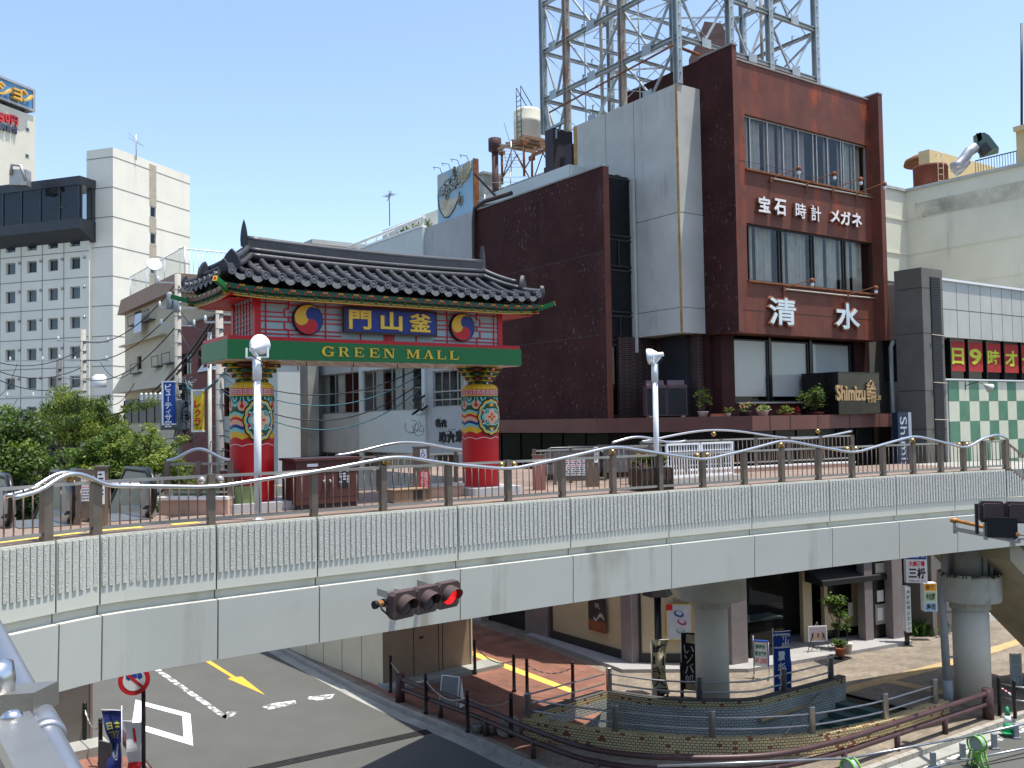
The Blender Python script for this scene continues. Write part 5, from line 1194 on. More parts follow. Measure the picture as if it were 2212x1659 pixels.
# ------------------------------------------------------------------ right: gray block, panel building with banners, cream store
def simple_window(root, fr, a, b, c, d, t, dep=.12, fm=None, pm=None, div=(), name='window', curtain=None, sill=None, hdiv=(), fw_=.05):
	"""frame, pane and (maybe) curtain of one window that sits in an opening"""
	fm = fm or m_alu; mb = MB(); T = t-dep
	mb.fbox(fr, a, b, T, T+.05, c, c+fw_); mb.fbox(fr, a, b, T, T+.05, d-fw_, d); mb.fbox(fr, a, a+fw_, T, T+.05, c+fw_, d-fw_); mb.fbox(fr, b-fw_, b, T, T+.05, c+fw_, d-fw_)
	for q_ in div: s_ = a+(b-a)*q_; mb.fbox(fr, s_-fw_*.45, s_+fw_*.45, T+.001, T+.046, c+fw_, d-fw_)
	for q_ in hdiv: z_ = c+(d-c)*q_; mb.fbox(fr, a+fw_, b-fw_, T+.003, T+.04, z_-fw_*.35, z_+fw_*.35)
	if sill: mb.fbox(fr, a-.06, b+.06, t-.02, t+.08, c-.06, c-.001)
	o = mb.build(name, fm, root)
	mb = MB(); mb.frect(fr, a+fw_, b-fw_, c+fw_, d-fw_, T+.02); mb.build('pane', pm or m_glass, o, fix=False)
	if curtain:
		mb = MB(); n = 10
		for (q0, q1) in curtain:
			for k in range(n):
				A_, B_ = a+(b-a)*(q0+(q1-q0)*k/n), a+(b-a)*(q0+(q1-q0)*(k+1)/n); ta, tb = T-.10+.02*(k % 2), T-.10+.02*((k+1) % 2)
				mb.face([fr.p(A_, ta, c), fr.p(B_, tb, c), fr.p(B_, tb, d), fr.p(A_, ta, d)])
		mb.build('curtain', m_sheer, o, fix=False)
	return o
m_sheer = mat('sheer_curtain', (.52, .54, .50), .9, .15, 3, streak=.4, scol=(.25, .27, .25), sscale=6)
m_cwall = mat('cream_wall', (.66, .64, .52), .8, .07, .4, streak=.55, scol=(.20, .19, .15), sscale=.9, sth=.60)
m_graywall = mat('gray_render', (.155, .145, .125), .85, .14, .8, streak=.5, scol=(.06, .055, .05), sscale=2, bump=.15)
m_ptile = mat('pale_panel', (.50, .50, .45), .6, .08, .6, streak=.35, scol=(.25, .24, .2))
cs = thing('department_store', 'large cream walled store with horizontal seams rising behind the gray louvred pillar', 'building', (27, 55, 0), )
C0 = at(1970, 880, 55.0); C0.z = 0
zc0 = at(1970, 415, 55).z
fcl = Fr(C0, AF); fcr = Fr(C0, AS); fcr.n = nS
mb = MB(); mb.fbox(fcl, -12, 0, -.6, 0, 0, zc0); mb.build('wall', m_cwall, cs)
mb = MB(); mb.box(C0 + uS*1.0, uF*12, -uS*15, UP*zc0); mb.build('wing_wall', m_cwall, cs)
mb = MB(); mb.fbox(fcl, -12, -.0, -.7, .12, zc0+.001, zc0+.16); mb.box(C0 + uS*1 - uF*.12 + UP*(zc0+.001), uF*12, -uS*15.1, UP*.16); mb.build('coping', m_conc, cs)
mb = MB(); z = zc0-1.75
while z > 8: mb.fbox(fcl, -12, -.001, .0, .05, z, z+.12); mb.box(C0 - uF*.035 + uS*0 + UP*z, uF*.034, -uS*14, UP*.035); z -= 2.05
mb.build('wall_seams', m_cwall, cs)
m_mould = mat('mould_streaks', (.28, .27, .22), .9, .5, 2.2, streak=1, scol=(.07, .07, .06), sscale=2.5, sth=.42)
mb = MB(); mb.box(C0 - uF*.006 - uS*.6 + UP*(zc0-1.70), uF*.004, -uS*13, UP*.9)
m_mould = flaky('mould_wall', (.50, .48, .38));
mb.build('mould_band', m_mould, cs)
m_yw = mat('yellow_render', (.58, .46, .25), .8, .06, .6)
ph = thing('rooftop_penthouse', 'yellow rendered rooftop building with black balustrade above the cream store', 'building', C0 + uF*4 - uS*2 + UP*zc0)
B0 = at(2000, 410, 58); T0 = at(1993, 330, 60); T1 = at(2025, 322, 60)
fy = Fr(at(2025, 400, 60), AS); fy.n = nS
yb = fy.O
def fkc(k):
	f = Fr(k, AS); return f.s(1985, 0, 360)
zr = at(2080, 345, 56).z
mb = MB(); kc = at(2010, 400, 60); kc.z = 0; mb.box(kc + UP*(zc0-2), uF*10, uS*fkc(kc), UP*(at(2010, 322, 60).z-zc0+2)); mb.build('upper_wall', m_yw, ph)
mb = MB(); fyt = Fr(yb + uF*.4, AS); fyt.n = nS; ztr = fyt.z(2140, 372); mb.box(yb + uF*.4 - uS*2.3 + UP*(zc0-2.2), uF*9, -uS*16, UP*(ztr-zc0+2.2)); mb.build('terrace_wall', m_yw, ph)
zt2 = ztr
mb = MB(); pl0 = yb + uF*.45 - uS*2.3 + UP*zt2
for zz in (.05, .95): mb.bar(pl0 + UP*zz, pl0 - uS*15 + UP*zz, .06, .06)
for k in range(88): mb.bar(pl0 - uS*(.17*k) + UP*.05, pl0 - uS*(.17*k) + UP*.95, .025, .025, 0, V((1, 0, 0)))
mb.build('balustrade', m_blackmetal, ph)
pr_ = at(2189, 300, 50); mb = MB(); mb.box(pr_ + UP*-3.0 + uF*.3, uF*5, -uS*4, UP*3.4); mb.box(pr_ + UP*.4, uF*5.3, -uS*4.3, UP*.25); mb.build('lift_tower', m_yw, ph)
mb = MB(); mb.lathe(yb + uF*2.6 + uS*2.2 + UP*(at(2025, 322, 60).z), [(1.5, -.1), (1.4, .25), (.9, .5), (.1, .6)], 20); mb.build('roof_vent', m_rust, ph)
du = thing('exhaust_duct', 'curved silver exhaust duct ending in a dark green hood on the yellow rooftop', 'duct', at(2075, 370, 54))
m_galv = mat('galvanised_steel', (.36, .36, .37), .5, .2, 5, metal=.9)
D = lambda x, y: at(x, y, 54.0)
mb = MB(); mb.tube([D(2058, 362), D(2072, 356), D(2085, 340), D(2093, 328), D(2108, 318)], .30, 14); mb.tube([D(2064, 372), D(2076, 362), D(2088, 348)], .27, 12); mb.build('duct', m_galv, du)
m_hood = mat('green_hood', (.05, .10, .09), .5, .3, 2, streak=.6, scol=(.15, .06, .04))
e = (D(2100, 290)-D(2098, 290))
mb = MB(); pts = [D(2108, 288), D(2127, 286), D(2137, 292), D(2158, 319), D(2116, 330), D(2113, 306)]; mb.prism(pts, V((.6, 1.2, 0))); mb.prism([D(2102, 294), D(2119, 285), D(2122, 300), D(2110, 312)], V((.5, 1.0, 0))); mb.build('hood', m_hood, du)
mb = MB(); mb.bar(D(2118, 315), D(2132, 331), .5, .5); mb.build('fan_box', m_blackmetal, du)
tk = thing('water_tank', 'rusty peeling round water tank with a cream ladder behind the cream parapet', 'water tank', at(2011, 405, 57))
c = at(2011, 405, 57); m_tk = flaky('peeling_tank', (.16, .05, .035))
mb = MB(); mb.lathe(c - UP*1, [(1.0, 0), (1.0, 2.1), (1.02, 2.12), (.98, 2.3), (.3, 2.45), (.02, 2.5)], 28); mb.build('shell', m_tk, tk)
mb = MB(); lad = c + V((.15, -1.05, 0));
for o in (-.16, .16): mb.tube([lad + V((o, 0, -.9)), lad + V((o, 0, 1.8)), lad + V((o, .1, 1.9)), lad + V((o, .25, 1.7))], .02, 6)
for k in range(6): mb.tube([lad + V((-.16, 0, -.6+.38*k)), lad + V((.16, 0, -.6+.38*k))], .016, 6)
mb.build('ladder', mat('cream_pipe', (.62, .52, .36), .5, .1), tk)
mb = MB(); mb.tube([c + V((1.0, -.5, .85)), c + V((1.35, -.6, .85)), c + V((1.45, -.6, .6)), c + V((1.45, -.6, -.8))], .05, 8); mb.build('pipe', m_swhite, tk)
mb = MB(); p = at(2207, 290, 70); mb.tube([p, at(2207, 50, 70)], .09, 6); tag(mb.build('mast', m_dkframe), 'slim dark mast at the extreme right edge against the sky', 'mast')
gp = thing('louvred_pillar', 'gray concrete corner pillar with tall dark louvre beside the jeweller building', 'pillar', (17.3, 38.5, 0))
PC = at(2000, 880, 38.5); PC.z = 0; fpf = Fr(PC, AF); wP = fpf.s(2039, 0, 720)
zP = at(2000, 577, 38.5).z
mb = MB(); mb.box(PC + UP*SWZ, uF*wP, uS*1.25, UP*(zP-SWZ)); mb.build('shaft', m_conc_dk if 'm_conc_dk' in globals() else m_graywall, gp)
mb = MB();
for z in (14.5, 12.6, 10.2, 8.6): mb.box(PC - uF*.004 + UP*z, uF*.003, uS*1.25, UP*.025); mb.fbox(fpf, 0, wP, 0, .004, z, z+.02)
mb.build('panel_joints', m_dkframe, gp)
lo0, lo1 = fpf.s(2012, 0, 720), fpf.s(2033, 0, 720)
mb = MB(); mb.fbox(fpf, lo0, lo1, .004, .03, 6.5, zP-.35, 1)
z = 6.55
while z < zP-.42: mb.fbox(fpf, lo0+.03, lo1-.03, .03, .06, z, z+.04, 0); z += .11
mb.build('louvre', [m_dkframe, m_blackmetal], gp)
mb = MB()
for z in (9.0, 10.55, 12.55): mb.tube([fpf.p(lo0-.1, .08, z), fpf.p(wP, .08, z-.03)], .02, 6)
mb.build('straps', m_cond, gp)
mb = MB(); q_ = PC - uF*.25 + uS*1.35; mb.tube([q_ + UP*SWZ, q_ + UP*12.1, q_ + uF*.2 + UP*12.35], .09, 10); tag(mb.build('drain_pipe', mat('gray_green_pipe', (.20, .22, .20), .5, .15)), 'gray green vertical drain pipe on the gray wall left of the louvred pillar', 'pipe')
gw = thing('gray_wall_block', 'plain gray rendered wall between the jeweller building and the louvred pillar', 'wall', PC - uF*1 + uS*1.4)
gs0 = FT.s(1879, -1.3, 800); mb = MB(); mb.fbox(FT, gs0, 12.2, -3.0, -1.3, SWZ, FT.z(1930, 612, -1.3)); mb.build('wall', m_graywall, gw)
mb = MB(); mb.fbox(FT, gs0-.02, 12.25, -3.05, -1.25, FT.z(1930, 612, -1.3)+.001, FT.z(1930, 612, -1.3)+.08); mb.build('coping', m_dkframe, gw)
PB = (18.45, 39.7); fpb = Fr(PB, AF)
pb_ = thing('banner_building', 'pale panelled building with red window banners and green white checkered tiles', 'building', (21, 42, 0))
zA = fpb.z(2100, 612); zBt = fpb.z(2045, 735);
ztop = fpb.z(2043, 607); zmid = fpb.z(2043, 728); zb1 = fpb.z(2050, 818); zbot = 4.6
mb = MB(); mb.fbox(fpb, -.6, 16, -6, 0, zmid, ztop); mb.build('upper_wall', m_ptile, pb_)
mb = MB()
for k in range(1, 13): s_ = fpb.s(2040+27.6*k - k*k*.55, 0, 670); mb.fbox(fpb, s_-.012, s_+.012, 0, .004, zmid, ztop)
mb.fbox(fpb, -.5, 16, 0, .004, (zmid+ztop)/2-.012, (zmid+ztop)/2+.012); mb.build('panel_joints', m_dkframe, pb_)
mb = MB(); mb.fbox(fpb, -.6, 16, -.1, .08, ztop+.001, ztop+.10); mb.fbox(fpb, -.6, 16, -.1, .06, zb1-.06, zb1+.0); mb.build('coping', m_swhite, pb_)
mb = MB(); mb.fbox(fpb, -.5, 16, -3, -.9, zb1, zmid-.001); mb.build('room', m_room, pb_)
mb = MB(); mb.fbox(fpb, -.55, 16, -2, -.05, zbot, zb1-.061); mb.build('lower_wall', m_conc, pb_)
xs = [2052, 2090, 2129, 2167, 2204, 2240, 2275]
for k, (ch, x0) in enumerate(zip('日9時オープン', xs)):
	a, b = fpb.s(x0, -.2, 770), fpb.s(x0+32, -.2, 770); z0, z1 = zb1+.35, zmid-.12
	mb = MB(); mb.fbox(fpb, a-.08, a-.02, -.3, -.12, zb1, zmid-.002); mb.fbox(fpb, a-.02, b+.05, -.3, -.2, zmid-.12, zmid-.003); o = mb.build('window', m_blackgl, pb_)
	mb = MB(); mb.frect(fpb, a-.02, b+.06, zb1, zmid, -.24); mb.build('pane', m_glass_d, o, fix=False)
	mb = MB(); n = 6
	for i in range(n):
		A_, B_ = a+(b-a)*i/n, a+(b-a)*(i+1)/n; ta, tb = -.34+.02*sin(i*1.2+k), -.34+.02*sin((i+1)*1.2+k); mb.face([fpb.p(A_, -.19, z0), fpb.p(B_, -.19, z0), fpb.p(B_, -.185, z1), fpb.p(A_, -.185, z1)])
	bn = mb.build('banner', mat('banner_red', (.40, .035, .03), .8, .12, 2), o, fix=False)
	mb = MB()
	if ch == 'ー': mb.fbox(fpb, a+.12, b-.12, -.18, -.17, (z0+z1)/2-.06, (z0+z1)/2+.06)
	else: text(mb, fpb, ch, a+.12, b-.12, z0+.3, z1-.3, -.18, -.172, 0, .025)
	mb.build('banner_lettering', mat('lettering_lime', (.60, .62, .05), .6, .05), bn)
m_chg = mat('tile_green', (.10, .24, .15), .35, .12, 2); m_chc = mat('tile_cream', (.68, .68, .52), .35, .06, 2); m_grout = mat('grout', (.35, .36, .30), .8)
mb = MB(); mb2 = MB(); s0_ = fpb.s(2050, 0, 850)
cw = [.38, .56]; s_ = s0_; k = 0
rowz = [zb1-.09 - .88*i for i in range(6)]
while s_ < s0_+9:
	w_ = .82
	for r_ in range(5):
		(mb if (k+r_) % 2 == 0 else mb2).fbox(fpb, s_+.006, s_+w_-.006, -.049, -.01, rowz[r_]-.874, rowz[r_]-.006)
	s_ += w_; k += 1
mb.build('green_tiles', m_chg, pb_); mb2.build('cream_tiles', m_chc, pb_)
s_, z_ = fpb.hit(2088, 838); b = fpb.p(s_-.1, 0, z_+.1)
lp_ = thing('wall_lamp', 'pale conical spot lamp on an arm in front of the checkered tiles', 'lamp', b)
mb = MB(); mb.tube([b, b + uF*.15 + nF*.5 + UP*.15, b + uF*.2 + nF*.75], .018, 6); mb.bar(b - UP*.2, b + UP*.2, .03, .03, 0, uF); mb.build('arm', m_blackmetal, lp_)
mb = MB(); mb.lathe(b + uF*.2 + nF*.75, [(.05, -.05), (.07, .05), (.19, .30), (.205, .33), (.18, .32)], 18, ax=uF*.9 + nF*.3 - UP*.45); mb.build('lamp_shade', m_ptile, lp_)
zf0 = SWZ
mb = MB(); mb.fbox(fpb, -.4, 16, -.35, .25, zf0, zf0+.35); mb.build('sill', mat('sill_pale', (.62, .60, .54), .6, .05), pb_)
mb = MB(); mb.fbox(fpb, -.45, 16, -3.2, -2.0, zf0+.351, zbot-.001); mb.build('shop_interior', mat('shop_interior', (.10, .05, .035), .8, .5, .8), pb_)
for k in range(7):
	a, b = -.1+1.35*k, -.1+1.35*(k+1); mb = MB(); mb.fbox(fpb, a-.04, a+.04, -.15, -.05, zf0+.351, zbot-.002); mb.fbox(fpb, a+.041, b-.041, -.15, -.05, zf0+.351, zf0+.42); mb.fbox(fpb, a+.041, b-.041, -.14, -.06, 2.55, 2.62); o = mb.build('shop_window', m_steel_d if 'm_steel_d' in globals() else M_steel_d, pb_)
	mb = MB(); mb.frect(fpb, a+.04, b-.04, zf0+.42, zbot, -.1); mb.build('pane', m_glass_d, o, fix=False)
	mb = MB()
	for i in range(22): z = 2.72+.085*i; mb.fbox(fpb, a+.08, b-.08, -.33, -.31, z, z+.06)
	mb.build('blind', mat('shop_blind', (.60, .64, .62), .7, .04), o)
	if k in (0, 2, 4):
		mb = MB(); mb.fbox(fpb, a+.5, a+.78, -.3, -.29, 1.5, 2.3, 0); mb.fbox(fpb, a+.53, a+.75, -.289, -.285, 1.7, 2.1, 1); mb.build('poster', [m_swhite, m_teal], o)
mb = MB()
for k in range(170):
	c_ = fpb.p(random.uniform(-.2, 6), random.uniform(.02, .25), 2.45);
	for _ in range(2): d_ = V((random.uniform(-.5, .5), random.uniform(-.5, .5), 1)).normalized()*random.uniform(.08, .3); mb.face([c_, c_ + d_ + uF*.03, c_ + d_ - uF*.03])
mb.fbox(fpb, -.3, 7, .0, .28, 2.3, 2.45); o = mb.build('planter_strip', mat('plum_leaf', (.035, .035, .03), .8, .4, 4), pb_, fix=False)
a = at(1939, 893, 37.6); vs = thing('blade_sign', 'navy vertical blade sign with white script beside the ledge of the jeweller', 'sign', V((a.x, a.y, 4.6)))
fv = Fr((a.x, a.y), AS+80 if False else 62);
zt_ = at(1939, 891, 37.6).z
mb = MB(); mb.fbox(fv, 0, .62, -.28, 0, 5.2, zt_); mb.build('panel', mat('sign_navy', (.022, .035, .065), .4, .1), vs)
mb = MB(); mb.fbox(fv, .621, .80, -.28, .0, 5.2, zt_); mb.build('edge', mat('sign_edge', (.40, .43, .47), .5, .05), vs)
mb = MB();
class _Rot:
	def p(s, q_, t, z): return fv.p(z, t, zt_ - .18 - q_)
text(mb, _Rot(), 'Shimizu', 0, 2.5, .12, .52, .001, .008)
mb.build('sign_lettering', m_pwhite, vs)
fr2 = FT.off(.55); a, b = fr2.s(1790, 0, 850), fr2.s(1900, 0, 850); z0, z1 = LZ1+.002, fr2.z(1845, 806)
sb = thing('sign_box', 'black glossy sign box with gilded script standing on the ledge of the jeweller', 'sign', fr2.p((a+b)/2, 0, z0))
dz = fr2.s(1812, 0, 850)-a
mb = MB(); mb.fbox(fr2, a+dz, b, -1.7, 0, z0, z1); mb.build('box', mat('smoked_mirror', (.028, .026, .022), .15, .35, 1.2, spec=.35), sb)
mb = MB()
for s_ in (a+dz-.06,): mb.fbox(fr2, s_, s_+.055, -1.7, .02, z0, z1+.04)
mb.fbox(fr2, a+dz, b, -1.7, .015, z1+.001, z1+.04); mb.build('frame', m_blackgl, sb)
m_gild = mat('gilded_script', (.50, .33, .17), .3, .15, 5, metal=.5)
px_ = lambda x: fr2.s((x/3.016+2350)/1.4756, 0, 840); pz = lambda x, y: fr2.z((x/3.016+2350)/1.4756, (y/3.016+800)/1.4756)
mb = MB(); text(mb, fr2, 'Shimizu', px_(935), px_(1212), pz(1070, 1440), pz(1070, 1290), .02, .09, 0, .03); text(mb, fr2, '輪', px_(1228), px_(1320), pz(1270, 1460), pz(1270, 1262), .02, .07, 0, .0)
text(mb, fr2, '1918', px_(1058), px_(1110), pz(1080, 1430), pz(1080, 1408), .02, .04); text(mb, fr2, '工房', px_(1312), px_(1372), pz(1340, 1432), pz(1340, 1385), .02, .04, 0, .01)
c_ = fr2.p(px_(1282), .05, pz(1282, 1285)); mb.tube([c_ + fr2.u*.13*cos(2*pi*k/14) + UP*.16*sin(2*pi*k/14) for k in range(14)], .022, 6, closed=True)
mb.tube([fr2.p(px_(1268), .05, pz(1268, 1340)), fr2.p(px_(1275), .05, pz(1275, 1420)), fr2.p(px_(1265), .05, pz(1265, 1465))], .02, 6)
mb.build('sign_lettering', m_gild, sb)
# ------------------------------------------------------------------ mall street behind the gate: right-hand row
m_grey_r = mat('gray_render_wall', (.40, .41, .40), .85, .12, .6, streak=.6, scol=(.16, .16, .15), sscale=1.6, bump=.1)
m_white_r = mat('white_panel_wall', (.56, .60, .57), .7, .05, .6, streak=.35, scol=(.30, .30, .26), sscale=1.6)
def row(name, label, w0, w1, z1, m, wins, cat='building', deep=7, t0=0.0):
	t = thing(name, label, cat, FWg.p((w0+w1)/2, 0, 0))
	hs = [w[:4] for w in wins]; mb = MB(); mb.solid(FWg, w0+.02, w1-.02, 0, z1, hs, -deep, t0, 0, dep=.2); mb.build('wall', m, t)
	mb = MB(); mb.fbox(FWg, w0+.04, w1-.04, -deep+.1, -1.6, 2, z1-.3); mb.build('interior', m_room, t)
	for w in wins: simple_window(t, FWg, *w[:4], t0, .15, m_alu, m_glass, w[4], curtain=w[5], fw_=.06, hdiv=w[6] if len(w) > 6 else ())
	return t
z5 = lambda x, y: ((x/2.212+600)/1.4756, (y/2.212+1100)/1.4756)
def wr(x0, x1, y0, y1):
	a, b = FWg.s(z5(x0, 0)[0], 0, 850), FWg.s(z5(x1, 0)[0], 0, 850); xm = (x0+x1)/2
	return (min(a, b), max(a, b), FWg.z(*z5(xm, y1)), FWg.z(*z5(xm, y0)))
e1, e2, e3 = FWg.s(922, 0, 850), FWg.s(779, 0, 850), FWg.s(649, 0, 850)
wA = wr(1725, 1945, 175, 435); wB = wr(1242, 1660, 160, 465); wC = wr(822, 1208, 205, 485)
wA2 = wr(1725, 1900, 765, 1010); wB2 = wr(1240, 1600, 755, 1010); wC2 = wr(822, 1205, 755, 1000)
ra = row('sushi_house', 'gray rendered house with black raised lettering beside the brown wing', WL_+.05, e1, 19.05, m_grey_r, [(*wA, (.25, .5, .75), [(.0, .24)]), (*wA2, (.5,), None)])
rb = row('white_panel_house', 'white panelled house with wide windows in the row behind the gate', e1, e2, 19.1, m_white_r, [(*wB, (.16, .34, .5, .66, .83), [(.2, .33), (.68, .82), (.36, .48)], (.5,)), (*wB2, (.12, .3, .6, .8), [(.1, .6)])], t0=.12)
rc_ = row('gray_panel_house', 'stained gray house with a drain pipe, farthest in the row behind the gate', e2, e3, 16.0, m_grey_r, [(*wC, (.14, .28, .44, .58, .72, .87), [(.3, .43), (.58, .86)], (.5,)), (*wC2, (.2, .4, .6, .8), None)])
mb = MB(); mb.tube([FWg.p(e3-.25, .12, 0), FWg.p(e3-.25, .12, 14.0), FWg.p(e3-.25, .3, 14.3), FWg.p(e3-.9, .3, 14.4)], .11, 10); mb.tube([FWg.p(e3-.25, .12, 14.0), FWg.p(e3-.25, .12, 15.5)], .11, 10); mb.build('downpipe', m_conc, rc_)
for k in (1.3, 2.0, 2.6): mb = MB(); mb.lathe(FWg.p(e3-k, 0, 14.35), [(.12, 0), (.12, .1), (.05, .16)], 12, ax=nS); mb.build('vent_cap', m_dkframe, rc_)
mb = MB(); fl = FWg
class _Mir:                                    # facade seen from its left side: reading direction runs towards the camera
	def __init__(s, f): s.f = f
	def p(s, q_, t, z): return s.f.p(-q_, t, z)
fm_ = _Mir(FWg)
def cz(ch, x0, x1, y0, y1, b):
	a, b_, c, d = wr(x0, x1, y0, y1); text(mb, fm_, ch, -b_, -a, c, d, .01, .06, 0, b)
for ch, x0, x1, y0, y1 in (('名', 1742, 1780, 518, 578), ('代', 1783, 1822, 525, 580)): cz(ch, x0, x1, y0, y1, .045)
for ch, x0, x1, y0, y1 in (('助', 1768, 1818, 610, 690), ('六', 1826, 1876, 605, 690), ('寿', 1884, 1940, 600, 690)): cz(ch, x0, x1, y0, y1, .06)
mb.build('wall_lettering', m_sblack, ra)
for k in (1.05, 1.95):
	mb = MB(); p = FWg.p(WL_+k, 0, 8.85); mb.tube([p, p + nS*.5 + UP*.05], .02, 6); mb.lathe(p + nS*.5, [(.04, .08), (.10, .0), (.03, -.05)], 12, ax=nS*.6 - UP); mb.build('spot_lamp', M_steel_d, ra)
for z in (13.0, 13.45): mb = MB(); mb.bar(FWg.p(wA[0], .12, wA[2]+.35 if z < 13.2 else wA[2]+.75), FWg.p(wA[1], .12, wA[2]+.35 if z < 13.2 else wA[2]+.75), .06, .06); mb.build('guard_bar', m_alu, ra)
mb = MB(); s0_, s1_ = FWg.s(945, -3, 480), FWg.s(826, -3, 490); mb.fbox(FWg, s0_-4, s1_, -9, -3, 15, FWg.z(900, 470, -3)); mb.build('upper_storey', mat('warm_white_render', (.60, .58, .50), .8, .06, .6), rb)
mb = MB(); mb.fbox(FWg, e1+.05, e2+.5, -.14, .16, 19.11, 19.22)
for zz in (.45,): mb.tube([FWg.p(e1+.1, -.05, 19.2+zz), FWg.p(e2+1.5, -.05, 19.2+zz-.1)], .10, 8)
for k in range(6): mb.bar(FWg.p(e1+.2+k*1.3, -.05, 19.2), FWg.p(e1+.2+k*1.3, -.05, 19.65), .08, .08, 0, uF)
mb.build('roof_rail', m_swhite, rb)
mb = MB(); rb_ = random.Random(4)
for k in range(500):
	c_ = FWg.p(e1+rb_.uniform(.3, 3.4), rb_.uniform(-.7, -.2), 19.25+abs(rb_.gauss(0, .16))); d_ = V((rb_.gauss(0, 1), rb_.gauss(0, 1), rb_.gauss(0, 1))).normalized()*.1; e_ = d_.orthogonal().normalized()*.05
	mb.face([c_-d_, c_+e_, c_+d_, c_-e_])
o = mb.build('roof_plants', mat('roof_leaf', (.10, .14, .04), .7, .4, 6), rb, fix=False)
mb = MB(); p = FWg.p(FWg.s(842, -3.4, 500), -3.4, FWg.z(842, 488, -3.4)); mb.tube([p, p + UP*2.2], .03, 6); mb.bar(p + UP*1.9 - uS*.5, p + UP*1.9 + uS*.5, .03, .03)
for k in range(5): mb.bar(p + UP*1.9 + uS*(-.45+.22*k) - uF*.25, p + UP*1.9 + uS*(-.45+.22*k) + uF*.25, .02, .02)
mb.bar(p + UP*2.1 - uS*.3, p + UP*1.6 + uS*.3, .03, .03); tag(mb.build('antenna', m_dkframe), 'thin rooftop aerial left of the painted billboard above the gate roof', 'antenna')
bh = thing('beige_house', 'low beige flat roofed house just above the ridge of the gate', 'building', FWg.p(30, -2, 0))
s0_, s1_ = FWg.s(745, -1, 525), FWg.s(640, -1, 520); mb = MB(); mb.fbox(FWg, e3+.1, e3+9, -8, -1, 0, FWg.z(690, 521, -1)); mb.build('wall', mat('beige_render', (.52, .47, .36), .8, .06, .6), bh)
mb = MB(); mb.fbox(FWg, e3+.0, e3+9.1, -8.1, -.9, FWg.z(690, 521, -1)+.002, FWg.z(690, 521, -1)+.3); mb.build('roof', m_conc, bh)
z6 = lambda x, y: ((x/3.77+1350)/1.4756, (y/3.77+280)/1.4756)
fb = FWg.off(-.6)
def bb(x, y): return fb.hit(*z6(x, y))
b_tl, b_tr, b_br, b_bl = bb(165, 1050), bb(590, 860), bb(605, 1385), bb(170, 1535)
bd = thing('painted_billboard', 'weathered sky blue rooftop billboard with a rusty relief on the gray house', 'billboard', fb.p(b_br[0], 0, 19.0))
s0_, s1_, z0, z1 = b_br[0], b_tl[0], 19.15, b_tl[1]
mb = MB(); mb.fbox(fb, s0_, s1_, -.25, 0, z0, z1); m_sky = mat('faded_blue_paint', (.26, .46, .60), .6, .12, .7, streak=1.0, scol=(.50, .47, .38), sscale=1.8, sth=.40); mb.build('board', m_sky, bd)
mb = MB(); mb.fbox(fb, s0_-.06, s0_, -.27, .03, z0-.02, z1+.05); mb.fbox(fb, s0_, s1_, -.27, .03, z0-.08, z0-.001); mb.build('frame', m_rust, bd)
mb = MB()
for k in range(4):
	q_ = fb.p(s0_ + (s1_-s0_)*(.12+.25*k), .0, z1); mb.tube([q_, q_ + UP*.25 + nS*.1, q_ + UP*.25 + nS*.5, q_ + nS*.4 + UP*.12], .018, 5)
mb.build('lamp_brackets', m_dkframe, bd)
mb = MB(); W_, H_ = s1_-s0_, z1-z0; bp_ = lambda x, y, t=.01: fb.p(s1_ - W_*x, t, z0 + H_*y)      # x from the left as seen
rr = random.Random(3)
mb.prism([bp_(x, y) for x, y in ((.02, .62), (.10, .72), (.28, .80), (.45, .86), (.6, .84), (.68, .74), (.5, .60), (.30, .56), (.12, .55))], nS*.05, 0)
mb.prism([bp_(x, y) for x, y in ((.58, .72), (.72, .92), (.86, 1.0), (.95, .97), (.97, .85), (.86, .70), (.70, .62))], nS*.06, 1)
for k in range(60):
	x, y = rr.uniform(.15, .68), rr.uniform(.56, .82); mb.box(bp_(x, y, .06), -uS*.10, nS*.03, UP*.09, rr.choice((1, 2, 3)))
mb.tube([bp_(.02, .6, .03), bp_(.03, .45, .03), bp_(.08, .28, .03), bp_(.2, .12, .03), bp_(.33, .10, .03), bp_(.48, .22, .03), bp_(.6, .38, .03), bp_(.64, .5, .03)], .022, 6, 2)
for (x, y, r_) in ((.29, .52, .17), (.66, .33, .2), (.52, .92, .2)):
	for j in range(4): mb.tube([bp_(x, y, .05) + uS*r_*(1-j*.22)*cos(2*pi*k/12) + UP*r_*1.3*(1-j*.22)*sin(2*pi*k/12) for k in range(12)], .022, 5, 1+j % 2, closed=True)
for k in range(8): mb.tube([bp_(.60+.03*k, .70, .07), bp_(.72+.03*k, .95-.03*k, .07)], .018, 5, 1)
mb.prism([bp_(x, y) for x, y in ((.1, .5), (.34, .45), (.58, .4), (.5, .25), (.33, .12), (.2, .14), (.1, .3))], nS*.012, 4)
mb.build('relief', [mat('relief_grey', (.22, .25, .24), .7, .4, 6), mat('relief_ochre', (.42, .38, .26), .7, .4, 6), m_dkframe, m_pwhite, mat('relief_cream', (.52, .46, .33), .7, .25, 2, streak=.8, scol=(.35, .22, .10), sscale=5)], bd)
rcb = thing('concrete_rooftop', 'raw concrete roof storey behind the brown wing carrying tank and chimney', 'building', FWg.p(9, -4, 19))
q0, q1 = at(1022, 430, 48), at(1184, 345, 44)
fq = Fr((q1.x, q1.y), AS); fq.n = nS; Lq = (V((q0.x-q1.x, q0.y-q1.y, 0))).length
zq = at(1180, 347, 44).z
mb = MB(); mb.fbox(fq, -1, Lq-.8, -3, 0, 12, zq-.6); mb.build('wall', m_conc, rcb)
mb = MB(); mb.fbox(fq, 0, Lq, -2.9, .06, zq-.599, zq-.5); mb.build('coping', m_conc_d, rcb)
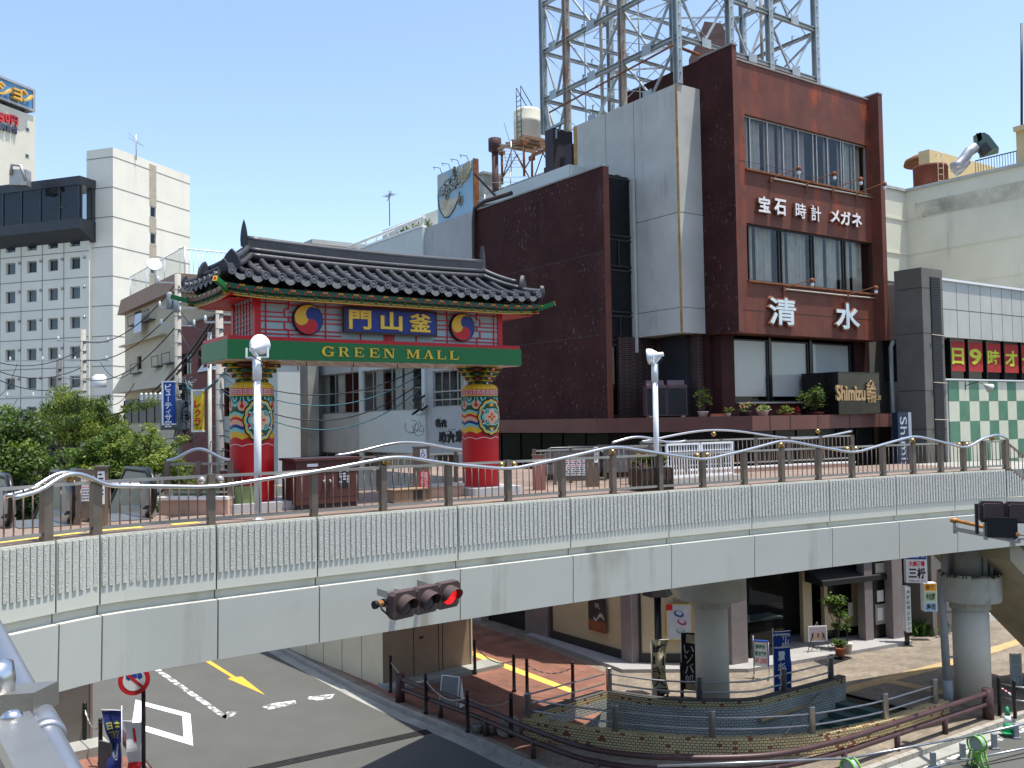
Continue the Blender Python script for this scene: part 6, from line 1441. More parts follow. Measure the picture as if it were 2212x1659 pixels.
mb = MB(); bx = at(1045, 380, 47.5); mb.box(bx + UP*-2.2, uF*1.1, uS*1.2, UP*2.3); mb.box(bx + UP*.1 - uF*.1 - uS*.1, uF*1.3, uS*1.4, UP*.12); mb.build('vent_house', m_conc_d, rcb)
mb = MB(); mb.fbox(FWg, 3.3, WL_+2, -2.2, -1.0, 18.5, 20.0); mb.build('pale_parapet', m_white_r, rcb)
ch = at(1070, 380, 46.5); zt_ = at(1070, 300, 46.5).z
mb = MB(); mb.tube([V((ch.x, ch.y, 19.0)), V((ch.x, ch.y, zt_-.6))], .17, 14); mb.lathe((ch.x, ch.y, 0), [(.17, zt_-.7), (.33, zt_-.62), (.33, zt_), (.29, zt_+.02)], 18); tag(mb.build('chimney', mat('rust_plum', (.07, .033, .03), .7, .25, 3)), 'rusty brown round chimney with a wide cap on the concrete rooftop', 'chimney')
tk = at(1140, 310, 45.0); ztb, ztt = at(1140, 308, 45).z, at(1140, 237, 45).z
wt = thing('water_tank', 'cream plastic water tank standing on a rusty steel platform', 'water tank', V((tk.x, tk.y, 20.5)))
rT = 30*45/2008
mb = MB(); H_ = ztt-ztb; mb.lathe((tk.x, tk.y, ztb), [(rT*.97, 0), (rT, .05), (rT, H_*.52), (rT*1.03, H_*.54), (rT*1.03, H_*.64), (rT, H_*.66), (rT, H_*.90), (rT*.93, H_*.97), (rT*.7, H_*1.01), (.1, H_*1.03), (.09, H_*1.07), (.02, H_*1.08)], 36); mb.build('tank', mat('cream_plastic', (.72, .68, .54), .45, .04, 1), wt)
tc_ = V((tk.x, tk.y, 0)); ha = 1.02
mb = MB(); zz = ztb-.02
for k in range(5): mb.box(tc_ + uF*(-ha) + uS*(-ha+.45*k) + UP*(zz-.14), uF*2*ha, uS*.12, UP*.13)
for sg in (-1, 1): mb.box(tc_ + uF*(sg*ha-.08) - uS*ha + UP*(zz-.28), uF*.16, uS*2*ha, UP*.13)
mb.build('platform', flaky('rusty_white', (.34, .22, .14)), wt)
for sx in (-1, 1):
	for sy in (-1, 1):
		b = tc_ + uF*sx*ha*.9 + uS*sy*ha*.9; mb = MB(); mb.tube([b + UP*(zq-.8), b + UP*(zz-.28)], .06, 8); mb.box(b - uF*.12 - uS*.12 + UP*(zz-.5), uF*.24, uS*.24, UP*.2)
		mb.build('leg', m_rust, wt)
mb = MB()
for sx in (-1, 1): mb.tube([tc_ + uF*sx*ha*.9 - uS*ha*.9 + UP*(zq-.5), tc_ + uF*sx*ha*.9 + UP*(zz-.35), tc_ + uF*sx*ha*.9 + uS*ha*.9 + UP*(zq-.5)], .035, 6); mb.tube([tc_ + uS*sx*ha*.9 - uF*ha*.9 + UP*(zq-.5), tc_ + uS*sx*ha*.9 + UP*(zz-.35), tc_ + uS*sx*ha*.9 + uF*ha*.9 + UP*(zq-.5)], .035, 6)
mb.build('brace', m_rust, wt)
mb = MB(); lp = tc_ - uF*(rT+.05)*1.0 - uS*.3
for o in (-.18, .18): q_ = lp + uS*o; mb.tube([q_ + UP*(zz-.3), q_ + UP*(ztt+.55)] + ([q_ + UP*(ztt+.9), q_ + uF*.7 + UP*(ztt+.0)]), .022, 6)
for k in range(9): mb.tube([lp - uS*.18 + UP*(zz+.1+k*.25), lp + uS*.18 + UP*(zz+.1+k*.25)], .016, 6)
mb.build('ladder', m_dkframe, wt)
def aerial(px, py0, py1, d, label, n=6, w_=.8):
	b = at(px, py0, d); t_ = at(px, py1, d); mb = MB(); mb.tube([b, t_], .03, 6)
	for k in range(n):
		z = b.z + (t_.z-b.z)*(.25+.75*k/n); mb.bar(V((b.x-w_*(.6+.4*(k % 2)), b.y, z)), V((b.x+w_*(.6+.4*((k+1) % 2)), b.y, z)), .02, .02)
	mb.bar(V((b.x, b.y, b.z+(t_.z-b.z)*.9)), V((b.x-.3, b.y, t_.z+.9)), .03, .03); tag(mb.build('antenna', m_alu), label, 'antenna')
aerial(1104, 380, 305, 44.2, 'many barred aerial standing in front of the cream water tank', 8, .55)
aerial(1103, 415, 372, 43.6, 'pale low aerial on the pale parapet below the cream water tank', 3, .9)
aerial(1047, 465, 420, 43.9, 'small white aerial just right of the painted billboard', 5, .35)
mb = MB(); mb.bar(at(1025, 376, 43.5), at(1083, 437, 43.2), .10, .10); mb.bar(at(1036, 446, 43.6), at(1083, 437, 43.2), .08, .08); tag(mb.build('brace_strut', m_dkframe), 'dark diagonal steel strut propping the painted billboard', 'strut')
# ------------------------------------------------------------------ left background: hotel and its neighbours
m_htl = mat('hotel_tile', (.80, .76, .64), .7, .05, .3, streak=.2, scol=(.35, .34, .30), sscale=.6, fine=.05, bscale=6)
m_htl_d = mat('hotel_black_panel', (.022, .024, .03), .35, .2, .6, spec=.5)
m_htl_t = mat('hotel_tan_tile', (.42, .37, .28), .7, .15, 2)
m_seam = mat('seam', (.22, .22, .20), .8)
m_hglass = glass('hotel_glass', (.42, .47, .50), .2)
HD = 95.0
HC = at(244, 880, HD); HC.z = 0
hr = Fr(HC, 18.9); hr.n = V((cos(R(18.9)), -sin(R(18.9)), 0))
hl = Fr(HC, 18.9-90); hl.n = V((-sin(R(18.9)), -cos(R(18.9)), 0))
zH = at(244, 318, HD).z
hot = thing('hotel', 'large white tiled hotel with grid windows and a black top floor lounge', 'building', HC)
wr_, wl_ = hr.s(410, 0, 460), hl.s(187, 0, 325)
a, b = hr.s((985*.4823)/1.4756, 0, 500), hr.s((1030*.4823)/1.4756, 0, 500)
ww = [(px0, py0, py1) for px0, py0, py1 in ((0, 446, 470), (0, 503, 528), (0, 564, 592))]
hs = [(hr.s(324.5, 0, 500), hr.s(337, 0, 500), hr.z(331, y1), hr.z(331, y0)) for _, y0, y1 in ww]
mb = MB(); mb.holes(hr, 0, wr_, 0, zH, hs, 0, .2)
mb.box(hr.p(0, -.001, 0), hl.u*wl_, -hr.n*6 + hr.u*0, UP*zH) if False else None
mb.face([hl.p(0, 0, 0), hl.p(wl_, 0, 0), hl.p(wl_, 0, zH), hl.p(0, 0, zH)]); mb.face([hl.p(wl_, 0, 0), hl.p(wl_, 0, 0) + hr.u*wr_, hl.p(wl_, 0, zH) + hr.u*wr_, hl.p(wl_, 0, zH)])
mb.face([hl.p(0, 0, zH), hl.p(wl_, 0, zH), hl.p(wl_, 0, zH) + hr.u*wr_, hr.p(wr_, 0, zH)]); mb.face([hr.p(wr_, 0, 0), hr.p(wr_, 0, zH), hl.p(wl_, 0, zH) + hr.u*wr_, hl.p(wl_, 0, 0) + hr.u*wr_])
mb.build('stair_tower', m_htl, hot)
mb = MB(); a, b = hr.s(322.8, 0, 500), hr.s(337.5, 0, 500); zz = sorted({zH-.3, 9, *[h[2] for h in hs], *[h[3] for h in hs]})
for c_, d_ in zip(zz, zz[1:]):
	if not any(abs(c_-h[2]) < 1e-6 for h in hs): mb.fbox(hr, a, b, .001, .03, c_, d_)
mb.build('tan_strip', m_htl_t, hot)
pitchH = hr.z(244, 365) - hr.z(244, 455)
zs_ = [hr.z(244, (200+y*.4823)/1.4756) for y in (620, 820, 1015, 1212, 1408, 1602)] + [hr.z(244, y) for y in (725, 790, 855)]
mb = MB()
for z in zs_: mb.fbox(hr, 0, wr_, .0, .02, z-.04, z+.04); mb.fbox(hl, 0, wl_, 0, .02, z-.04, z+.04)
mb.build('wall_seams', m_seam, hot)
for h in hs: simple_window(hot, hr, *h, 0, .12, m_alu, m_hglass, (), fw_=.12)
hw = hl.off(.45); wing0, wing1 = hw.s(192, 0, 700), hw.s(192, 0, 700)+34
zWg = hw.z(170, 500)+1.0
colx = [(151, 173), (104, 125), (58, 79), (12, 33)]
pitch_s = hw.s(58, 0, 640)-hw.s(104, 0, 640)
cols = []
for k in range(7):
	if k < 4: cols.append((hw.s(colx[k][1], 0, 640), hw.s(colx[k][0], 0, 640)))
	else: cols.append((cols[3][0]+(k-3)*pitch_s, cols[3][1]+(k-3)*pitch_s))
rows = [(hw.z(162, 532.6), hw.z(162, 506.5))]
yy = [(506.5, 532.6), (555.5, 581.7), (619, 646), (684, 710), (748, 775), (811.7, 838), (876, 902), (940, 966)]
rows = [(hw.z(162, y1), hw.z(162, y0)) for y0, y1 in yy]
hs = [(c0, c1, r0, r1) for c0, c1 in cols[:5] for r0, r1 in rows]
mb = MB(); mb.holes(hw, wing0, wing1, 0, zWg, hs, 0, .35)
mb.face([hw.p(wing0, 0, 0), hw.p(wing0, -.45, 0), hw.p(wing0, -.45, zWg), hw.p(wing0, 0, zWg)]); mb.face([hw.p(wing0, 0, zWg), hw.p(wing1, 0, zWg), hw.p(wing1, -8, zWg), hw.p(wing0, -8, zWg)])
mb.build('wing_wall', m_htl, hot)
mb = MB(); mb.fbox(hw, wing0+.3, wing1, -5, -2.2, 2, zWg-.5); mb.build('interior', m_room, hot)
m_hcurt = mat('hotel_curtain', (.50, .53, .53), .9, .08, 1.2)
for i, (c0, c1, r0, r1) in enumerate(hs):
	ci, ri = divmod(i, len(rows))
	dark = (ri == 1 and ci in (0, 1, 2)) or (ci == 1 and ri == 0)
	simple_window(hot, hw, c0, c1, r0, r1, 0, .30, m_alu, m_hglass, (), fw_=.1, curtain=None if dark else [(.08, .92)], hdiv=())
mb = MB()
for k in range(5):
	s_ = (cols[k][1]+cols[k+1][0])/2; mb.fbox(hw, s_-.04, s_+.04, 0, .02, 0, zWg-.1)
for r0, r1 in zip(rows, rows[1:]): z = (r0[0]+r1[1])/2; mb.fbox(hw, wing0, wing1, .021, .03, z-.035, z+.035)
mb.build('wing_seams', m_seam, hot)
mb = MB()
for c0, c1 in cols[:4]:
	for r0, r1 in rows: mb.lathe(hw.p(c0-.6, 0, r1-.1), [(.16, 0), (.16, .12), (.05, .2)], 10, ax=hw.n)
mb.build('vent_caps', m_alu, hot)
hb = hl.off(2.2); s0_ = hb.s(172, 0, 440); s1_ = s0_+38
zb0_, zb1_ = hb.z(172, 492), hb.z(172, 379); zw0, zw1 = hb.z(172, 470), hb.z(172, 398)
mb = MB(); mb.fbox(hb, s0_, s1_, -3.4, 0, zb0_, zw0); mb.fbox(hb, s0_, s1_, -3.4, 0, zw1, zb1_);
pr_ = [hb.p(s0_, -2.0, zb0_-1.1), hb.p(s0_, 0, zb0_-.001), hb.p(s0_, -3.0, zb0_-.001), hb.p(s0_, -3.0, zb0_-1.1)]; mb.prism(pr_, hb.u*(s1_-s0_)); mb.build('lounge', m_htl_d, hot)
edges = [(4+41.3*k) for k in range(5)]
mb = MB()
for k in range(14): s_ = s0_ + .14 + (hb.s(4, 0, 440)-hb.s(168, 0, 440))/4*k; mb.fbox(hb, s_-.09, s_+.09, -.2, -.02, zw0+.001, zw1-.001)
for k in range(3): t_ = -.3-1.45*k; mb.box(hb.p(s0_, t_-.1, zw0+.001), hb.u*.1, hb.n*.2, UP*(zw1-zw0-.002))
zm = zw0+(zw1-zw0)*.38; s_ = s0_+1.9; mb.fbox(hb, s_, s_+1.9, -.15, -.03, zm-.08, zm+.08)
o = mb.build('lounge_window', m_htl_d, hot)
mb = MB(); mb.frect(hb, s0_, s1_, zw0, zw1, -.1); mb.face([hb.p(s0_+.05, 0, zw0), hb.p(s0_+.05, -3.4, zw0), hb.p(s0_+.05, -3.4, zw1), hb.p(s0_+.05, 0, zw1)]); mb.build('pane', m_hglass, o, fix=False)
mb = MB(); n = 260
for k in range(n):
	A_, B_ = s0_+.3+(s1_-s0_-.5)*k/n, s0_+.3+(s1_-s0_-.5)*(k+1)/n; ta, tb = -.5-.06*(k % 2), -.5-.06*((k+1) % 2); mb.face([hb.p(A_, ta, zw0), hb.p(B_, tb, zw0), hb.p(B_, tb, zw1), hb.p(A_, ta, zw1)])
mb.build('curtain', mat('lounge_curtain', (.045, .046, .055), .9, .25, 1), o, fix=False)
mb = MB(); p = hl.p(-.5, -3, zH); q_ = at(294, 330, HD+3); mb.tube([V((q_.x, q_.y, zH-.5)), V((q_.x, q_.y, zH+2.2))], .06, 5); mb.bar(V((q_.x-.8, q_.y, zH+1.9)), V((q_.x+.5, q_.y, zH+1.1)), .06, .06); mb.bar(V((q_.x-.8, q_.y, zH+2.4)), V((q_.x+.8, q_.y, zH+.9)), .05, .05); tag(mb.build('antenna', m_alu), 'small aerial on top of the white hotel tower', 'antenna')
mb = MB(); q_ = at(20, 378, HD-2); mb.box(q_ - UP*1.0, V((1.6, .2, 0)), V((0, 1, 0)), UP*1.6); mb.tube([q_ + V((.2, -.1, 0)), q_ + V((.3, -.1, 1.0)), q_ + V((1.2, -.1, .9)), q_ + V((1.7, -.1, -.6))], .16, 8); mb.build('roof_ducts', m_alu, hot)
BD = 118.0; BO = at(74, 880, BD); BO.z = 0
fk = Fr(BO, 18.9)
bk = thing('office_block', 'cream block at the far left edge with red and grey wall lettering', 'building', BO)
zB_ = at(75, 252, BD).z; sL = fk.s(-60, 0, 300)
mb = MB(); mb.fbox(fk, sL, 0, -8, 0, 0, zB_); mb.build('wall', mat('ivory_wall', (.66, .63, .52), .75, .05, .3), bk)
zq_ = lambda x, y: (x*.32685, (y*.4823+200)/1.4756)
def fkr(x0, x1, y0, y1): return fk.rect(zq_(x0, 0)[0], zq_(x1, 0)[0], zq_(0, y0)[1], zq_(0, y1)[1])
for (x0, x1, y0, y1) in ((168, 192, 428, 455), (166, 190, 603, 630)):
	a, b, c, d = fkr(x0, x1, y0, y1); mb = MB(); mb.fbox(fk, a, b, .0, .03, c, d, 0); mb.fbox(fk, a+.1, b-.1, .031, .05, c+.1, d-.1, 1); mb.build('window', [m_alu, m_htl_d], bk)
mb = MB()
for ch, x0, x1, y0, y1 in (('2', -85, -55, 318, 378), ('5', -42, -15, 325, 385), ('5', -20, 18, 332, 392), ('0', 24, 56, 338, 398), ('円', 63, 108, 352, 415)): a, b, c, d = fkr(x0, x1, y0, y1); text(mb, fk, ch, a, b, c, d, .05, .3, 0, .03)
mb.build('wall_lettering', mat('lettering_red', (.62, .05, .06), .5, .05), bk)
mb = MB()
for ch, x0, x1, y0, y1 in (('朝', -18, 26, 398, 448), ('食', 30, 68, 408, 458), ('付', 72, 106, 420, 472)): a, b, c, d = fkr(x0, x1, y0, y1); text(mb, fk, ch, a, b, c, d, .05, .3, 0, .02)
mb.build('wall_lettering', mat('lettering_slate', (.09, .10, .14), .5, .05), bk)
rs_ = thing('rooftop_sign', 'blue rooftop sign with yellow katakana at the far left edge', 'sign', fk.p(0, 0, zB_))
z0, z1 = at(74, 246, BD).z, at(74, 188, BD).z; z0 = fk.z(60, 238); z1 = fk.z(40, 181); a = fk.s(72.5, 0, 220)
mb = MB(); mb.fbox(fk, sL, a, -3, .1, z0, z1); mb.build('frame', mat('sign_frame_grey', (.10, .10, .12), .5), rs_)
mb = MB(); mb.fbox(fk, sL, a-.35, .101, .15, z0+.3, z1-.3); mb.build('panel', mat('sign_sky_blue', (.09, .26, .52), .5, .05), rs_)
mb = MB(); mb.fbox(fk, sL, a, .101, .3, z1-.3, z1); mb.fbox(fk, sL, a, .101, .3, z0, z0+.3); mb.fbox(fk, a-.35, a, .101, .3, z0+.301, z1-.301); mb.build('rim', m_alu, rs_)
mb = MB()
for ch, x0, x1, y0, y1 in (('シ', -48, 44, 138, 225), ('ョ', 56, 112, 178, 252), ('ン', 118, 186, 192, 268)): a, b, c, d = fkr(x0, x1, y0, y1); text(mb, fk, ch, a, b, c, d, .3, .9, 0, .02)
mb.build('sign_lettering', mat('lettering_amber', (.68, .42, .08), .5, .05), rs_)
mb = MB();
for k in range(4): mb.bar(fk.p(-1-3*k, -1, zB_-.1), fk.p(-1-3*k, -1, z0), .3, .3)
mb.build('legs', m_dkframe, rs_)
AD = 66.0; AO = at(382, 880, AD); AO.z = 0
fa_ = Fr(AO, AS); fa_.n = nS; fb_ = Fr(AO, AF)
ap = thing('apartment_house', 'beige apartment house with brown roof band, laundry and small windows', 'building', AO)
m_beige = mat('beige_stucco', (.50, .43, .31), .85, .06, .5, streak=.35, scol=(.28, .24, .18), sscale=1); m_brown = mat('brown_fascia', (.24, .16, .11), .7, .08, 1)
zap = fa_.z(382, 632); ztp = fa_.z(382, 592); La = fa_.s(270, 0, 700)
def far_(x0, x1, y0, y1):
	a, b = fa_.s(x0, 0, (y0+y1)/2), fa_.s(x1, 0, (y0+y1)/2); return (min(a, b), max(a, b), fa_.z((x0+x1)/2, y1), fa_.z((x0+x1)/2, y0))
z2 = lambda x, y: (x*.32685, (y*.4823+1000)/1.4756)
def W2_(x0, x1, y0, y1): p, q_ = z2(x0, y0), z2(x1, y1); return far_(p[0], q_[0], p[1], q_[1])
wins = [W2_(888, 935, -20, 72), W2_(970, 1025, -35, 45), W2_(905, 955, 278, 390), W2_(1048, 1085, 240, 345), W2_(1115, 1165, 222, 325)]
mb = MB(); mb.solid(fa_, 0, La, 0, zap, wins, -8, 0, 0, dep=.25); mb.build('wall', m_beige, ap)
mb = MB(); mb.fbox(fb_, .001, 5, -10, -.02, 0, zap-.01); mb.build('front_wall', m_beige, ap)
mb = MB(); mb.prism([fa_.p(-.6, .5, zap), fa_.p(-.6, .2, ztp), fa_.p(-.6, -6, ztp), fa_.p(-.6, -6, zap)], uS*(La+1.2)); mb.prism([fb_.p(.02, .6, zap+.002), fb_.p(.02, .25, ztp-.01), fb_.p(.02, -6, ztp-.01), fb_.p(.02, -6, zap+.002)], uF*5); mb.build('roof_band', m_brown, ap)
mb = MB(); mb.fbox(fa_, 2.5, La, .001, .5, fa_.z(300, 742), fa_.z(300, 742)+.12); mb.prism([fa_.p(.3, .02, fa_.z(290, 800)), fa_.p(.3, 1.0, fa_.z(270, 850)), fa_.p(.3, .02, fa_.z(270, 850))], uS*(La+.2)); mb.build('awning_band', m_beige, ap)
for w_ in wins:
	simple_window(ap, fa_, *w_, 0, .2, m_dkframe, m_glass_d, (.5,), fw_=.08)
mb = MB()
for w_ in wins:
	mb.tube([fa_.p(w_[0]-.2, .5, w_[2]+.7), fa_.p(w_[1]+.2, .5, w_[2]+.7)], .03, 5); mb.fbox(fa_, w_[0]-.15, w_[1]+.15, .0, .5, w_[2]-.08, w_[2]-.0)
	for s_ in (w_[0]-.1, w_[1]+.1): mb.tube([fa_.p(s_, .48, w_[2]), fa_.p(s_, .48, w_[2]+.7)], .02, 5)
mb.build('window_racks', m_dkframe, ap)
a, b, c, d = W2_(935, 980, 0, 125); mb = MB()
for k in range(5): A_, B_ = a+(b-a)*k/5, a+(b-a)*(k+1)/5; mb.face([fa_.p(A_, .55+.05*(k % 2), c), fa_.p(B_, .55+.05*((k+1) % 2), c), fa_.p(B_, .5, d), fa_.p(A_, .5, d)])
tag(mb.build('laundry', mat('blue_white_cloth', (.62, .68, .76), .9, .05), fix=False), 'pale sheet hung out of a window of the beige apartment house', 'laundry')
a, b, c, d = W2_(832, 1090, 560, 720); mb = MB(); mb.fbox(fa_, a, b, .03, .12, c, d, 0); o = mb.build('shop_window', m_blackgl, ap)
mb = MB()
for k in range(6): s_ = a+(b-a)*k/5; mb.fbox(fa_, s_-.06, s_+.06, .121, .16, c, d)
mb.build('mullions', m_dkframe, o)
mb = MB(); z = ztp; rp_ = [fa_.p(La+.3, -.5, z), fa_.p(-.3, -.5, z)]
for h_ in (.1, 2.0): mb.tube([p + UP*h_ for p in rp_], .05, 5); mb.tube([fb_.p(.3, -.6, z+h_), fb_.p(5, -.6, z+h_)], .05, 5)
for k in range(4): p = rp_[0].lerp(rp_[1], k/3); mb.tube([p, p + UP*2.0], .05, 5)
for k in range(14): p = fb_.p(.4+.33*k, -.6, z); mb.tube([p + UP*.1, p + UP*2.0], .02, 4)
mb.build('roof_railing', M_white_steel, ap)
mb = MB(); mb.face([rp_[0] + UP*.1, rp_[1] + UP*.1, rp_[1] + UP*1.95, rp_[0] + UP*1.95]); mb.build('mesh_screen', glass('mesh_glass', (.85, .88, .88), .1), ap, fix=False)
ds = at(333, 573, 63.0); t = thing('satellite_dish', 'small white satellite dish at the roof edge of the beige apartment house', 'antenna', ds)
mb = MB(); mb.lathe(ds, [(.02, -.08), (.3, -.04), (.5, .06), (.52, .08), (.3, .0), (.02, -.04)], 20, ax=(.45, -.75, .45)); mb.build('dish', M_white_steel, t)
mb = MB(); mb.tube([ds, ds + V((0, .3, -1.2))], .05, 6); mb.tube([ds, ds + V((.2, -.35, .2))], .02, 5); mb.build('mount', M_white_steel, t)
RD = 54.0; RO = at(466, 880, RD); RO.z = 0
fr3 = Fr(RO, AS); fr3.n = nS
rh = thing('red_tile_house', 'dark red tiled house between the beige apartment house and the gate', 'building', RO)
Lr = fr3.s(389, 0, 800); zr_ = fr3.z(430, 693)
z7 = lambda x, y: ((x/3.017+500)/1.4756, (y/3.017+950)/1.4756)
def W3(fr, x0, x1, y0, y1): p, q_ = z7(x0, y0), z7(x1, y1); a, b = fr.s(p[0], 0, (p[1]+q_[1])/2), fr.s(q_[0], 0, (p[1]+q_[1])/2); xm = (p[0]+q_[0])/2; return (min(a, b), max(a, b), fr.z(xm, q_[1]), fr.z(xm, p[1]))
wins = [W3(fr3, 236, 330, 530, 740), W3(fr3, 398, 448, 500, 720), W3(fr3, 236, 330, 790, 1010)]
mb = MB(); mb.solid(fr3, -.3, Lr, 0, zr_, wins, -1.6, 0, 0, dep=.25); mb.build('wall', brick('red_tile', (.20, .048, .034), (.165, .04, .03), (.10, .04, .035), .25, .08, ang=90-AS, mode='wall', ms=.008, var=.15), rh)
for w_ in wins: simple_window(rh, fr3, *w_, 0, .2, m_dkframe, m_glass_d, (.5,), fw_=.08, curtain=[(.1, .8)])
mb = MB(); mb.fbox(fr3, -.4, Lr+.1, -1.7, .1, zr_+.001, zr_+.12); mb.build('coping', m_conc_d, rh)
wh = thing('white_awning_house', 'white house with sloping metal hood and dark shop windows behind the left gate column', 'building', at(520, 880, 50.0))
WO = at(600, 880, 47.0); WO.z = 0; fh = Fr(WO, AS); fh.n = nS; Lw = fh.s(446, 0, 880)
m_whouse = mat('white_house', (.52, .55, .51), .75, .05, .6, streak=.3, scol=(.3, .3, .27))
wins = [W3(fh, 490, 712, 870, 1140), W3(fh, 486, 712, 1390, 1640)]
zh1 = fh.z(460, 800)
mb = MB(); mb.solid(fh, 0, Lw, 0, zh1, wins, -1.2, 0, 0, dep=.3); mb.build('wall', m_whouse, wh)
for w_ in wins: simple_window(wh, fh, *w_, 0, .25, m_dkframe, m_glass_d, (.35, .7), fw_=.08)
mb = MB(); mb.fbox(fh, .3, Lw-.3, -1.1, -.8, 1, zh1-.5); mb.build('interior', m_room, wh)
z_a, z_b = fh.z(447, 813), fh.z(450, 775); mb = MB(); mb.prism([fh.p(-.1, .5, zh1-.05), fh.p(-.1, -.9, zh1+2.2), fh.p(-.1, -1.3, zh1+2.2), fh.p(-.1, -1.3, zh1-.05)], uS*(Lw+.3)); mb.build('roof', mat('pale_metal_roof', (.62, .64, .62), .45, .04, .6), wh)
mb = MB(); q_ = at(466, 900, 47.3); mb.tube([V((q_.x-.3, q_.y, 0)), V((q_.x-.3, q_.y, 14.0))], .10, 8); mb.build('downpipe', mat('pale_pipe', (.50, .50, .44), .6, .15), wh)
sl_ = thing('white_slab_wall', 'narrow bright white wall with a shadowed gray side between column and gray house', 'wall', at(615, 880, 58.0))
SO = at(632, 880, 57.0); SO.z = 0; fs_ = Fr(SO, AS); fs_.n = nS
mb = MB(); mb.fbox(fs_, 0, fs_.s(598, 0, 900), -4, 0, 7.3, 16); mb.build('wall', m_white_r, sl_)
mb = MB(); mb.fbox(fs_, -1.2, -.01, -1.2, -.5, 0, 16.5); mb.fbox(fs_, -1.2, 4, -1.2, -.5, 0, 7.29); mb.build('side_wall', m_conc_dk if 'm_conc_dk' in globals() else m_conc_d, sl_)
def lowhouse(px0, px1, pyt, d, label, m, cat='building'):
	a, b = at(px0, 900, d), at(px1, 900, d); z = at((px0+px1)/2, pyt, d).z
	t = thing('distant_house', label, cat, (a.x, a.y, 0)); mb = MB(); mb.abox(a.x, b.x, a.y, a.y+8, 0, z); mb.build('wall', m, t)
	mb = MB(); mb.abox(a.x-.2, b.x+.2, a.y-.3, a.y+8.2, z+.001, z+.3); mb.build('roof', m_conc, t)
	n = max(2, int((b.x-a.x)/2.4))
	for k in range(n):
		for zz in (z-2.6, z-5.6):
			if zz > 1: x = a.x+(b.x-a.x)*(k+.3)/n; mb = MB(); mb.abox(x, x+1.1, a.y-.05, a.y-.001, zz, zz+1.4); mb.build('window', m_blackgl, t)
lowhouse(-160, 62, 925, 72, 'dark low house under the hotel, glimpsed behind the leftmost trees', mat('dark_render', (.14, .14, .15), .8, .1, 1))
lowhouse(62, 300, 960, 74, 'dark plum low house behind the weeping tree at the foot of the hotel', mat('plum_render', (.10, .09, .10), .8, .1, 1))
lowhouse(480, 650, 905, 95, 'distant gray house closing the lane behind the gate columns', m_grey_r)
# ------------------------------------------------------------------ utility poles, transformers, cables
m_pole = mat('concrete_pole', (.33, .31, .27), .85, .12, 1.5, fine=.1); m_ins = mat('porcelain', (.72, .72, .70), .15, .1, 6, spec=.7); m_cable = mat('cable_black', (.016, .017, .02), .5, .2); m_trf = mat('transformer_grey', (.22, .25, .26), .5, .12, 3)
POLES = {}
def pole(key, px, pyt, d, r, label, arms, m=None):
	b = at(px, 900, d); b.z = 0; z1 = at(px, pyt, d).z
	t = thing('utility_pole', label, 'utility pole', b, 'utility poles on the left'); POLES[key] = (b, z1)
	mb = MB(); mb.lathe(b, [(r*1.15, 0), (r*.85, z1)], 14); mb.build('shaft', m or m_pole, t)
	mb = MB()
	for k in range(12): mb.lathe(b, [(r*1.08, z1-.9-k*.75), (r*1.08, z1-.86-k*.75)], 12); mb.bar(b + UP*(z1-1.2-k*.75) - V((r+.16, 0, 0)), b + UP*(z1-1.2-k*.75), .025, .025)
	mb.build('bands_and_rungs', m_trf, t)
	for (dz, L_, ang, n) in arms:
		a = R(ang); dv = V((cos(a), sin(a), 0)); c = b + UP*(z1-dz); mb = MB(); mb.bar(c - dv*L_, c + dv*L_, .09, .09); ar = mb.build('crossarm', m_alu, t)
		for k in range(n):
			q_ = c + dv*L_*(2*k/(n-1)-1)*.95; mb = MB(); mb.lathe(q_ + UP*.05, [(.04, 0), (.09, .06), (.05, .10), (.09, .15), (.05, .2), (.06, .26), (.01, .3)], 10); mb.build('insulator', m_ins, ar)
	return t
t = pole('a', 385, 592, 52, .20, 'tall concrete utility pole with wire tangle in front of the beige house', [(.5, 1.1, 20, 3), (1.9, 1.0, 20, 3), (2.9, .9, 20, 2)])
b, z1 = POLES['a']
for k in range(2): mb = MB(); mb.lathe(b + V((-.35-.0*k, -.3, z1-2.0-.2*k)) + V((.0+.35*k, 0, 0)), [(.16, 0), (.18, .05), (.18, .8), (.1, .95)], 12); mb.build('switch_can', m_trf, t)
mb = MB(); c = at(372, 905, 51.5); mb.box(c + V((-.5, -.4, -.6)), V((1.35, 0, 0)), V((0, .8, 0)), UP*1.55)
for k in range(12): mb.box(c + V((-.48+.112*k, -.47, -.5)), V((.05, 0, 0)), V((0, .07, 0)), UP*1.3)
tr_ = mb.build('transformer', m_trf, t)
mb = MB(); mb.bar(c + V((-1.8, 0, .98)), c + V((1.0, 0, .98)), .1, .1); ar = mb.build('crossarm', m_alu, t)
for k in range(6): mb = MB(); mb.lathe(c + V((-1.7+.26*k, 0, 1.03)), [(.05, 0), (.11, .1), (.06, .16), (.11, .22), (.06, .3), (.1, .36), (.01, .45)], 10); mb.build('insulator', m_ins, ar)
mb = MB(); rr = random.Random(9); base = at(402, 850, 51.4)
for k in range(46):
	p = base + V((rr.uniform(-.35, .4), rr.uniform(-.3, .2), rr.uniform(-2.2, .9))); pts = [p]
	for j in range(4): pts.append(pts[-1] + V((rr.uniform(-.3, .3), rr.uniform(-.15, .15), rr.uniform(-.55, .25))))
	mb.tube(pts, .022, 4, rr.choice((0, 0, 1, 2)))
for k in range(9): mb.box(base + V((rr.uniform(-.4, .3), -.3, rr.uniform(-1.8, .6))), V((.22, 0, 0)), V((0, .15, 0)), UP*.3, rr.choice((0, 2)))
mb.build('cable_tangle', [m_cable, mat('cable_teal', (.04, .12, .15), .5), m_trf], t)
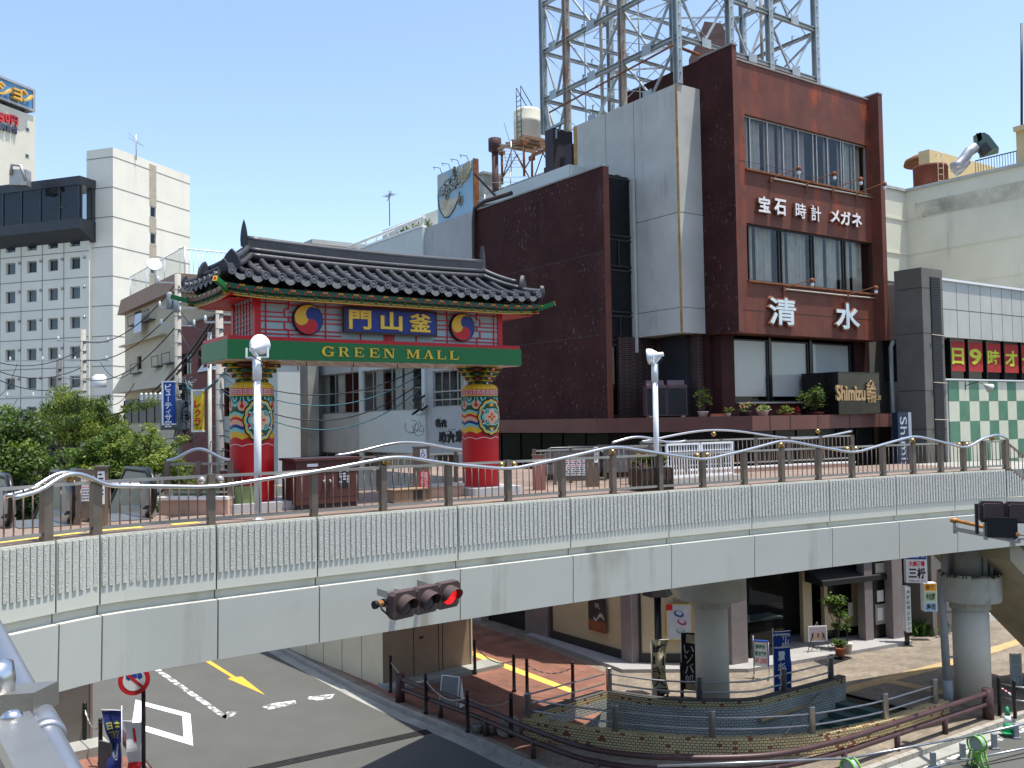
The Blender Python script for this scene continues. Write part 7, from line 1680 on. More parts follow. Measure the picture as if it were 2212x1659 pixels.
t = pole('b', 475, 640, 46, .21, 'concrete utility pole with white insulators close left of the gate column', [(.35, .75, 15, 3), (1.3, .7, 15, 2)])
t = pole('c', 180, 712, 70, .22, 'distant concrete pole with a round transformer in front of the hotel', [(.9, 1.8, 30, 3), (2.3, 1.7, 30, 3), (3.7, 1.5, 30, 3)])
b, z1 = POLES['c']; mb = MB(); mb.lathe(b + V((1.3, -.2, z1-4.4)), [(.45, 0), (.5, .1), (.5, .8), (.3, .95), (.05, 1)], 14); mb.build('transformer', M_white_steel, t)
t = pole('d', 127, 774, 78, .24, 'dark distant pole with two crossarms behind the weeping tree', [(.2, 4.0, 10, 4), (3.2, 4.2, 10, 5)], mat('dark_pole', (.10, .095, .10), .8, .1))
def cable(p, q_, sag, r_, label, m=None, group='overhead cables'):
	p, q_ = V(p), V(q_); pts = [p.lerp(q_, k/16) - UP*sag*4*(k/16)*(1-k/16) for k in range(17)]
	mb = MB(); mb.tube(pts, r_, 5); o = mb.build('cable', m or m_cable); tag(o, label, 'cable', group); return o
pa, pb2, pc, pd = [POLES[k][0] + UP*(POLES[k][1]-.4) for k in 'abcd']
CBL = ['upper', 'middle', 'lower']
CBL = [c + ' black cable between the round transformer pole and the tangled pole' for c in CBL] + [c + ' of three black cables running left from the round transformer pole' for c in CBL] + ['upper cable running left from the dark two armed pole', 'lower cable running left from the dark two armed pole', 'upper cable running right from the dark two armed pole', 'lower cable running right from the dark two armed pole', 'topmost cable from the tangled pole to the pole by the gate', 'second cable from the tangled pole to the pole by the gate', 'lowest cable from the tangled pole to the pole by the gate']
for i, (p, q_, sg) in enumerate(((pc - UP*.5, pa, 1.2), (pc - UP*1.9, pa - UP*1.4, 1.0), (pc - UP*3.3, pa - UP*2.4, 1.2), (at(-20, 778, 66), pc - UP*1.0, .8), (at(-20, 795, 66), pc - UP*2.4, .8), (at(-20, 812, 66), pc - UP*3.6, .8), (at(-20, 855, 74), pd + V((-3.5, 0, 0)), 1.0), (at(-20, 875, 74), pd + V((-3.5, 0, -3)), .9), (pd + V((3.5, 0, 0)), at(290, 795, 66), 1.0), (pd + V((3.5, 0, -3)), at(290, 828, 66), 1.0), (pa - UP*.2, pb2 - UP*.3, .5), (pa - UP*1.5, pb2 - UP*1.2, .6), (pa - UP*2.6, pb2 - UP*2.6, .8))):
	cable(p, q_, sg, .035 if i < 6 else .03, CBL[i])
cable(pb2 - UP*.2, at(330, 845, 55), .4, .06, 'upper of two thick black cables running steeply down from the pole by the gate'); cable(pb2 - UP*.35 + V((.1, 0, 0)), at(338, 850, 55), .4, .06, 'lower of two thick black cables running steeply down from the pole by the gate')
mt_ = MT['cable_teal']
p1, p2 = at(405, 838, 51), at(470, 820, 45.6); o = cable(p1, p2, .35, .075, 'bundled blue green cable sagging between the two nearest poles', mt_, None)
wb = FWg.p(FWg.s(905, .4, 800), .4, 0);
for i, (y0, y1) in enumerate(((765, 800), (775, 815), (800, 832), (806, 845))):
	A_ = at(480, y0+40, 45.8); B_ = at(915, y1-10, 47.5); cable(A_, B_, 1.3+.25*i, .03, ('topmost', 'second', 'third', 'lowest')[i] + ' of four service cables sagging across the house fronts behind the gate', mt_ if i % 2 else m_cable, 'service cables behind the gate')
for k in range(4): cable(at(391, 905-6*k, 51), at(520+20*k, 985-10*k, 44), .2, .025, ('topmost', 'second', 'third', 'lowest')[k] + ' of four slack cables from the tangled pole down past the gate column', None, 'slack service cables')
mb = MB(); rr = random.Random(5); c = at(908, 885, 46.6)
for k in range(9):
	p = c + V((rr.uniform(-.5, .2), -.1, rr.uniform(-1.2, .5))); a0 = rr.uniform(2, 4); r_ = rr.uniform(.12, .3)
	mb.tube([p + V((r_*cos(a0+j*.7), -.05*j, r_*1.2*sin(a0+j*.7))) for j in range(7)], .014, 4)
for k in range(5): q_ = c + V((rr.uniform(-.5, .1), -.1, rr.uniform(-.3, .5))); mb.bar(q_, q_ + V((.35, 0, .25)), .10, .10)
tag(mb.build('cable_bundle', m_cable), 'loops of black cable fixed at the corner of the sushi house', 'cables')
def blade(px0, px1, py0, py1, d, name, label, cols, ang=-20):
	a = at(px0, (py0+py1)/2, d); b = at(px1, (py0+py1)/2, d); z0, z1 = at(px0, py1, d).z, at(px0, py0, d).z
	f_ = Fr((a.x, a.y), 90); L_ = b.x-a.x; t = thing(name, label, 'sign', V((a.x, a.y, z0)))
	mb = MB(); mb.fbox(f_, 0, L_, -.35, 0, z0, z1); mb.build('sign_box', cols[0], t)
	mb = MB(); mb.fbox(f_, -.09, -.001, -.36, .02, z0, z1); mb.fbox(f_, -.09, L_+.03, -.36, .02, z1+.001, z1+.08); mb.fbox(f_, -.09, L_+.03, -.36, .02, z0-.08, z0-.001); mb.build('frame', M_white_steel, t)
	return t, f_, L_, z0, z1
t, f_, L_, z0, z1 = blade(353, 374, 826, 915, 50.2, 'blade_sign', 'blue vertical blade sign with white katakana beside the transformer pole', [m_sblue])
mb = MB(); h_ = .335; zz = z1-.1
for ch in 'ビューティサロ':
	k = .72 if ch in 'ュィ' else 1
	if ch == 'ー': mb.fbox(f_, L_*.46, L_*.54, .001, .02, zz-h_*.9, zz-.02)
	else: text(mb, f_, ch, L_*(.5-.33*k), L_*(.5+.33*k), zz-h_*k, zz, .001, .02, 0, .03)
	zz -= (h_*k if ch != 'ー' else h_)+.03
mb.build('sign_lettering', m_swhite, t)
t, f_, L_, z0, z1 = blade(417, 437, 845, 930, 47.0, 'blade_sign', 'yellow vertical blade sign with red katakana near the gate column', [m_syel])
mb = MB(); zz = z1-.45
for ch in 'レクラ': text(mb, f_, ch, L_*.12, L_*.86, zz-.40, zz, .001, .02, 0, .035); zz -= .45
o = mb.build('sign_lettering', m_sred, t)
mb = MB(); text(mb, f_, 'レモン', L_*.06, L_*.66, z0+.22, z0+.36, .001, .02, 0, .02); text(mb, f_, 'ハート', L_*.25, L_*.92, z0+.06, z0+.19, .001, .02, 0, .02); mb.build('sign_lettering', m_sblack, t)
mb = MB(); mb.face([f_.p(.02, .003, z1-.02), f_.p(L_-.02, .003, z1-.02), f_.p(L_*.8, .003, z1-.26), f_.p(L_*.62, .003, z1-.16), f_.p(L_*.45, .003, z1-.36), f_.p(L_*.25, .003, z1-.2)]); mb.build('worn_patch', m_ptile, t, fix=False)
# ------------------------------------------------------------------ trees
def leafmat(name, c, v=.45):
	m = mat(name, c, .55, v, 2.5, spec=.3); b = m.node_tree.nodes['Principled BSDF']
	t = m.node_tree; N = t.nodes; L = t.links; o = N['Material Output']; tl = N.new('ShaderNodeBsdfTranslucent'); tl.inputs[0].default_value = (c[0]*1.7, c[1]*1.6, c[2]*.8, 1)
	mx = N.new('ShaderNodeMixShader'); mx.inputs[0].default_value = .32; L.new(b.outputs[0], mx.inputs[1]); L.new(tl.outputs[0], mx.inputs[2]); L.new(mx.outputs[0], o.inputs[0]); return m
m_bark = mat('bark', (.075, .06, .045), .9, .3, 4, bump=.5, bscale=20)
def branchy(mb, p, d, L_, r_, depth, rr, tips):
	n = 5; pts = [p]; dd = d.normalized()
	for k in range(n):
		dd = (dd + V((rr.gauss(0, .13), rr.gauss(0, .13), rr.gauss(.03, .08)))).normalized(); pts.append(pts[-1] + dd*L_/n)
	mb.tube(pts, [r_*(1-.45*k/n) for k in range(n+1)], 7)
	if depth == 0: tips.append(pts[-1]); tips.append(pts[-2]); return
	for k in range(rr.choice((3, 3, 4))):
		a = rr.uniform(0, 2*pi); sp_ = rr.uniform(.5, .95); o = dd.orthogonal().normalized(); o2 = dd.cross(o)
		nd = (dd*(1-.25*sp_) + (o*cos(a) + o2*sin(a))*sp_).normalized(); branchy(mb, pts[rr.choice((n, n-1, n-2))], nd, L_*rr.uniform(.6, .8), r_*.55, depth-1, rr, tips)
def tree(name, label, base, th, spread, height, mats, seed, nleaf, leaf, droop=0, clumps=26, cshape=None, clr=.9):
	"""trunk with limbs; leaves in clumps scattered through the crown"""
	rr = random.Random(seed); base = V(base); t = thing(name, label, 'tree', base)
	mb = MB(); tips = []; branchy(mb, base, V((rr.uniform(-.06, .06), 0, 1)), th, .16 + .012*height, 0, rr, []); p = V(mb.v[-8]) if False else base + UP*th*.97
	for k in range(6):
		a = 2*pi*k/6+rr.uniform(-.4, .4); branchy(mb, base + UP*th*rr.uniform(.7, 1.0), V((cos(a)*.8, sin(a)*.8, rr.uniform(.5, 1.2))), height*.26, .08, 1, rr, tips)
	mb.build('trunk', m_bark, t)
	cz = base.z + th; cl = []
	for k in range(clumps):
		u_, v_ = rr.uniform(0, 2*pi), rr.random(); r_ = spread*math.sqrt(rr.uniform(.06, 1)); hh = (1-(r_/spread)**2)**.5
		z = cz + (height-th)*(.18 + .75*hh*rr.uniform(.25, 1)); q_ = V((base.x + r_*cos(u_), base.y + r_*sin(u_), z))
		if cshape: q_ = cshape(q_, rr)
		cl.append((q_, rr.uniform(.6, 1.15)*clr, rr.randrange(len(mats))))
	for q_ in tips: cl.append((q_, rr.uniform(.4, .75)*clr, rr.randrange(len(mats))))
	mb = MB(); per = max(20, nleaf//len(cl))
	for q_, cr, mi in cl:
		for _ in range(int(per*cr*cr/ (clr*clr) + 12)):
			v = V((rr.gauss(0, 1), rr.gauss(0, 1), rr.gauss(0, 1))).normalized(); rad = cr*rr.uniform(.45, 1.05)
			c = q_ + V((v.x*rad, v.y*rad, v.z*rad*.62)); s_ = leaf*rr.uniform(.65, 1.3)
			nrm = (v*.5 + V((rr.gauss(0, .6), rr.gauss(0, .6), rr.gauss(.55, .4)))).normalized(); a = nrm.orthogonal().normalized(); b = nrm.cross(a); an = rr.uniform(0, 6.3); a, b = a*cos(an) + b*sin(an), b*cos(an) - a*sin(an)
			m_ = mi if rr.random() < .75 else rr.randrange(len(mats))
			if droop:
				a = (a*.8 - UP*droop).normalized(); b = a.cross(nrm).normalized(); mb.face([c, c + a*s_*.9 + b*s_*.34, c + a*s_*1.9, c + a*s_*.9 - b*s_*.34], m_)
			else: mb.face([c - a*s_, c + b*s_*.55, c + a*s_, c - b*s_*.55], m_)
	mb.build('crown', mats, t, fix=False); return t
LG = [leafmat('leaf_mid', (.065, .115, .024)), leafmat('leaf_bright', (.115, .175, .034)), leafmat('leaf_dark', (.032, .065, .018))]
LY = [leafmat('leaf_lime', (.17, .22, .036)), leafmat('leaf_olive', (.12, .17, .03)), leafmat('leaf_deep', (.05, .085, .02))]
LD = [leafmat('leaf_forest', (.045, .085, .022)), leafmat('leaf_forest_dark', (.024, .05, .016)), leafmat('leaf_forest_light', (.085, .135, .032))]
def tb(px, d): p = at(px, 900, d); p.z = 0; return p
c1 = at(160, 880, 40)
def willow(q_, rr):
	return q_
tree('weeping_tree', 'broad yellow green weeping tree with dark trunk under the white hotel', tb(158, 46), 7.6, 2.25, 11.7, LY, 21, 32000, .085, droop=.9, clumps=100, clr=.62)
tree('camphor_tree', 'dark green leafy tree cut off by the left edge of the picture', tb(-8, 40), 5.6, 2.3, 11.3, LG, 5, 24000, .095, clumps=95, clr=.70)
tree('camphor_tree', 'dark low tree below the leftmost tree, behind the escalators', tb(20, 41.5), 3.0, 2.6, 7.9, LD, 8, 14000, .11, clumps=70, clr=.8)
tree('young_tree', 'small layered bright green tree between the escalators and the beige house', tb(280, 44), 5.8, 2.35, 9.9, LG[:2] + LY[:1], 14, 26000, .085, clumps=95, clr=.62)
tree('young_tree', 'low dark tree filling the gap left of the escalator balustrade', tb(205, 45), 4.0, 2.6, 7.6, LD, 17, 14000, .11, clumps=60, clr=.8)
# ------------------------------------------------------------------ things standing on the deck
m_cab = mat('maroon_cabinet', (.085, .030, .026), .45, .1, 1.2)
O_ = gz(640, 1103, DZ); fcb = Fr(O_, 54.8); wC_ = fcb.s(775, 0, 1050); hC = .98
cb = thing('electrical_cabinet', 'maroon metal electrical cabinet with two door knobs beside the left gate column', 'cabinet', O_)
mb = MB(); mb.fbox(fcb, 0, wC_, -.75, 0, DZ+.1, DZ+hC); mb.build('body', m_cab, cb)
mb = MB(); mb.fbox(fcb, -.05, wC_+.05, -.8, .05, DZ+hC+.001, DZ+hC+.05); mb.build('lid', m_cab, cb)
mb = MB(); mb.fbox(fcb, .03, wC_-.03, -.72, -.03, DZ+.006, DZ+.1); mb.build('plinth', m_dkframe, cb)
mb = MB(); mb.fbox(fcb, wC_*.475, wC_*.485, 0, .004, DZ+.12, DZ+hC-.02); mb.fbox(fcb, .02, wC_-.02, 0, .004, DZ+.22, DZ+.228); mb.build('door_seams', m_dkframe, cb)
for q_ in (.43, .53): mb = MB(); mb.lathe(fcb.p(wC_*q_, 0, DZ+.55), [(.02, 0), (.035, .02), (.03, .05)], 12, ax=fcb.n); mb.build('door_knob', M_steel, cb)
mb = MB(); mb.fbox(fcb, wC_*.17, wC_*.34, .001, .012, DZ+.86, DZ+.92); mb.build('name_plate', m_swhite, cb)
mb = MB(); mb.fbox(fcb, wC_*.66, wC_*.86, .001, .008, DZ+.42, DZ+.86, 0)
for i in range(3):
	for k in range(6): mb.fbox(fcb, wC_*(.68+.06*i), wC_*(.68+.06*i)+.06, .0081, .011, DZ+.78-.055*k, DZ+.815-.055*k, 1) if (i*5+k*3) % 4 else None
mb.build('notice', [m_sblack, m_pwhite], cb)
fg = g.off(.0); s0_, s1_ = 3.15, GW-.75
pw = thing('low_wall', 'low peach rendered wall with pale coping between the gate columns', 'wall', g.p(s0_, .3, DZ))
mb = MB(); mb.fbox(g, s0_, s1_, .15, .42, DZ+.006, DZ+.24); mb.build('wall', M_peach, pw)
mb = MB(); mb.fbox(g, s0_-.05, s1_, .10, .47, DZ+.241, DZ+.30); mb.build('coping', m_conc, pw)
wb_ = thing('vent_box', 'small brown louvred vent box on the deck right of the maroon cabinet', 'box', g.p(3.2, .75, DZ))
mb = MB(); mb.fbox(g, 2.75, 3.5, .62, 1.0, DZ+.006, DZ+.27, 0); mb.fbox(g, 3.2, 3.42, 1.001, 1.01, DZ+.05, DZ+.25, 1); mb.fbox(g, 2.7, 3.55, .58, 1.04, DZ+.271, DZ+.29, 0); mb.build('body', [mat('tan_metal', (.30, .20, .12), .5, .12), m_dkframe], wb_)
def infopost(px0, px1, pyb, pyt, d, label, plates, m=None):
	a, b = at(px0, pyb, d), at(px1, pyb, d); z1 = at(px0, pyt, d).z; f_ = Fr((a.x, a.y), 80); L_ = (b-a).length
	t = thing('information_post', label, 'sign post', V((a.x, a.y, DZ)))
	mb = MB(); mb.fbox(f_, 0, L_, -.22, 0, DZ+.006, z1); mb.build('post', m or mat('bronze_box', (.21, .16, .12), .45, .12, 2, metal=.5, streak=.3, scol=(.12, .08, .06)), t)
	mb = MB(); mb.fbox(f_, -.02, L_+.02, -.24, .02, z1+.001, z1+.03); mb.build('cap', M_bronze, t)
	for (x0, x1, y0, y1, mm, draw) in plates:
		mb = MB(); mb.fbox(f_, L_*x0, L_*x1, .001, .008, DZ+y0, DZ+y1); o = mb.build('plate', mm, t)
		if draw:
			mb = MB(); draw(mb, f_, L_*x0, L_*x1, DZ+y0, DZ+y1); mb.build('plate_marks', draw.m, o)
	return t
def d_wheel(mb, f_, a, b, c, d):
	w_, h_ = b-a, d-c; q_ = lambda x, y: f_.p(a+w_*x, .010, c+h_*y)
	mb.tube([q_(.45+.24*cos(t), .36+.24*sin(t)) for t in [R(100+26*k) for k in range(11)]], w_*.045, 6); mb.lathe(q_(.42, .84), [(w_*.09, -.003), (w_*.09, .003)], 10, ax=f_.n)
	mb.tube([q_(.43, .74), q_(.45, .48), q_(.68, .48), q_(.78, .2), q_(.88, .22)], w_*.05, 6)
d_wheel.m = m_sblue
def d_text(mb, f_, a, b, c, d):
	for col, tx in ((.72, '故障のため'), (.28, '使用できません')):
		n = len(tx); h_ = (d-c)*.94/n
		for k, ch in enumerate(tx): text(mb, f_, ch, a+(b-a)*(col-.2), a+(b-a)*(col+.2), d-(d-c)*.03-h_*(k+.95), d-(d-c)*.03-h_*k, .0, .010)
d_text.m = m_swhite
infopost(894, 929, 1085, 968, 20.6, 'bronze information post with wheelchair sign and red notice near the right gate column', [(.42, .82, .93, 1.13, m_swhite, d_wheel), (.40, .92, .26, .63, m_sred, d_text)])
def d_lines(mb, f_, a, b, c, d):
	for k in range(7): mb.fbox(f_, a+(b-a)*.15, a+(b-a)*(.85 if k % 3 else .6), .0085, .0095, d-(d-c)*(.12+.12*k), d-(d-c)*(.07+.12*k))
d_lines.m = m_sblack
infopost(204, 226, 1135, 1011, 15.9, 'bronze post with a vertical white sign beside the left escalator', [(.30, .95, .42, .98, m_swhite, d_lines)])
m_rosy = mat('rosy_stone', (.30, .14, .11), .6, .12, 2)
infopost(1155, 1180, 1085, 985, 22.8, 'reddish stone post right of the right gate column', [], m_rosy)
infopost(1270, 1295, 1075, 975, 23.6, 'bronze post with white vertical sign in the middle of the deck', [(.62, .98, .62, 1.02, m_swhite, d_lines)])
infopost(1363, 1401, 1066, 970, 24.2, 'wide bronze post with small red arrows next to the flower planter', [(.3, .42, .66, .71, m_sred, None), (.72, .84, .68, .73, m_sred, None)])
def board(px0, px1, py0, py1, d, label, back=None):
	a, b = at(px0, py1, d), at(px1, py1, d); z0, z1 = at(px0, py1, d).z, at(px0, py0, d).z; f_ = Fr((a.x, a.y), 84); L_ = (b-a).length
	t = thing('notice_board', label, 'notice board', V((a.x, a.y, DZ)))
	mb = MB(); mb.fbox(f_, -.10, L_+.10, -.08, -.03, DZ+.12, z1+.12) ; mb.fbox(f_, -.12, -.04, -.09, -.02, DZ+.006, DZ+.12); mb.fbox(f_, L_+.04, L_+.12, -.09, -.02, DZ+.006, DZ+.12); mb.build('panel', back or m_bronze, t)
	mb = MB(); mb.fbox(f_, 0, L_, -.029, -.02, z0, z1); o = mb.build('sheet', m_swhite, t)
	mb = MB(); rr = random.Random(int(px0))
	for k in range(8):
		z = z1-(z1-z0)*(.07+.115*k)
		x = .06
		while x < .86: w_ = rr.uniform(.05, .12); mb.fbox(f_, L_*x, L_*(x+w_), -.019, -.0185, z-(z1-z0)*.05, z, 1 if k in (1, 3) else 0); x += w_+.03
	mb.build('print', [m_sblack, mat('pink_print', (.65, .12, .18), .6)], o)
	return t
board(174, 202, 1029, 1083, 16.5, 'brown notice board with a printed white sheet between the two escalators')
board(1206, 1281, 989, 1028, 24.6, 'wide white printed notice board in the railing right of the gate', mat('grey_panel', (.17, .155, .135)))
A_, B_ = gz(343, 1113, DZ), gz(492, 1112, DZ)
lw = thing('low_wall', 'low peach wall with white coping left of the gate, behind the escalators', 'wall', A_); f_ = Fr(A_, math.degrees(math.atan2(B_.x-A_.x, B_.y-A_.y))); L_ = (B_-A_).length
f_.n = V((f_.n.x, f_.n.y, 0)) if f_.n.y < 0 else -f_.n
mb = MB(); mb.fbox(f_, 0, L_, -.3, 0, DZ+.006, DZ+.29); mb.build('wall', M_peach, lw); mb = MB(); mb.fbox(f_, -.05, L_, -.33, .05, DZ+.291, DZ+.35); mb.build('coping', M_cap, lw)
def rail_run(label, P, Q, z0, h, n, per=.17, wavep=None, coff=.06, grp=None):
	t = thing('railing', label, 'railing', V((P.x, P.y, z0))); L_ = (Q-P).length; d = (Q-P)/L_
	for k in range(n+1): p = P + d*(L_*k/n); mb = MB(); mb.bar(V((p.x, p.y, z0)), V((p.x, p.y, z0+h)), .10, .10, 0, V((1, 0, 0))); mb.build('post', M_bronze, t)
	for k in range(n):
		a, b = P + d*(L_*k/n+.05), P + d*(L_*(k+1)/n-.05); mb = MB(); U = lambda p, z: V((p.x, p.y, z0+z)); mb.bar(U(a, .08), U(b, .08), .04, .04, 1); mb.bar(U(a, h-.05), U(b, h-.05), .045, .045, 1); m_ = max(2, int((b-a).length/per))
		for j in range(1, m_): p = a.lerp(b, j/m_); mb.tube([U(p, .08), U(p, h-.05)], .012, 6)
		mb.build('baluster_panel', [M_bal, M_bar], t)
	if wavep:
		mb = MB(); pts = []
		for k in range(41): x = k/40; p = P + d*(L_*x); pts.append(V((p.x, p.y, z0+h+.02+wavep[0]*(.5-.5*cos(2*pi*wavep[1]*x+wavep[2])))))
		mb.tube(pts, .034, 10); mb.build('handrail', M_steel, t)
	return t
rail_run('bronze railing with one arched handrail on the low peach wall left of the gate', A_ + f_.u*.1 - f_.n*.15, B_ - f_.n*.15, DZ+.351, .68, 2, .14, (.22, 1.0, 0))
a0_ = g.p(.9, -2.6, 0); a1_ = a0_ + SD*5.4
rail_run('bronze railing with wavy handrail along the walkway behind the maroon cabinet', V((-4.3, 22.6, 0)), V((-.6, 25.3, 0)) , DZ+.006, .92, 4, .15, (.26, 1.1, .2))
rail_run('plain bronze railing right of the gate in front of the dark glazing', V((.55, 24.6, 0)), V((2.55, 26.0, 0)), DZ+.006, .95, 2, .15)
rail_run('bronze railing in the middle of the deck beside the white notice board', V((2.7, 25.4, 0)), V((4.9, 26.4, 0)), DZ+.006, 1.0, 2, .15, (.18, 1.0, 1))
mb = MB(); mb.box(f_.p(.1, -1.6, DZ+.006), f_.u*1.6, f_.n*1.2, UP*.5); tag(mb.build('planter_bed', mat('green_mesh', (.22, .30, .12), .8, .2, 6)), 'green mesh covered planter bed behind the low peach wall', 'planter')
mb = MB(); mb.box(f_.p(1.05, -.9, DZ+.006), f_.u*.32, f_.n*.5, UP*.82); tag(mb.build('utility_box', mat('dull_red_box', (.16, .05, .045), .5, .1)), 'dull red utility box tucked behind the left gate column', 'box')
m_esc = mat('escalator_panel', (.30, .32, .27), .35, .1, 1, metal=.4, spec=.5); m_rub = mat('rubber_handrail', (.012, .012, .012), .35, .2); m_escg = glass('escalator_glass', (.55, .62, .52), .4)
def escalator(o, dirv, sidev, label, wid=1.0, drop=4.2, run=7.0):
	"""o: foot of the newel at deck level; goes down along dirv"""
	t = thing('escalator', label, 'escalator', V((o.x, o.y, DZ))); d, s_ = V(dirv).normalized(), V(sidev).normalized(); sl = drop/run
	for k, q_ in enumerate((0, wid)):
		b = o + s_*q_; b.z = DZ
		n = 14; arc = [b + d*(.42-.42*cos(pi*(j/n-.5)) - .42) + UP*(.48+.42*sin(pi*(j/n-.5))) for j in range(n+1)]
		low = [b + d*run + UP*(.06-drop*.93), b + d*1.3 + UP*.02] ; upl = [b + d*1.25 + UP*.90, b + d*run + UP*(.9-drop*.93)]
		path = [low[0], low[1]] + arc + upl
		mb = MB(); mb.tube(path, .055, 10); mb.build('handrail', m_rub, t)
		mb = MB(); mb.tube([p + s_*.0 for p in path[1:-1]], .075, 8) if False else None
		prof = [b + d*.0 + UP*.12, b + d*-.18 + UP*.3, b + d*-.2 + UP*.6, b + d*.0 + UP*.84, b + d*1.25 + UP*.85, b + d*run + UP*(.85-drop*.93), b + d*run + UP*(-.3-drop), b + d*1.4 + UP*(-.3), b + d*1.0 + UP*.0]
		mb.prism([p - s_*.03 for p in prof], s_*.06); mb.build('balustrade', m_esc, t)
		mb = MB(); mb.box(b - d*.05 - s_*.14 + UP*.006, d*1.2, s_*.28, UP*.16); mb.prism([b - d*.24 - s_*.10 + UP*z for z in (.25, .62)] + [b + d*.1 - s_*.10 + UP*.72, b + d*.1 - s_*.10 + UP*.12], s_*.20); mb.build('newel', M_steel, t)
	mb = MB();
	for j in range(10): mb.box(o + s_*.1 + d*(1.2+j*.58) + UP*(DZ-.15-j*.36-.3) - UP*o.z, d*.6, s_*(wid-.2), UP*.34)
	mb.build('steps', m_steel_d, t)
	mb = MB(); mb.box(V((o.x, o.y, DZ+.012)) + s_*.1 - d*.5, d*1.6, s_*(wid-.2), UP*.006); mb.build('comb_plate', mat('comb_plate', (.22, .23, .24), .4, .1, 2, metal=.7), t)
	return t
escalator(gz(318, 1118, DZ), (-.62, .78, 0), (-.90, -.44, 0), 'escalator going down behind the railing, the one nearer to the gate', 1.0)
escalator(gz(150, 1131, DZ), (-.62, .78, 0), (-.90, -.44, 0), 'escalator at the far left, largely hidden by the railing posts', 1.0)
escalator(V((2.35, 26.6, 0)), (-.5447, .8386, 0), (.8386, .5447, 0), 'dark escalator head right of the right gate column', 1.1)
fwf_ = Fr(gz(1444, 1047, DZ), 56.5); Lf = fwf_.s(1590, 0, 1010)
wf = thing('white_fence', 'white barred steel fence gate on a pale kerb behind the bridge railing', 'fence', fwf_.p(0, 0, DZ))
mb = MB(); mb.fbox(fwf_, -.2, Lf+.2, -.2, 0, DZ+.006, DZ+.14); mb.build('kerb', m_conc, wf)
for i in range(2):
	a, b = Lf*i/2, Lf*(i+1)/2; mb = MB(); h_ = 1.05
	for z in (.16, h_-.05): mb.fbox(fwf_, a+.02, b-.02, -.12, -.07, DZ+z, DZ+z+.05)
	for s_ in (a+.02, b-.07): mb.fbox(fwf_, s_, s_+.05, -.125, -.065, DZ+.141, DZ+h_)
	n = 13
	for k in range(1, n): s_ = a+(b-a)*k/n; mb.fbox(fwf_, s_-.01, s_+.01, -.105, -.085, DZ+.21, DZ+h_-.05)
	mb.fbox(fwf_, a+.07, b-.07, -.11, -.08, DZ+h_-.22, DZ+h_-.2); mb.build('gate_leaf', M_white_steel, wf)
def plant(name, label, base, r_, h, mats, seed, n, leaf, pot=None, flowers=None, cat='plant', group=None):
	rr = random.Random(seed); t = thing(name, label, cat, base, group)
	if pot:
		pr, ph, pm = pot; mb = MB(); mb.lathe(base, [(pr*.75, 0), (pr, ph*.86), (pr*1.08, ph*.88), (pr*1.08, ph), (pr*.9, ph)], 18); mb.build('pot', pm, t)
	else: ph = 0
	mb = MB(); cl = [V((rr.gauss(0, r_*.45), rr.gauss(0, r_*.45), ph + h*rr.uniform(.25, .95))) for _ in range(9)]
	for _ in range(n):
		q_ = rr.choice(cl); v = V((rr.gauss(0, 1), rr.gauss(0, 1), rr.gauss(0, .8)))*r_*.28; c = base + q_ + v; a = V((rr.gauss(0, 1), rr.gauss(0, 1), rr.gauss(.2, .5))).normalized(); b = a.cross(V((rr.gauss(0, 1), rr.gauss(0, 1), 1))).normalized(); s_ = leaf*rr.uniform(.6, 1.3)
		mb.face([c - a*s_, c + b*s_*.5, c + a*s_, c - b*s_*.5], rr.randrange(len(mats)))
	mb.build('foliage', mats, t, fix=False)
	mb = MB()
	for q_ in cl[:6]: mb.tube([base + UP*ph*.8, base + V((q_.x*.4, q_.y*.4, (q_.z+ph)*.5)), base + q_], .012, 5)
	mb.build('stems', m_bark, t)
	if flowers:
		mb = MB()
		for _ in range(flowers[1]):
			q_ = rr.choice(cl); c = base + q_ + V((rr.gauss(0, 1), rr.gauss(0, 1), rr.uniform(.2, 1.2)))*r_*.25; mb.lathe(c, [(.005, -.02), (leaf*.6, 0), (leaf*.5, .02), (.005, .03)], 7)
		mb.build('flowers', flowers[0], t)
	return t
m_flr = mat('flower_red', (.62, .04, .04), .6); m_flp = mat('flower_pink', (.65, .20, .35), .6); m_fls = mat('flower_salmon', (.72, .30, .20), .6)
m_terra = mat('terracotta', (.30, .10, .055), .8, .15, 4); m_potw = mat('pot_pale', (.55, .54, .50), .6, .1); m_potd = mat('pot_dark', (.03, .03, .032), .5); m_potm = mat('pot_maroon', (.17, .05, .045), .6)
pb0 = gz(1388, 1062, DZ); fpl = Fr(pb0, 60);
pl_ = thing('planter_box', 'dark wooden planter box on the deck left of the white fence', 'planter', pb0)
mb = MB(); mb.fbox(fpl, 0, .95, -.5, 0, DZ+.006, DZ+.52); mb.build('box', mat('dark_plank', (.07, .045, .03), .8, .25, 4), pl_); mb = MB(); mb.fbox(fpl, .04, .91, -.46, -.04, DZ+.5201, DZ+.535); mb.build('soil', m_bark, pl_)
for k, (fm__, lb) in enumerate(((m_flr, 'red flowering plant at the left end of the wooden planter box'), (None, 'bushy bright green plant in the middle of the wooden planter box'), (m_flp, 'pink flowering plant at the right end of the wooden planter box'))):
	plant('planter_plant', lb, fpl.p(.2+.28*k, -.25, DZ+.536), .17, .3, LG[:2], 40+k, 260, .05, None, (fm__, 12) if fm__ else None)
AC = at(1396, 893, 34.9); fac = Fr((AC.x, AC.y), 86); LAc = fac.s(1485, 0, 860); zA0, zA1 = LZ1+.06, LZ1+1.32
ac = thing('air_conditioner', 'pair of dark plum air conditioning units on the ledge under the concrete block', 'air conditioner', fac.p(0, 0, LZ1))
m_plum = mat('plum_metal', (.12, .07, .075), .45, .1, 2)
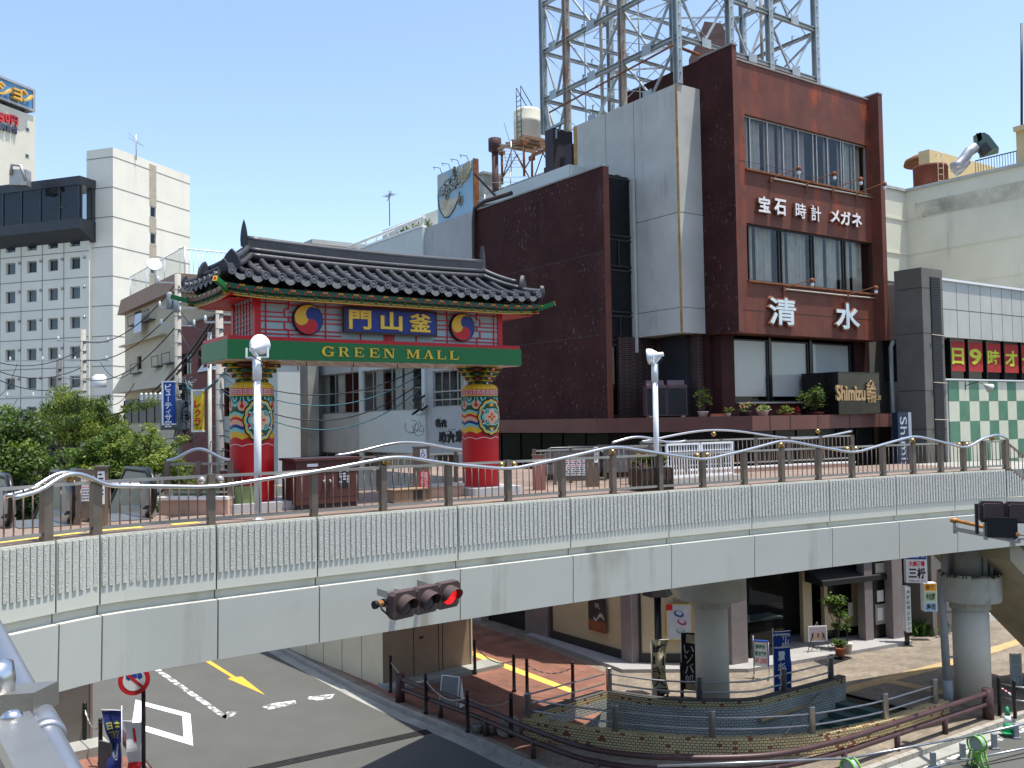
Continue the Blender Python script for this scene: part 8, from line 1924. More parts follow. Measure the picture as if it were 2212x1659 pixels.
for i in range(2):
	a, b = LAc*i/2+.01, LAc*(i+1)/2-.01; mb = MB(); mb.fbox(fac, a, b, -.6, 0, zA0, zA1-.22, 0); mb.fbox(fac, a-.0, b+.0, -.6, .04, zA1-.219, zA1-.1, 0); mb.prism([fac.p(a+.05, -.05, zA1-.099), fac.p(a+.05, -.5, zA1-.099), fac.p(a+.05, -.5, zA1+.08), fac.p(a+.05, -.15, zA1+.08)], fac.u*(b-a-.12)); u_ = mb.build('unit', m_plum, ac)
	mb = MB(); mb.fbox(fac, a+.04, b-.04, .001, .02, zA0+.05, zA1-.25, 0)
	for k in range(9): mb.fbox(fac, a+.06, b-.06, .021, .026, zA0+.1+.1*k, zA0+.112+.1*k, 1)
	mb.build('grille', [m_blackmetal, m_dkframe], u_)
mb = MB()
for s_ in (.1, LAc-.25): mb.fbox(fac, s_, s_+.16, -.5, .02, LZ1+.001, LZ1+.059)
mb.build('feet', mat('wood_block', (.42, .30, .18), .8), ac)
lg = LZ1+.001
def on_ledge(px, d): p = at(px, 893, d); return V((p.x, p.y, lg))
plant('potted_plant', 'small bright green bonsai in a pale pot right of the air conditioners', on_ledge(1519, 34.6), .26, .85, [LG[1], LY[0]], 3, 220, .06, (.20, .2, m_potw), group='pots on the ledge')
mb = MB(); p = on_ledge(1553, 34.2); mb.box(p - V((.3, .1, 0)), V((.6, 0, 0)), V((0, .25, 0)), UP*.10); tag(mb.build('planter_tray', m_terra), 'empty terracotta trough between the bonsai and the tuft pot', 'planter', 'pots on the ledge')
plant('potted_plant', 'tiny pale green tuft in a white pot left of the pilaster', on_ledge(1573, 34.0), .13, .2, [LG[1], LY[0]], 4, 90, .05, (.10, .1, m_potw), group='pots on the ledge')
plant('potted_plant', 'salmon flowering plant in a dark round pot on the sunny ledge', on_ledge(1609, 34.6), .22, .28, LG[:2], 5, 160, .05, (.24, .18, m_potd), (m_fls, 26), group='pots on the ledge')
plant('potted_plant', 'pale variegated plant in a stone bowl below the second blind', on_ledge(1648, 35.4), .26, .16, [LY[0], leafmat('leaf_pale', (.25, .32, .14))], 6, 180, .05, (.22, .2, m_potw), group='pots on the ledge')
plant('potted_plant', 'low bright yellow green plant in a terracotta trough', on_ledge(1699, 35.6), .24, .24, [LY[0], LG[1]], 7, 240, .05, (.2, .08, m_terra), group='pots on the ledge')
plant('potted_plant', 'single red leaved plant between the trough plants', on_ledge(1722, 35.8), .12, .28, [mat('red_leaf', (.30, .02, .03), .6, .2)], 8, 60, .06, (.12, .06, m_potm), group='pots on the ledge')
plant('potted_plant', 'tall spreading rose bush left of the black sign box', on_ledge(1762, 36.6), .50, 1.0, LG, 9, 700, .065, (.3, .1, m_potm), group='pots on the ledge')
ea, eb = V((1.05, 25.9, 0)), V((4.3, 26.9, 0)); fe_ = Fr(ea, math.degrees(math.atan2(eb.x-ea.x, eb.y-ea.y))); Le = (eb-ea).length
en = thing('escalator_enclosure', 'low gray metal escalator enclosure with a dark base right of the gate', 'barrier', ea + UP*DZ)
mb = MB(); mb.fbox(fe_, 0, Le, -.5, 0, DZ+.2, DZ+.86); mb.build('panel', mat('grey_enclosure', (.16, .165, .175), .45, .1, 1, metal=.3), en)
mb = MB(); mb.fbox(fe_, .02, Le-.02, -.48, -.02, DZ+.012, DZ+.2); mb.build('base', m_dark, en)
mb = MB(); mb.tube([fe_.p(0, .03, DZ+.5), fe_.p(-.25, .0, DZ+.62), fe_.p(-.25, 0, DZ+.8), fe_.p(0, -.02, DZ+.92), fe_.p(Le, -.02, DZ+.92)], .045, 8); mb.build('handrail', m_rub, en)
# ------------------------------------------------------------------ stairwell with tiled walls, below the bridge
m_ytile = brick('yellow_tile', (.64, .53, .27), (.56, .46, .25), (.085, .065, .04), .118, .074, mode='uv', ms=.010, rough=.35, accent=(.26, .06, .035), ath=.9, var=.2, bump=.5)
m_wtile = brick('pale_tile', (.50, .51, .44), (.43, .44, .39), (.10, .11, .10), .165, .078, mode='uv', ms=.009, rough=.4, var=.25, bump=.5)
m_capst = mat('dark_coping', (.09, .085, .08), .7, .15, 2)
OS, IS = smooth_line(OW, 4), smooth_line(IW, 4)
def fix_z(L_, z): return [V((p.x, p.y, z)) for p in L_]
def wall_uv(mb, L_, z0, z1, m, u0=0.0):
	u = u0
	for a, b in zip(L_, L_[1:]):
		l_ = (b-a).length; mb.face([(a.x, a.y, z0), (b.x, b.y, z0), (b.x, b.y, z1), (a.x, a.y, z1)], m, False, [(u, z0), (u+l_, z0), (u+l_, z1), (u, z1)]); u += l_
	return u
OSI = inset(OS, .28)
sw = thing('stairwell_wall', 'curved wall of yellow tiles round the near side of the stairwell', 'wall', V((OW[5].x, OW[5].y, 0)))
mb = MB(); u = wall_uv(mb, OS, 0.0, .65, 0); wall_uv(mb, OSI, .45, .65, 0)
e0, e1 = OS[-1], OSI[-1]; wall_uv(mb, [e0, e1], 0, .65, 0); wall_uv(mb, [OS[0], OSI[0]], 0, .65, 0)
u = 0
for a, b, c, d in zip(OS, OS[1:], OSI[1:], OSI):
	l_ = (b-a).length; mb.face([(a.x, a.y, .65), (b.x, b.y, .65), (c.x, c.y, .65), (d.x, d.y, .65)], 0, False, [(u, 0), (u+l_, 0), (u+l_, .28), (u, .28)]); u += l_
mb.build('tiled_face', m_ytile, sw, fix=False)
mb = MB(); wall_uv(mb, OSI, -2.6, .45, 0); mb.build('inner_face', m_wtile, sw, fix=False)
iw = thing('stairwell_wall', 'curved wall of pale tiles with yellow rim at the far side of the stairwell', 'wall', V((IW[2].x, IW[2].y, 0)))
LW = [V((OWI[0].x, OWI[0].y, 0)), V((IS[0].x, IS[0].y, 0))]
ISO = inset(IS, .26)
mb = MB(); wall_uv(mb, IS, -2.6, .47, 0); wall_uv(mb, LW, -2.6, .47, 0); mb.build('inner_face', m_wtile, iw, fix=False)
mb = MB(); wall_uv(mb, IS, .47, .65, 0); wall_uv(mb, LW, .47, .65, 0); wall_uv(mb, ISO, 0, .65, 0); wall_uv(mb, [IS[-1], ISO[-1]], 0, .65, 0); wall_uv(mb, [IS[0], ISO[0]], 0, .65, 0); mb.build('tiled_face', m_ytile, iw, fix=False)
mb = MB()
for a, b, c, d in zip(IS, IS[1:], ISO[1:], ISO): mb.prism([V((p.x, p.y, .651)) for p in (a, b, c, d)], UP*.03)
dl = (LW[1]-LW[0]).normalized(); nl = V((-dl.y, dl.x, 0)); mb.box(V((LW[0].x, LW[0].y, .651)), LW[1]-LW[0], nl*.26, UP*.03); mb.build('coping', m_capst, iw)
st0, st1 = V((OSI[-1].x, OSI[-1].y, 0)), V((IS[-1].x, IS[-1].y, 0)); m_step = mat('step_teal', (.06, .11, .10), .7, .2, 2)
ddn = (V((OSI[-6].x + IS[-6].x, OSI[-6].y + IS[-6].y, 0))*.5 - (st0+st1)*.5).normalized()
mb = MB()
for k in range(11): a = st0 + ddn*(.2+.42*k) ; b = st1 + ddn*(.2+.42*k); mb.prism([a, b, b + ddn*.44, a + ddn*.44], -UP*.1) if False else mb.box(a + UP*(-.06-.19*k-.35), b-a, ddn*.44, UP*.35)
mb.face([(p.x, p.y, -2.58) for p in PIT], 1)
o = mb.build('stairs', [m_step, m_dark], loc=st0); struct(o)
def tiled_rail(L_, posts, label, hz, z0=.65):
	A = [0]
	for a, b in zip(L_, L_[1:]): A.append(A[-1]+(b-a).length)
	def near(px):
		best = min(range(400), key=lambda k: abs(proj(on_line(L_, A, A[-1]*k/399) + UP*0)[0]-px)); return A[-1]*best/399
	t = thing('railing', label, 'railing', V((L_[0].x, L_[0].y, z0))); ss = [near(x) for x in posts]
	for s_ in ss:
		p = on_line(L_, A, s_); mb = MB(); q_ = V((p.x, p.y, z0+.0)); mb.lathe(q_, [(.095, 0), (.095, .68), (.10, .69), (.10, .71), (.05, .73)], 14); mb.build('post', m_steel_d, t)
	for z in hz:
		mb = MB(); n = 40; mb.tube([V((p.x, p.y, z0+z)) for p in [on_line(L_, A, ss[0]+(ss[-1]-ss[0])*k/n) for k in range(n+1)]], .028, 8); mb.build('rail', m_steel_d, t)
	return t
OM = inset(OS, .14); IM = inset(IS, .13)
tiled_rail([V((p.x, p.y, .65)) for p in OM], (1141, 1329, 1540, 1754, 1913, 2020), 'two bar steel railing along the yellow tiled stairwell wall', (.22, .52))
tiled_rail([V((p.x, p.y, .68)) for p in IM], (1312, 1512, 1693, 1795), 'two bar dark railing along the pale tiled stairwell wall', (.22, .52), .68)
tt = thing('railing', 'short sloping two bar railing on the left side of the stairwell', 'railing', LW[0] + UP*.68)
for z in (.22, .52): mb = MB(); mb.tube([LW[0] + nl*.13 + UP*(.68+z), LW[1] + nl*.13 + UP*(.68+z)], .028, 8); mb.build('rail', m_steel_d, tt)
mb = MB(); a = gz(1797, 1468, .5); b = at(1690, 1592, 26.9); mb.tube([a, b, b + (b-a)*.3], .03, 8); tag(mb.build('handrail', M_steel), 'straight steel handrail sloping down inside the tiled stairwell', 'handrail')
m_guard = mat('guard_pipe', (.065, .032, .032), .4, .2, 3)
GLn = inset(CL, .42); GA = [0]
for a, b in zip(GLn, GLn[1:]): GA.append(GA[-1]+(b-a).length)
def gnear(px, z=.75):
	c = [k for k in range(900) if on_line(GLn, GA, GA[-1]*k/899).y < 40]; best = min(c, key=lambda k: abs(proj(on_line(GLn, GA, GA[-1]*k/899) + UP*z)[0]-px)); return GA[-1]*best/899
s0_, s1_ = gnear(858), gnear(2140)
gd = thing('guard_rail', 'dark maroon two pipe guard rail curving along the kerb round the stairwell', 'guard rail', on_line(GLn, GA, s0_))
for z in (.86, .55):
	mb = MB(); n = 70; mb.tube([on_line(GLn, GA, s0_+(s1_-s0_)*k/n) + UP*z for k in range(n+1)], .075, 10); mb.build('pipe', m_guard, gd)
n = 11
for k in range(n):
	p = on_line(GLn, GA, s0_+.1+(s1_-s0_-.2)*k/(n-1)); mb = MB(); mb.lathe(p, [(.08, 0), (.08, .62)] if 0 < k < n-1 else [(.16, 0), (.16, 1.0)], 12); mb.build('post', m_guard, gd)
m_bol = mat('bollard_black', (.014, .013, .013), .35, .2)
def bollard(p, lab, grp='black bollards joined by chains'):
	t = thing('bollard', lab, 'bollard', p, grp); return t
base0 = gz(1026, 1457, SWZ)
bp_ = thing('bollard', 'slim black ball topped bollard at the corner of the brown clad block', 'bollard', base0, 'black bollards joined by chains')
mb = MB(); mb.lathe(base0, [(.075, 0), (.075, .08), (.06, .1), (.055, 1.08), (.07, 1.1), (.05, 1.13), (.055, 1.17)], 14); mb.build('post', m_bol, bp_)
mb = MB(); mb.lathe(base0 + UP*1.2, [(.06*sin(pi*k/8)+.001, -.06*cos(pi*k/8)) for k in range(9)], 14); mb.build('ball_cap', m_bol, bp_)
BL = [base0]
for (x, y), lab in (((1110.8, 1495), 'slim black bollard nearer to the yellow tactile strip, left of a pair'), ((1139, 1505.5), 'slim black bollard on the red paving, right of a pair'), ((1238, 1512), 'black bollard just behind the left corner of the tiled stairwell'), ((844, 1496), 'black bollard in front of the left edge of the brown clad block'), ((920, 1542), 'black bollard behind the maroon guard rail, left of the gray sign board'), ((1010, 1584), 'black bollard behind the maroon guard rail, right of the gray sign board'), ((1105, 1592), 'black bollard between guard rail and yellow tiled wall end'), ((1474, 1515), 'black bollard by the black shop banner behind the stairwell'), ((183, 1612), 'black bollard on the stone plinth of the gray service wall'), ((217, 1652), 'black bollard beside the navy banner at the lower left')):
	p = gz(x, y, SWZ); c = copy_tree(bp_); c.location = p; c['label'] = lab; BL.append(p)
m_bol_c = M_chain; CHL = ['thin chain from the brown clad block corner to the slim bollard', 'thin chain drooping towards the stairwell corner over the tactile strip', 'thin chain in front of the brown clad block', 'thin chain passing before the gray folding sign board', 'thin chain above the gray tubs', 'thin chain beside the navy banner']
for i, j in ((0, 1), (2, 3), (4, 5), (5, 6), (6, 7), (9, 10)):
	a, b = BL[i] + UP*1.05, BL[j] + UP*1.05; L_ = (b-a).length; n = max(10, int(L_/.11)); mb = MB()
	pts = [a.lerp(b, k/n) - UP*.30*4*(k/n)*(1-k/n)*min(1, L_/2) for k in range(n+1)]
	for k in range(n): d = (pts[k+1]-pts[k]); mb.bar(pts[k] - d*.1, pts[k+1] + d*.1, .035 if k % 2 else .014, .014 if k % 2 else .035)
	tag(mb.build('chain', m_bol_c), CHL.pop(0), 'chain', 'chains between bollards')
a = gz(950, 1528, SWZ); f_ = Fr((a.x, a.y), 115); t = thing('a_board', 'gray folding sign board seen from behind near the brown clad block', 'sign board', a)
mb = MB(); mb.prism([f_.p(0, 0, SWZ), f_.p(.62, 0, SWZ), f_.p(.62, -.22, SWZ+.95), f_.p(.0, -.22, SWZ+.95)], f_.n*.05); mb.build('back_panel', mat('board_grey', (.20, .21, .21), .6, .1), t)
mb = MB(); mb.tube([f_.p(0, .02, SWZ), f_.p(0, -.2, SWZ+.97), f_.p(.62, -.2, SWZ+.97), f_.p(.62, .02, SWZ)], .03, 8); mb.prism([f_.p(.62, -.3, SWZ+.9), f_.p(.62, -.5, SWZ+.001), f_.p(.62, -.1, SWZ+.001)], f_.u*.03); mb.build('frame', M_white_steel, t)
rr = random.Random(2); m_pot2 = mat('bucket_grey', (.27, .26, .23), .8, .15)
for k, (x, y) in enumerate(((1032, 1582), (1046, 1580), (1062, 1585))):
	p = gz(x, y, SWZ); mb = MB(); mb.lathe(p, [(.14, 0), (.19, .22), (.20, .25), (.17, .25), (.16, .2)], 16); tag(mb.build('plant_tub', m_pot2), ('leftmost of three empty gray tubs behind the guard rail', 'middle one of three empty gray tubs behind the guard rail', 'rightmost of three empty gray tubs behind the guard rail')[k], 'tub', 'gray tubs by the guard rail')
p = gz(1085, 1593, SWZ); mb = MB(); mb.box(p, V((.5, .1, 0)), V((-.1, .4, 0)), UP*.45); mb.lathe(p + V((.0, -.02, .22)), [(.16, 0), (.16, .05)], 14, ax=(-.2, -1, 0)); tag(mb.build('concrete_block', m_pot2), 'gray concrete block with a round plug against the yellow tiled wall', 'block')
b = gz(1425, 1502, SWZ); lp_ = thing('street_lamp', 'black street lamp with a flared lantern under the bridge near the pier', 'street lamp', b)
mb = MB(); mb.lathe(b, [(.17, 0), (.17, 1.0), (.14, 1.05), (.12, 1.1), (.12, 4.6)], 16); mb.build('pole', m_bol, lp_)
mb = MB(); mb.lathe(b, [(.30, 3.72), (.52, 3.30), (.50, 3.28), (.46, 3.34), (.26, 3.7), (.2, 4.2), (.14, 4.25)], 6, smooth=False); mb.build('lantern', m_bol, lp_)
def banner(px, py, h, w_, ang, name, label, mats, draw, z0=1.0, amp=.06, base=SWZ, tw=0.0, seed=1, side=1, zc=None):
	b = gz(px, py, base); f_ = Fr((b.x, b.y), ang); t = thing(name, label, 'banner', b, None); rr = random.Random(seed); ph = rr.uniform(0, 6)
	mb = MB(); mb.tube([b, b + UP*(z0+h+.12)], .013, 6); mb.tube([b + UP*(z0+h), f_.p(side*w_*1.02, .0, b.z+z0+h+.03)], .010, 6); mb.lathe(b, [(.2, 0), (.2, .06), (.05, .09)], 12); mb.build('pole', M_white_steel, t)
	def S(u_, t_, v_):
		a_ = amp*sin(u_*7+v_*3.5+ph) + amp*.8*sin(v_*7+ph)*u_/max(.1, w_); k_ = 1 - tw*sin(pi*min(1, max(0, v_/h)))
		return f_.p(side*u_*k_, t_ + a_, b.z+z0+v_)
	class W_:
		def p(s, u_, t_, v_): return S(u_, t_, v_)
	mb = MB(); nu, nv = 8, 22
	for i in range(nu):
		for j in range(nv): u0, u1, v0, v1 = w_*i/nu, w_*(i+1)/nu, h*j/nv, h*(j+1)/nv; mb.face([S(u0, 0, v0), S(u1, 0, v0), S(u1, 0, v1), S(u0, 0, v1)], 0, True)
	cl = mb.build('cloth', mats[0], t, fix=False)
	for k, mm in enumerate(mats[1:]):
		mb = MB(); draw(mb, W_(), k, w_, h);
		if mb.f: mb.build('cloth_print', mm, cl, fix=False)
	return t
def two(fn, mb, W, *a, **k):
	for tt in (.006, -.006): fn(mb, W, *a, tt, tt, **k)
def patch(mb, W, u0, u1, v0, v1):
	for tt in (.005, -.005):
		n = 6
		for i in range(n): a, b = u0+(u1-u0)*i/n, u0+(u1-u0)*(i+1)/n; mb.face([W.p(a, tt, v0), W.p(b, tt, v0), W.p(b, tt, v1), W.p(a, tt, v1)])
def dr_cream(mb, W, k, w_, h):
	zz = h-.12
	for ch in '時日キ大月':
		for tt in (.006, -.006): text(mb, W, ch, .06, w_-.04, zz-.30, zz, tt, tt, 0, .03)
		zz -= .36
m_clc = mat('cloth_cream', (.42, .38, .24), .9, .1, 2); m_clb = mat('cloth_black', (.016, .016, .018), .9, .2, 2); m_clw = mat('cloth_white', (.62, .62, .62), .9, .08, 2); m_cln = mat('cloth_navy', (.018, .035, .16), .9, .1, 2)
banner(1409, 1508, 1.75, .58, 92, 'shop_banner', 'cream banner with black characters wrapped round the black street lamp', [m_clc, m_sblack], dr_cream, .12, .09, seed=3, tw=.25)
def dr_black(mb, W, k, w_, h):
	if k == 0:
		zz = h-.42
		for ch in 'いソバ処':
			for tt in (.006, -.006): text(mb, W, ch, .10, w_-.12, zz-.26, zz, tt, tt, 0, .0)
			zz -= .30
	else: patch(mb, W, .18, w_-.1, h-.34, h-.06); patch(mb, W, .12, w_-.1, .02, .25)
banner(1474, 1515, 1.85, .56, 95, 'shop_banner', 'black banner with white outlined characters next to the pier', [m_clb, m_clw, m_clc], dr_black, .35, .10, seed=6, tw=.12)
def dr_blue(mb, W, k, w_, h):
	if k == 0: patch(mb, W, .01, w_-.01, h-.52, h-.06)
	elif k == 1:
		for tt in (.009, -.009): text(mb, W, 'CITIZEN', .06, w_-.05, h-.22, h-.11, tt, tt, 0, .01, True); text(mb, W, '腕時計電池', .14, w_-.04, h-.48, h-.40, tt, tt, 0, 0, True)
	else:
		zz = h-.62
		for ch in '電池交換':
			for tt in (.007, -.007): text(mb, W, ch, .15, w_-.2, zz-.30, zz, tt, tt, 0, .03, True)
			zz -= .36
m_clbl = mat('cloth_blue', (.012, .05, .25), .9, .1, 2)
banner(1673, 1512, 2.05, .58, 86, 'shop_banner', 'blue banner with white panel and white characters by the entrance rail', [m_clbl, m_clw, m_cln, m_swhite], dr_blue, .12, .03, seed=8)
def stand_sign(px0, px1, py0, py1, pyb, label, name='stand_sign', ang=75):
	d = gz((px0+px1)/2, pyb, SWZ+.13); a = at(px0, py1, d.y); b = at(px1, py1, d.y); z0, z1 = a.z, at(px0, py0, d.y).z; f_ = Fr((a.x, a.y), ang); return thing(name, label, 'sign', V((a.x, a.y, SWZ+.133))), f_, (b-a).length, z0, z1
t, f_, L_, z0, z1 = stand_sign(1630, 1658, 1386, 1438, 1458, 'white battery service stand sign with green and red lettering reading 1000 yen', ang=110)
mb = MB(); mb.fbox(f_, 0, L_, -.08, .0, z0, z1); mb.build('sign_box', m_swhite, t); mb = MB(); mb.fbox(f_, -.02, -.001, -.1, .02, z0-.02, z1+.02); mb.fbox(f_, L_, L_+.02, -.1, .02, z0-.02, z1+.02); mb.fbox(f_, -.02, L_+.02, -.1, .02, z1+.021, z1+.05); mb.build('rim', m_sblue, t)
mb = MB(); text(mb, f_, '腕時計', L_*.1, L_*.85, z0+(z1-z0)*.70, z0+(z1-z0)*.90, .001, .006, 0, .02); text(mb, f_, '電池交換', L_*.06, L_*.92, z0+(z1-z0)*.42, z0+(z1-z0)*.62, .001, .006, 0, .02); mb.build('sign_lettering', m_sgreen, t)
mb = MB(); text(mb, f_, '¥1,000', L_*.06, L_*.94, z0+(z1-z0)*.08, z0+(z1-z0)*.34, .001, .006, 0, .01); mb.build('sign_lettering', m_sred, t)
mb = MB()
for s_ in (-.03, L_+.03): mb.tube([f_.p(s_, -.04, SWZ+.15), f_.p(s_, -.04, z1+.2 if s_ < 0 else z1)], .018, 6); mb.bar(f_.p(s_, -.3, SWZ+.15), f_.p(s_, .22, SWZ+.15), .04, .03)
mb.build('stand', m_steel_d, t)
t, f_, L_, z0, z1 = stand_sign(1747, 1789, 1353, 1387, 1408, 'easel with a pale picture board before the dark shop entrance', 'easel', 84)
mb = MB(); mb.fbox(f_, 0, L_, -.03, 0, z0, z1, 0); mb.fbox(f_, .04, L_-.04, .001, .004, z0+.04, z1-.04, 1)
for k in range(5): mb.fbox(f_, .12+.11*k, .20+.11*k, .0041, .006, z0+.14, z0+.32+.03*(k % 2), 2 + k % 2)
mb.fbox(f_, .08, L_-.08, .0041, .005, z0+.07, z0+.12, 3); mb.build('picture_board', [m_swhite, mat('mauve_print', (.44, .38, .42), .6, .1, 3), m_rust, mat('ochre_print', (.45, .33, .20), .6)], t)
mb = MB()
for q_ in ((-.1, .1), (L_+.1, .1), (L_*.5, -.5)): mb.tube([f_.p(q_[0], q_[1], SWZ+.14), f_.p(L_*.5, -.06, z1+.15)], .015, 5)
mb.build('tripod', m_bol, t)
e_ = lambda x, y: gz(x, y, SWZ+.133)
plant('potted_plant', 'tall airy bright green shrub in a dark pot by the shop entrance', e_(1812, 1402), .34, 1.75, LG, 51, 900, .07, (.18, .25, m_potd))
plant('potted_plant', 'low bright green plant in a terracotta pot at the step edge', e_(1815, 1416), .2, .25, LG[:2], 52, 240, .06, (.2, .3, m_terra))
plant('potted_plant', 'thin sapling in a square pale pot beside the terracotta pot', e_(1832, 1412), .2, 1.1, LG, 53, 140, .06, (.16, .4, m_potw))
def hang(px0, px1, py0, py1, d, ang, name, label, m, side=None):
	a = at(px0, (py0+py1)/2, d); z0, z1 = at(px0, py1, d).z, at(px0, py0, d).z; f_ = Fr((a.x, a.y), ang); L_ = f_.s(px1, 0, (py0+py1)/2); t = thing(name, label, 'sign', V((a.x, a.y, z0)))
	mb = MB(); mb.fbox(f_, 0, L_, -.35, 0, z0, z1); mb.build('sign_box', m, t); return t, f_, L_, z0, z1
t, f_, L_, z0, z1 = hang(1957, 2003, 1192, 1259, 36.9, 100, 'tavern_sign', 'white box sign with blue band and bold black characters left of the weedy pier', m_swhite)
H_ = z1-z0; mb = MB(); mb.fbox(f_, .02, L_-.02, .001, .004, z1-H_*.24, z1-.02); mb.build('blue_band', m_sblue, t)
mb = MB(); text(mb, f_, '活魚・鍋物・ふぐ', L_*.06, L_*.94, z1-H_*.19, z1-H_*.07, .0041, .008, 0, .02); mb.build('sign_lettering', m_swhite, t)
mb = MB(); text(mb, f_, '大衆酒場', L_*.14, L_*.88, z0+H_*.53, z0+H_*.71, .001, .006, 0, .03); mb.build('sign_lettering', m_sred, t)
mb = MB(); text(mb, f_, '三枡', L_*.12, L_*.92, z0+H_*.14, z0+H_*.49, .001, .006, 0, .03); mb.build('sign_lettering', m_sblack, t)
mb = MB(); text(mb, f_, 'お気軽にお越し下さい', L_*.12, L_*.92, z0+H_*.03, z0+H_*.09, .001, .005); mb.build('sign_lettering', m_sblue, t)
mb = MB(); mb.fbox(f_, L_*.1, L_*.2, -.3, -.1, z1+.001, z1+1.2); mb.build('hanger', m_dkframe, t)
t, f_, L_, z0, z1 = hang(1957, 1968, 1268, 1366, 36.9, 92, 'upright_sign', 'tall narrow white sign with small vertical lettering under the tavern sign', m_swhite)
mb = MB(); vtext(mb, f_, '海鮮料理おまかせ', L_*.5, L_*.7, z1-.12, .17, .001, .005, 0, .02, .2); mb.build('sign_lettering', mat('teal_print', (.05, .20, .22), .6), t)
mb = MB(); mb.fbox(f_, .02, .08, -.3, -.2, SWZ, z0); mb.fbox(f_, L_-.08, L_-.02, -.3, -.2, SWZ, z0); mb.build('legs', m_bol, t)
t, f_, L_, z0, z1 = hang(1996, 2024, 1260, 1321, 37.8, 92, 'menu_sign', 'colourful menu sign in orange, green and blue blocks beside the weedy pier', m_swhite)
H_ = z1-z0
for k, (c0, c1, mm) in enumerate(((.72, 1, mat('menu_orange', (.62, .30, .02), .6)), (.34, .715, mat('menu_green', (.35, .50, .33), .6)), (.0, .335, mat('menu_blue', (.25, .45, .62), .6)))):
	mb = MB(); mb.fbox(f_, .02, L_-.02, .001, .004, z0+H_*c0+.01, z0+H_*c1-.01); o = mb.build('menu_block', mm, t); mb = MB(); text(mb, f_, ('定食', '金目鯛', '寿司')[k], L_*.15, L_*.85, z0+H_*(c0+.06), z0+H_*(c1-.06), .0041, .007, 0, .03); mb.build('menu_lettering', m_sblack, o)
mb = MB(); p = gz(2026, 1372, SWZ); mb.tube([p, V((p.x-.1, p.y, 5.3))], .07, 8); tag(mb.build('pipe', m_rust), 'rusty orange downpipe left of the weedy pier', 'pipe')
m_asp = leafmat('strap_leaf', (.06, .13, .03))
for k, (x, y, lb) in enumerate(((1985, 1372, 'clump of strap leaved plants under the tavern sign, left'), (2008, 1370, 'clump of strap leaved plants under the menu sign, middle'), (2030, 1366, 'clump of strap leaved plants nearest to the weedy pier'))):
	b = gz(x, y, SWZ); rr = random.Random(60+k); mb = MB()
	for _ in range(70):
		a_ = rr.uniform(0, 6.28); L_ = rr.uniform(.5, .95); d_ = V((cos(a_), sin(a_), 0)); o_ = b + V((rr.gauss(0, .2), rr.gauss(0, .2), 0)); sd = d_.cross(UP)*rr.uniform(.025, .045); lean = rr.uniform(.2, .8); prev = (o_, o_)
		P_ = [o_ + d_*lean*L_*q_*q_ + UP*L_*(q_ - .45*lean*q_*q_*q_) for q_ in (0, .35, .7, 1)]
		for i_ in range(3): w0, w1 = (.4, 1, .8, .05)[i_], (.4, 1, .8, .05)[i_+1]; mb.face([P_[i_]-sd*w0, P_[i_]+sd*w0, P_[i_+1]+sd*w1, P_[i_+1]-sd*w1])
	tag(mb.build('strap_plant', m_asp, fix=False), lb, 'plant', 'strap leaved plants by the wall')
m_sp = mat('scaffold_pipe', (.36, .38, .40), .35, .12, 3, metal=.8)
m_frg = mat('barrier_green', (.16, .42, .06), .5, .08, 2); m_frgl = mat('barrier_face', (.30, .36, .34), .6, .1)
def barrier(px, py, d, label):
	b = at(px, py, d); b.z = 0; t = thing('barrier_stand', label, 'barrier', b, 'green barrier stands on the road'); f_ = Fr((b.x, b.y), 150)
	for k, o in enumerate((-.10, .10)):
		mb = MB(); C_ = lambda r_, z: [f_.p(r_*cos(2*pi*j/18), o, z + r_*sin(2*pi*j/18)) for j in range(18)]
		mb.tube(C_(.21, .62), .028, 8, closed=True); mb.tube([f_.p(-.14, o, .42), f_.p(-.19, o, .22), f_.p(-.24, o, .02), f_.p(-.10, o, .02), f_.p(0, o, .20), f_.p(.10, o, .02), f_.p(.24, o, .02), f_.p(.19, o, .22), f_.p(.14, o, .42)], .028, 8); mb.build('ring_frame', m_frg, t)
	mb = MB(); mb.prism([f_.p(.19*cos(2*pi*j/18), -.06, .62+.19*sin(2*pi*j/18)) for j in range(18)], f_.n*.12); mb.build('plate', m_frgl, t)
	mb = MB(); mb.box(f_.p(-.08, -.1, .18), f_.u*.16, f_.n*.2, UP*.2); mb.build('foot_block', m_frg, t)
	return b, f_
b1, f1_ = barrier(2112, 1648, 24.7, 'bright green ring barrier stand holding silver pipes at the right kerb'); b2, f2_ = barrier(1838, 1700, 23.2, 'bright green ring barrier stand cut off by the lower picture edge')
def pipe(pts, lab, r_=.032, m=None): mb = MB(); mb.tube(pts, r_, 8); tag(mb.build('barrier_pipe', m or m_sp), lab, 'pipe', 'barrier pipes')
pipe([b2 + UP*.84, b1 + UP*.84], 'long silver barrier pipe between the two green stands'); pipe([b1 + UP*.84, b1 + (b1-b2)*.9 + UP*.84 + V((0, .3, 0))], 'upper silver pipe leaving the right green stand to the right edge')
pipe([b2 + UP*.84, at(1420, 1655, 22.6)], 'shiny silver pipe along the bottom picture edge left of the green stand'); pipe([b2 + UP*.25 + V((.6, .1, 0)), b1 + UP*.25], 'lower silver barrier pipe near the road, left of the green stand'); pipe([b1 + UP*.25, b1 + (b1-b2)*.9 + UP*.25], 'lower silver barrier pipe right of the green stand')
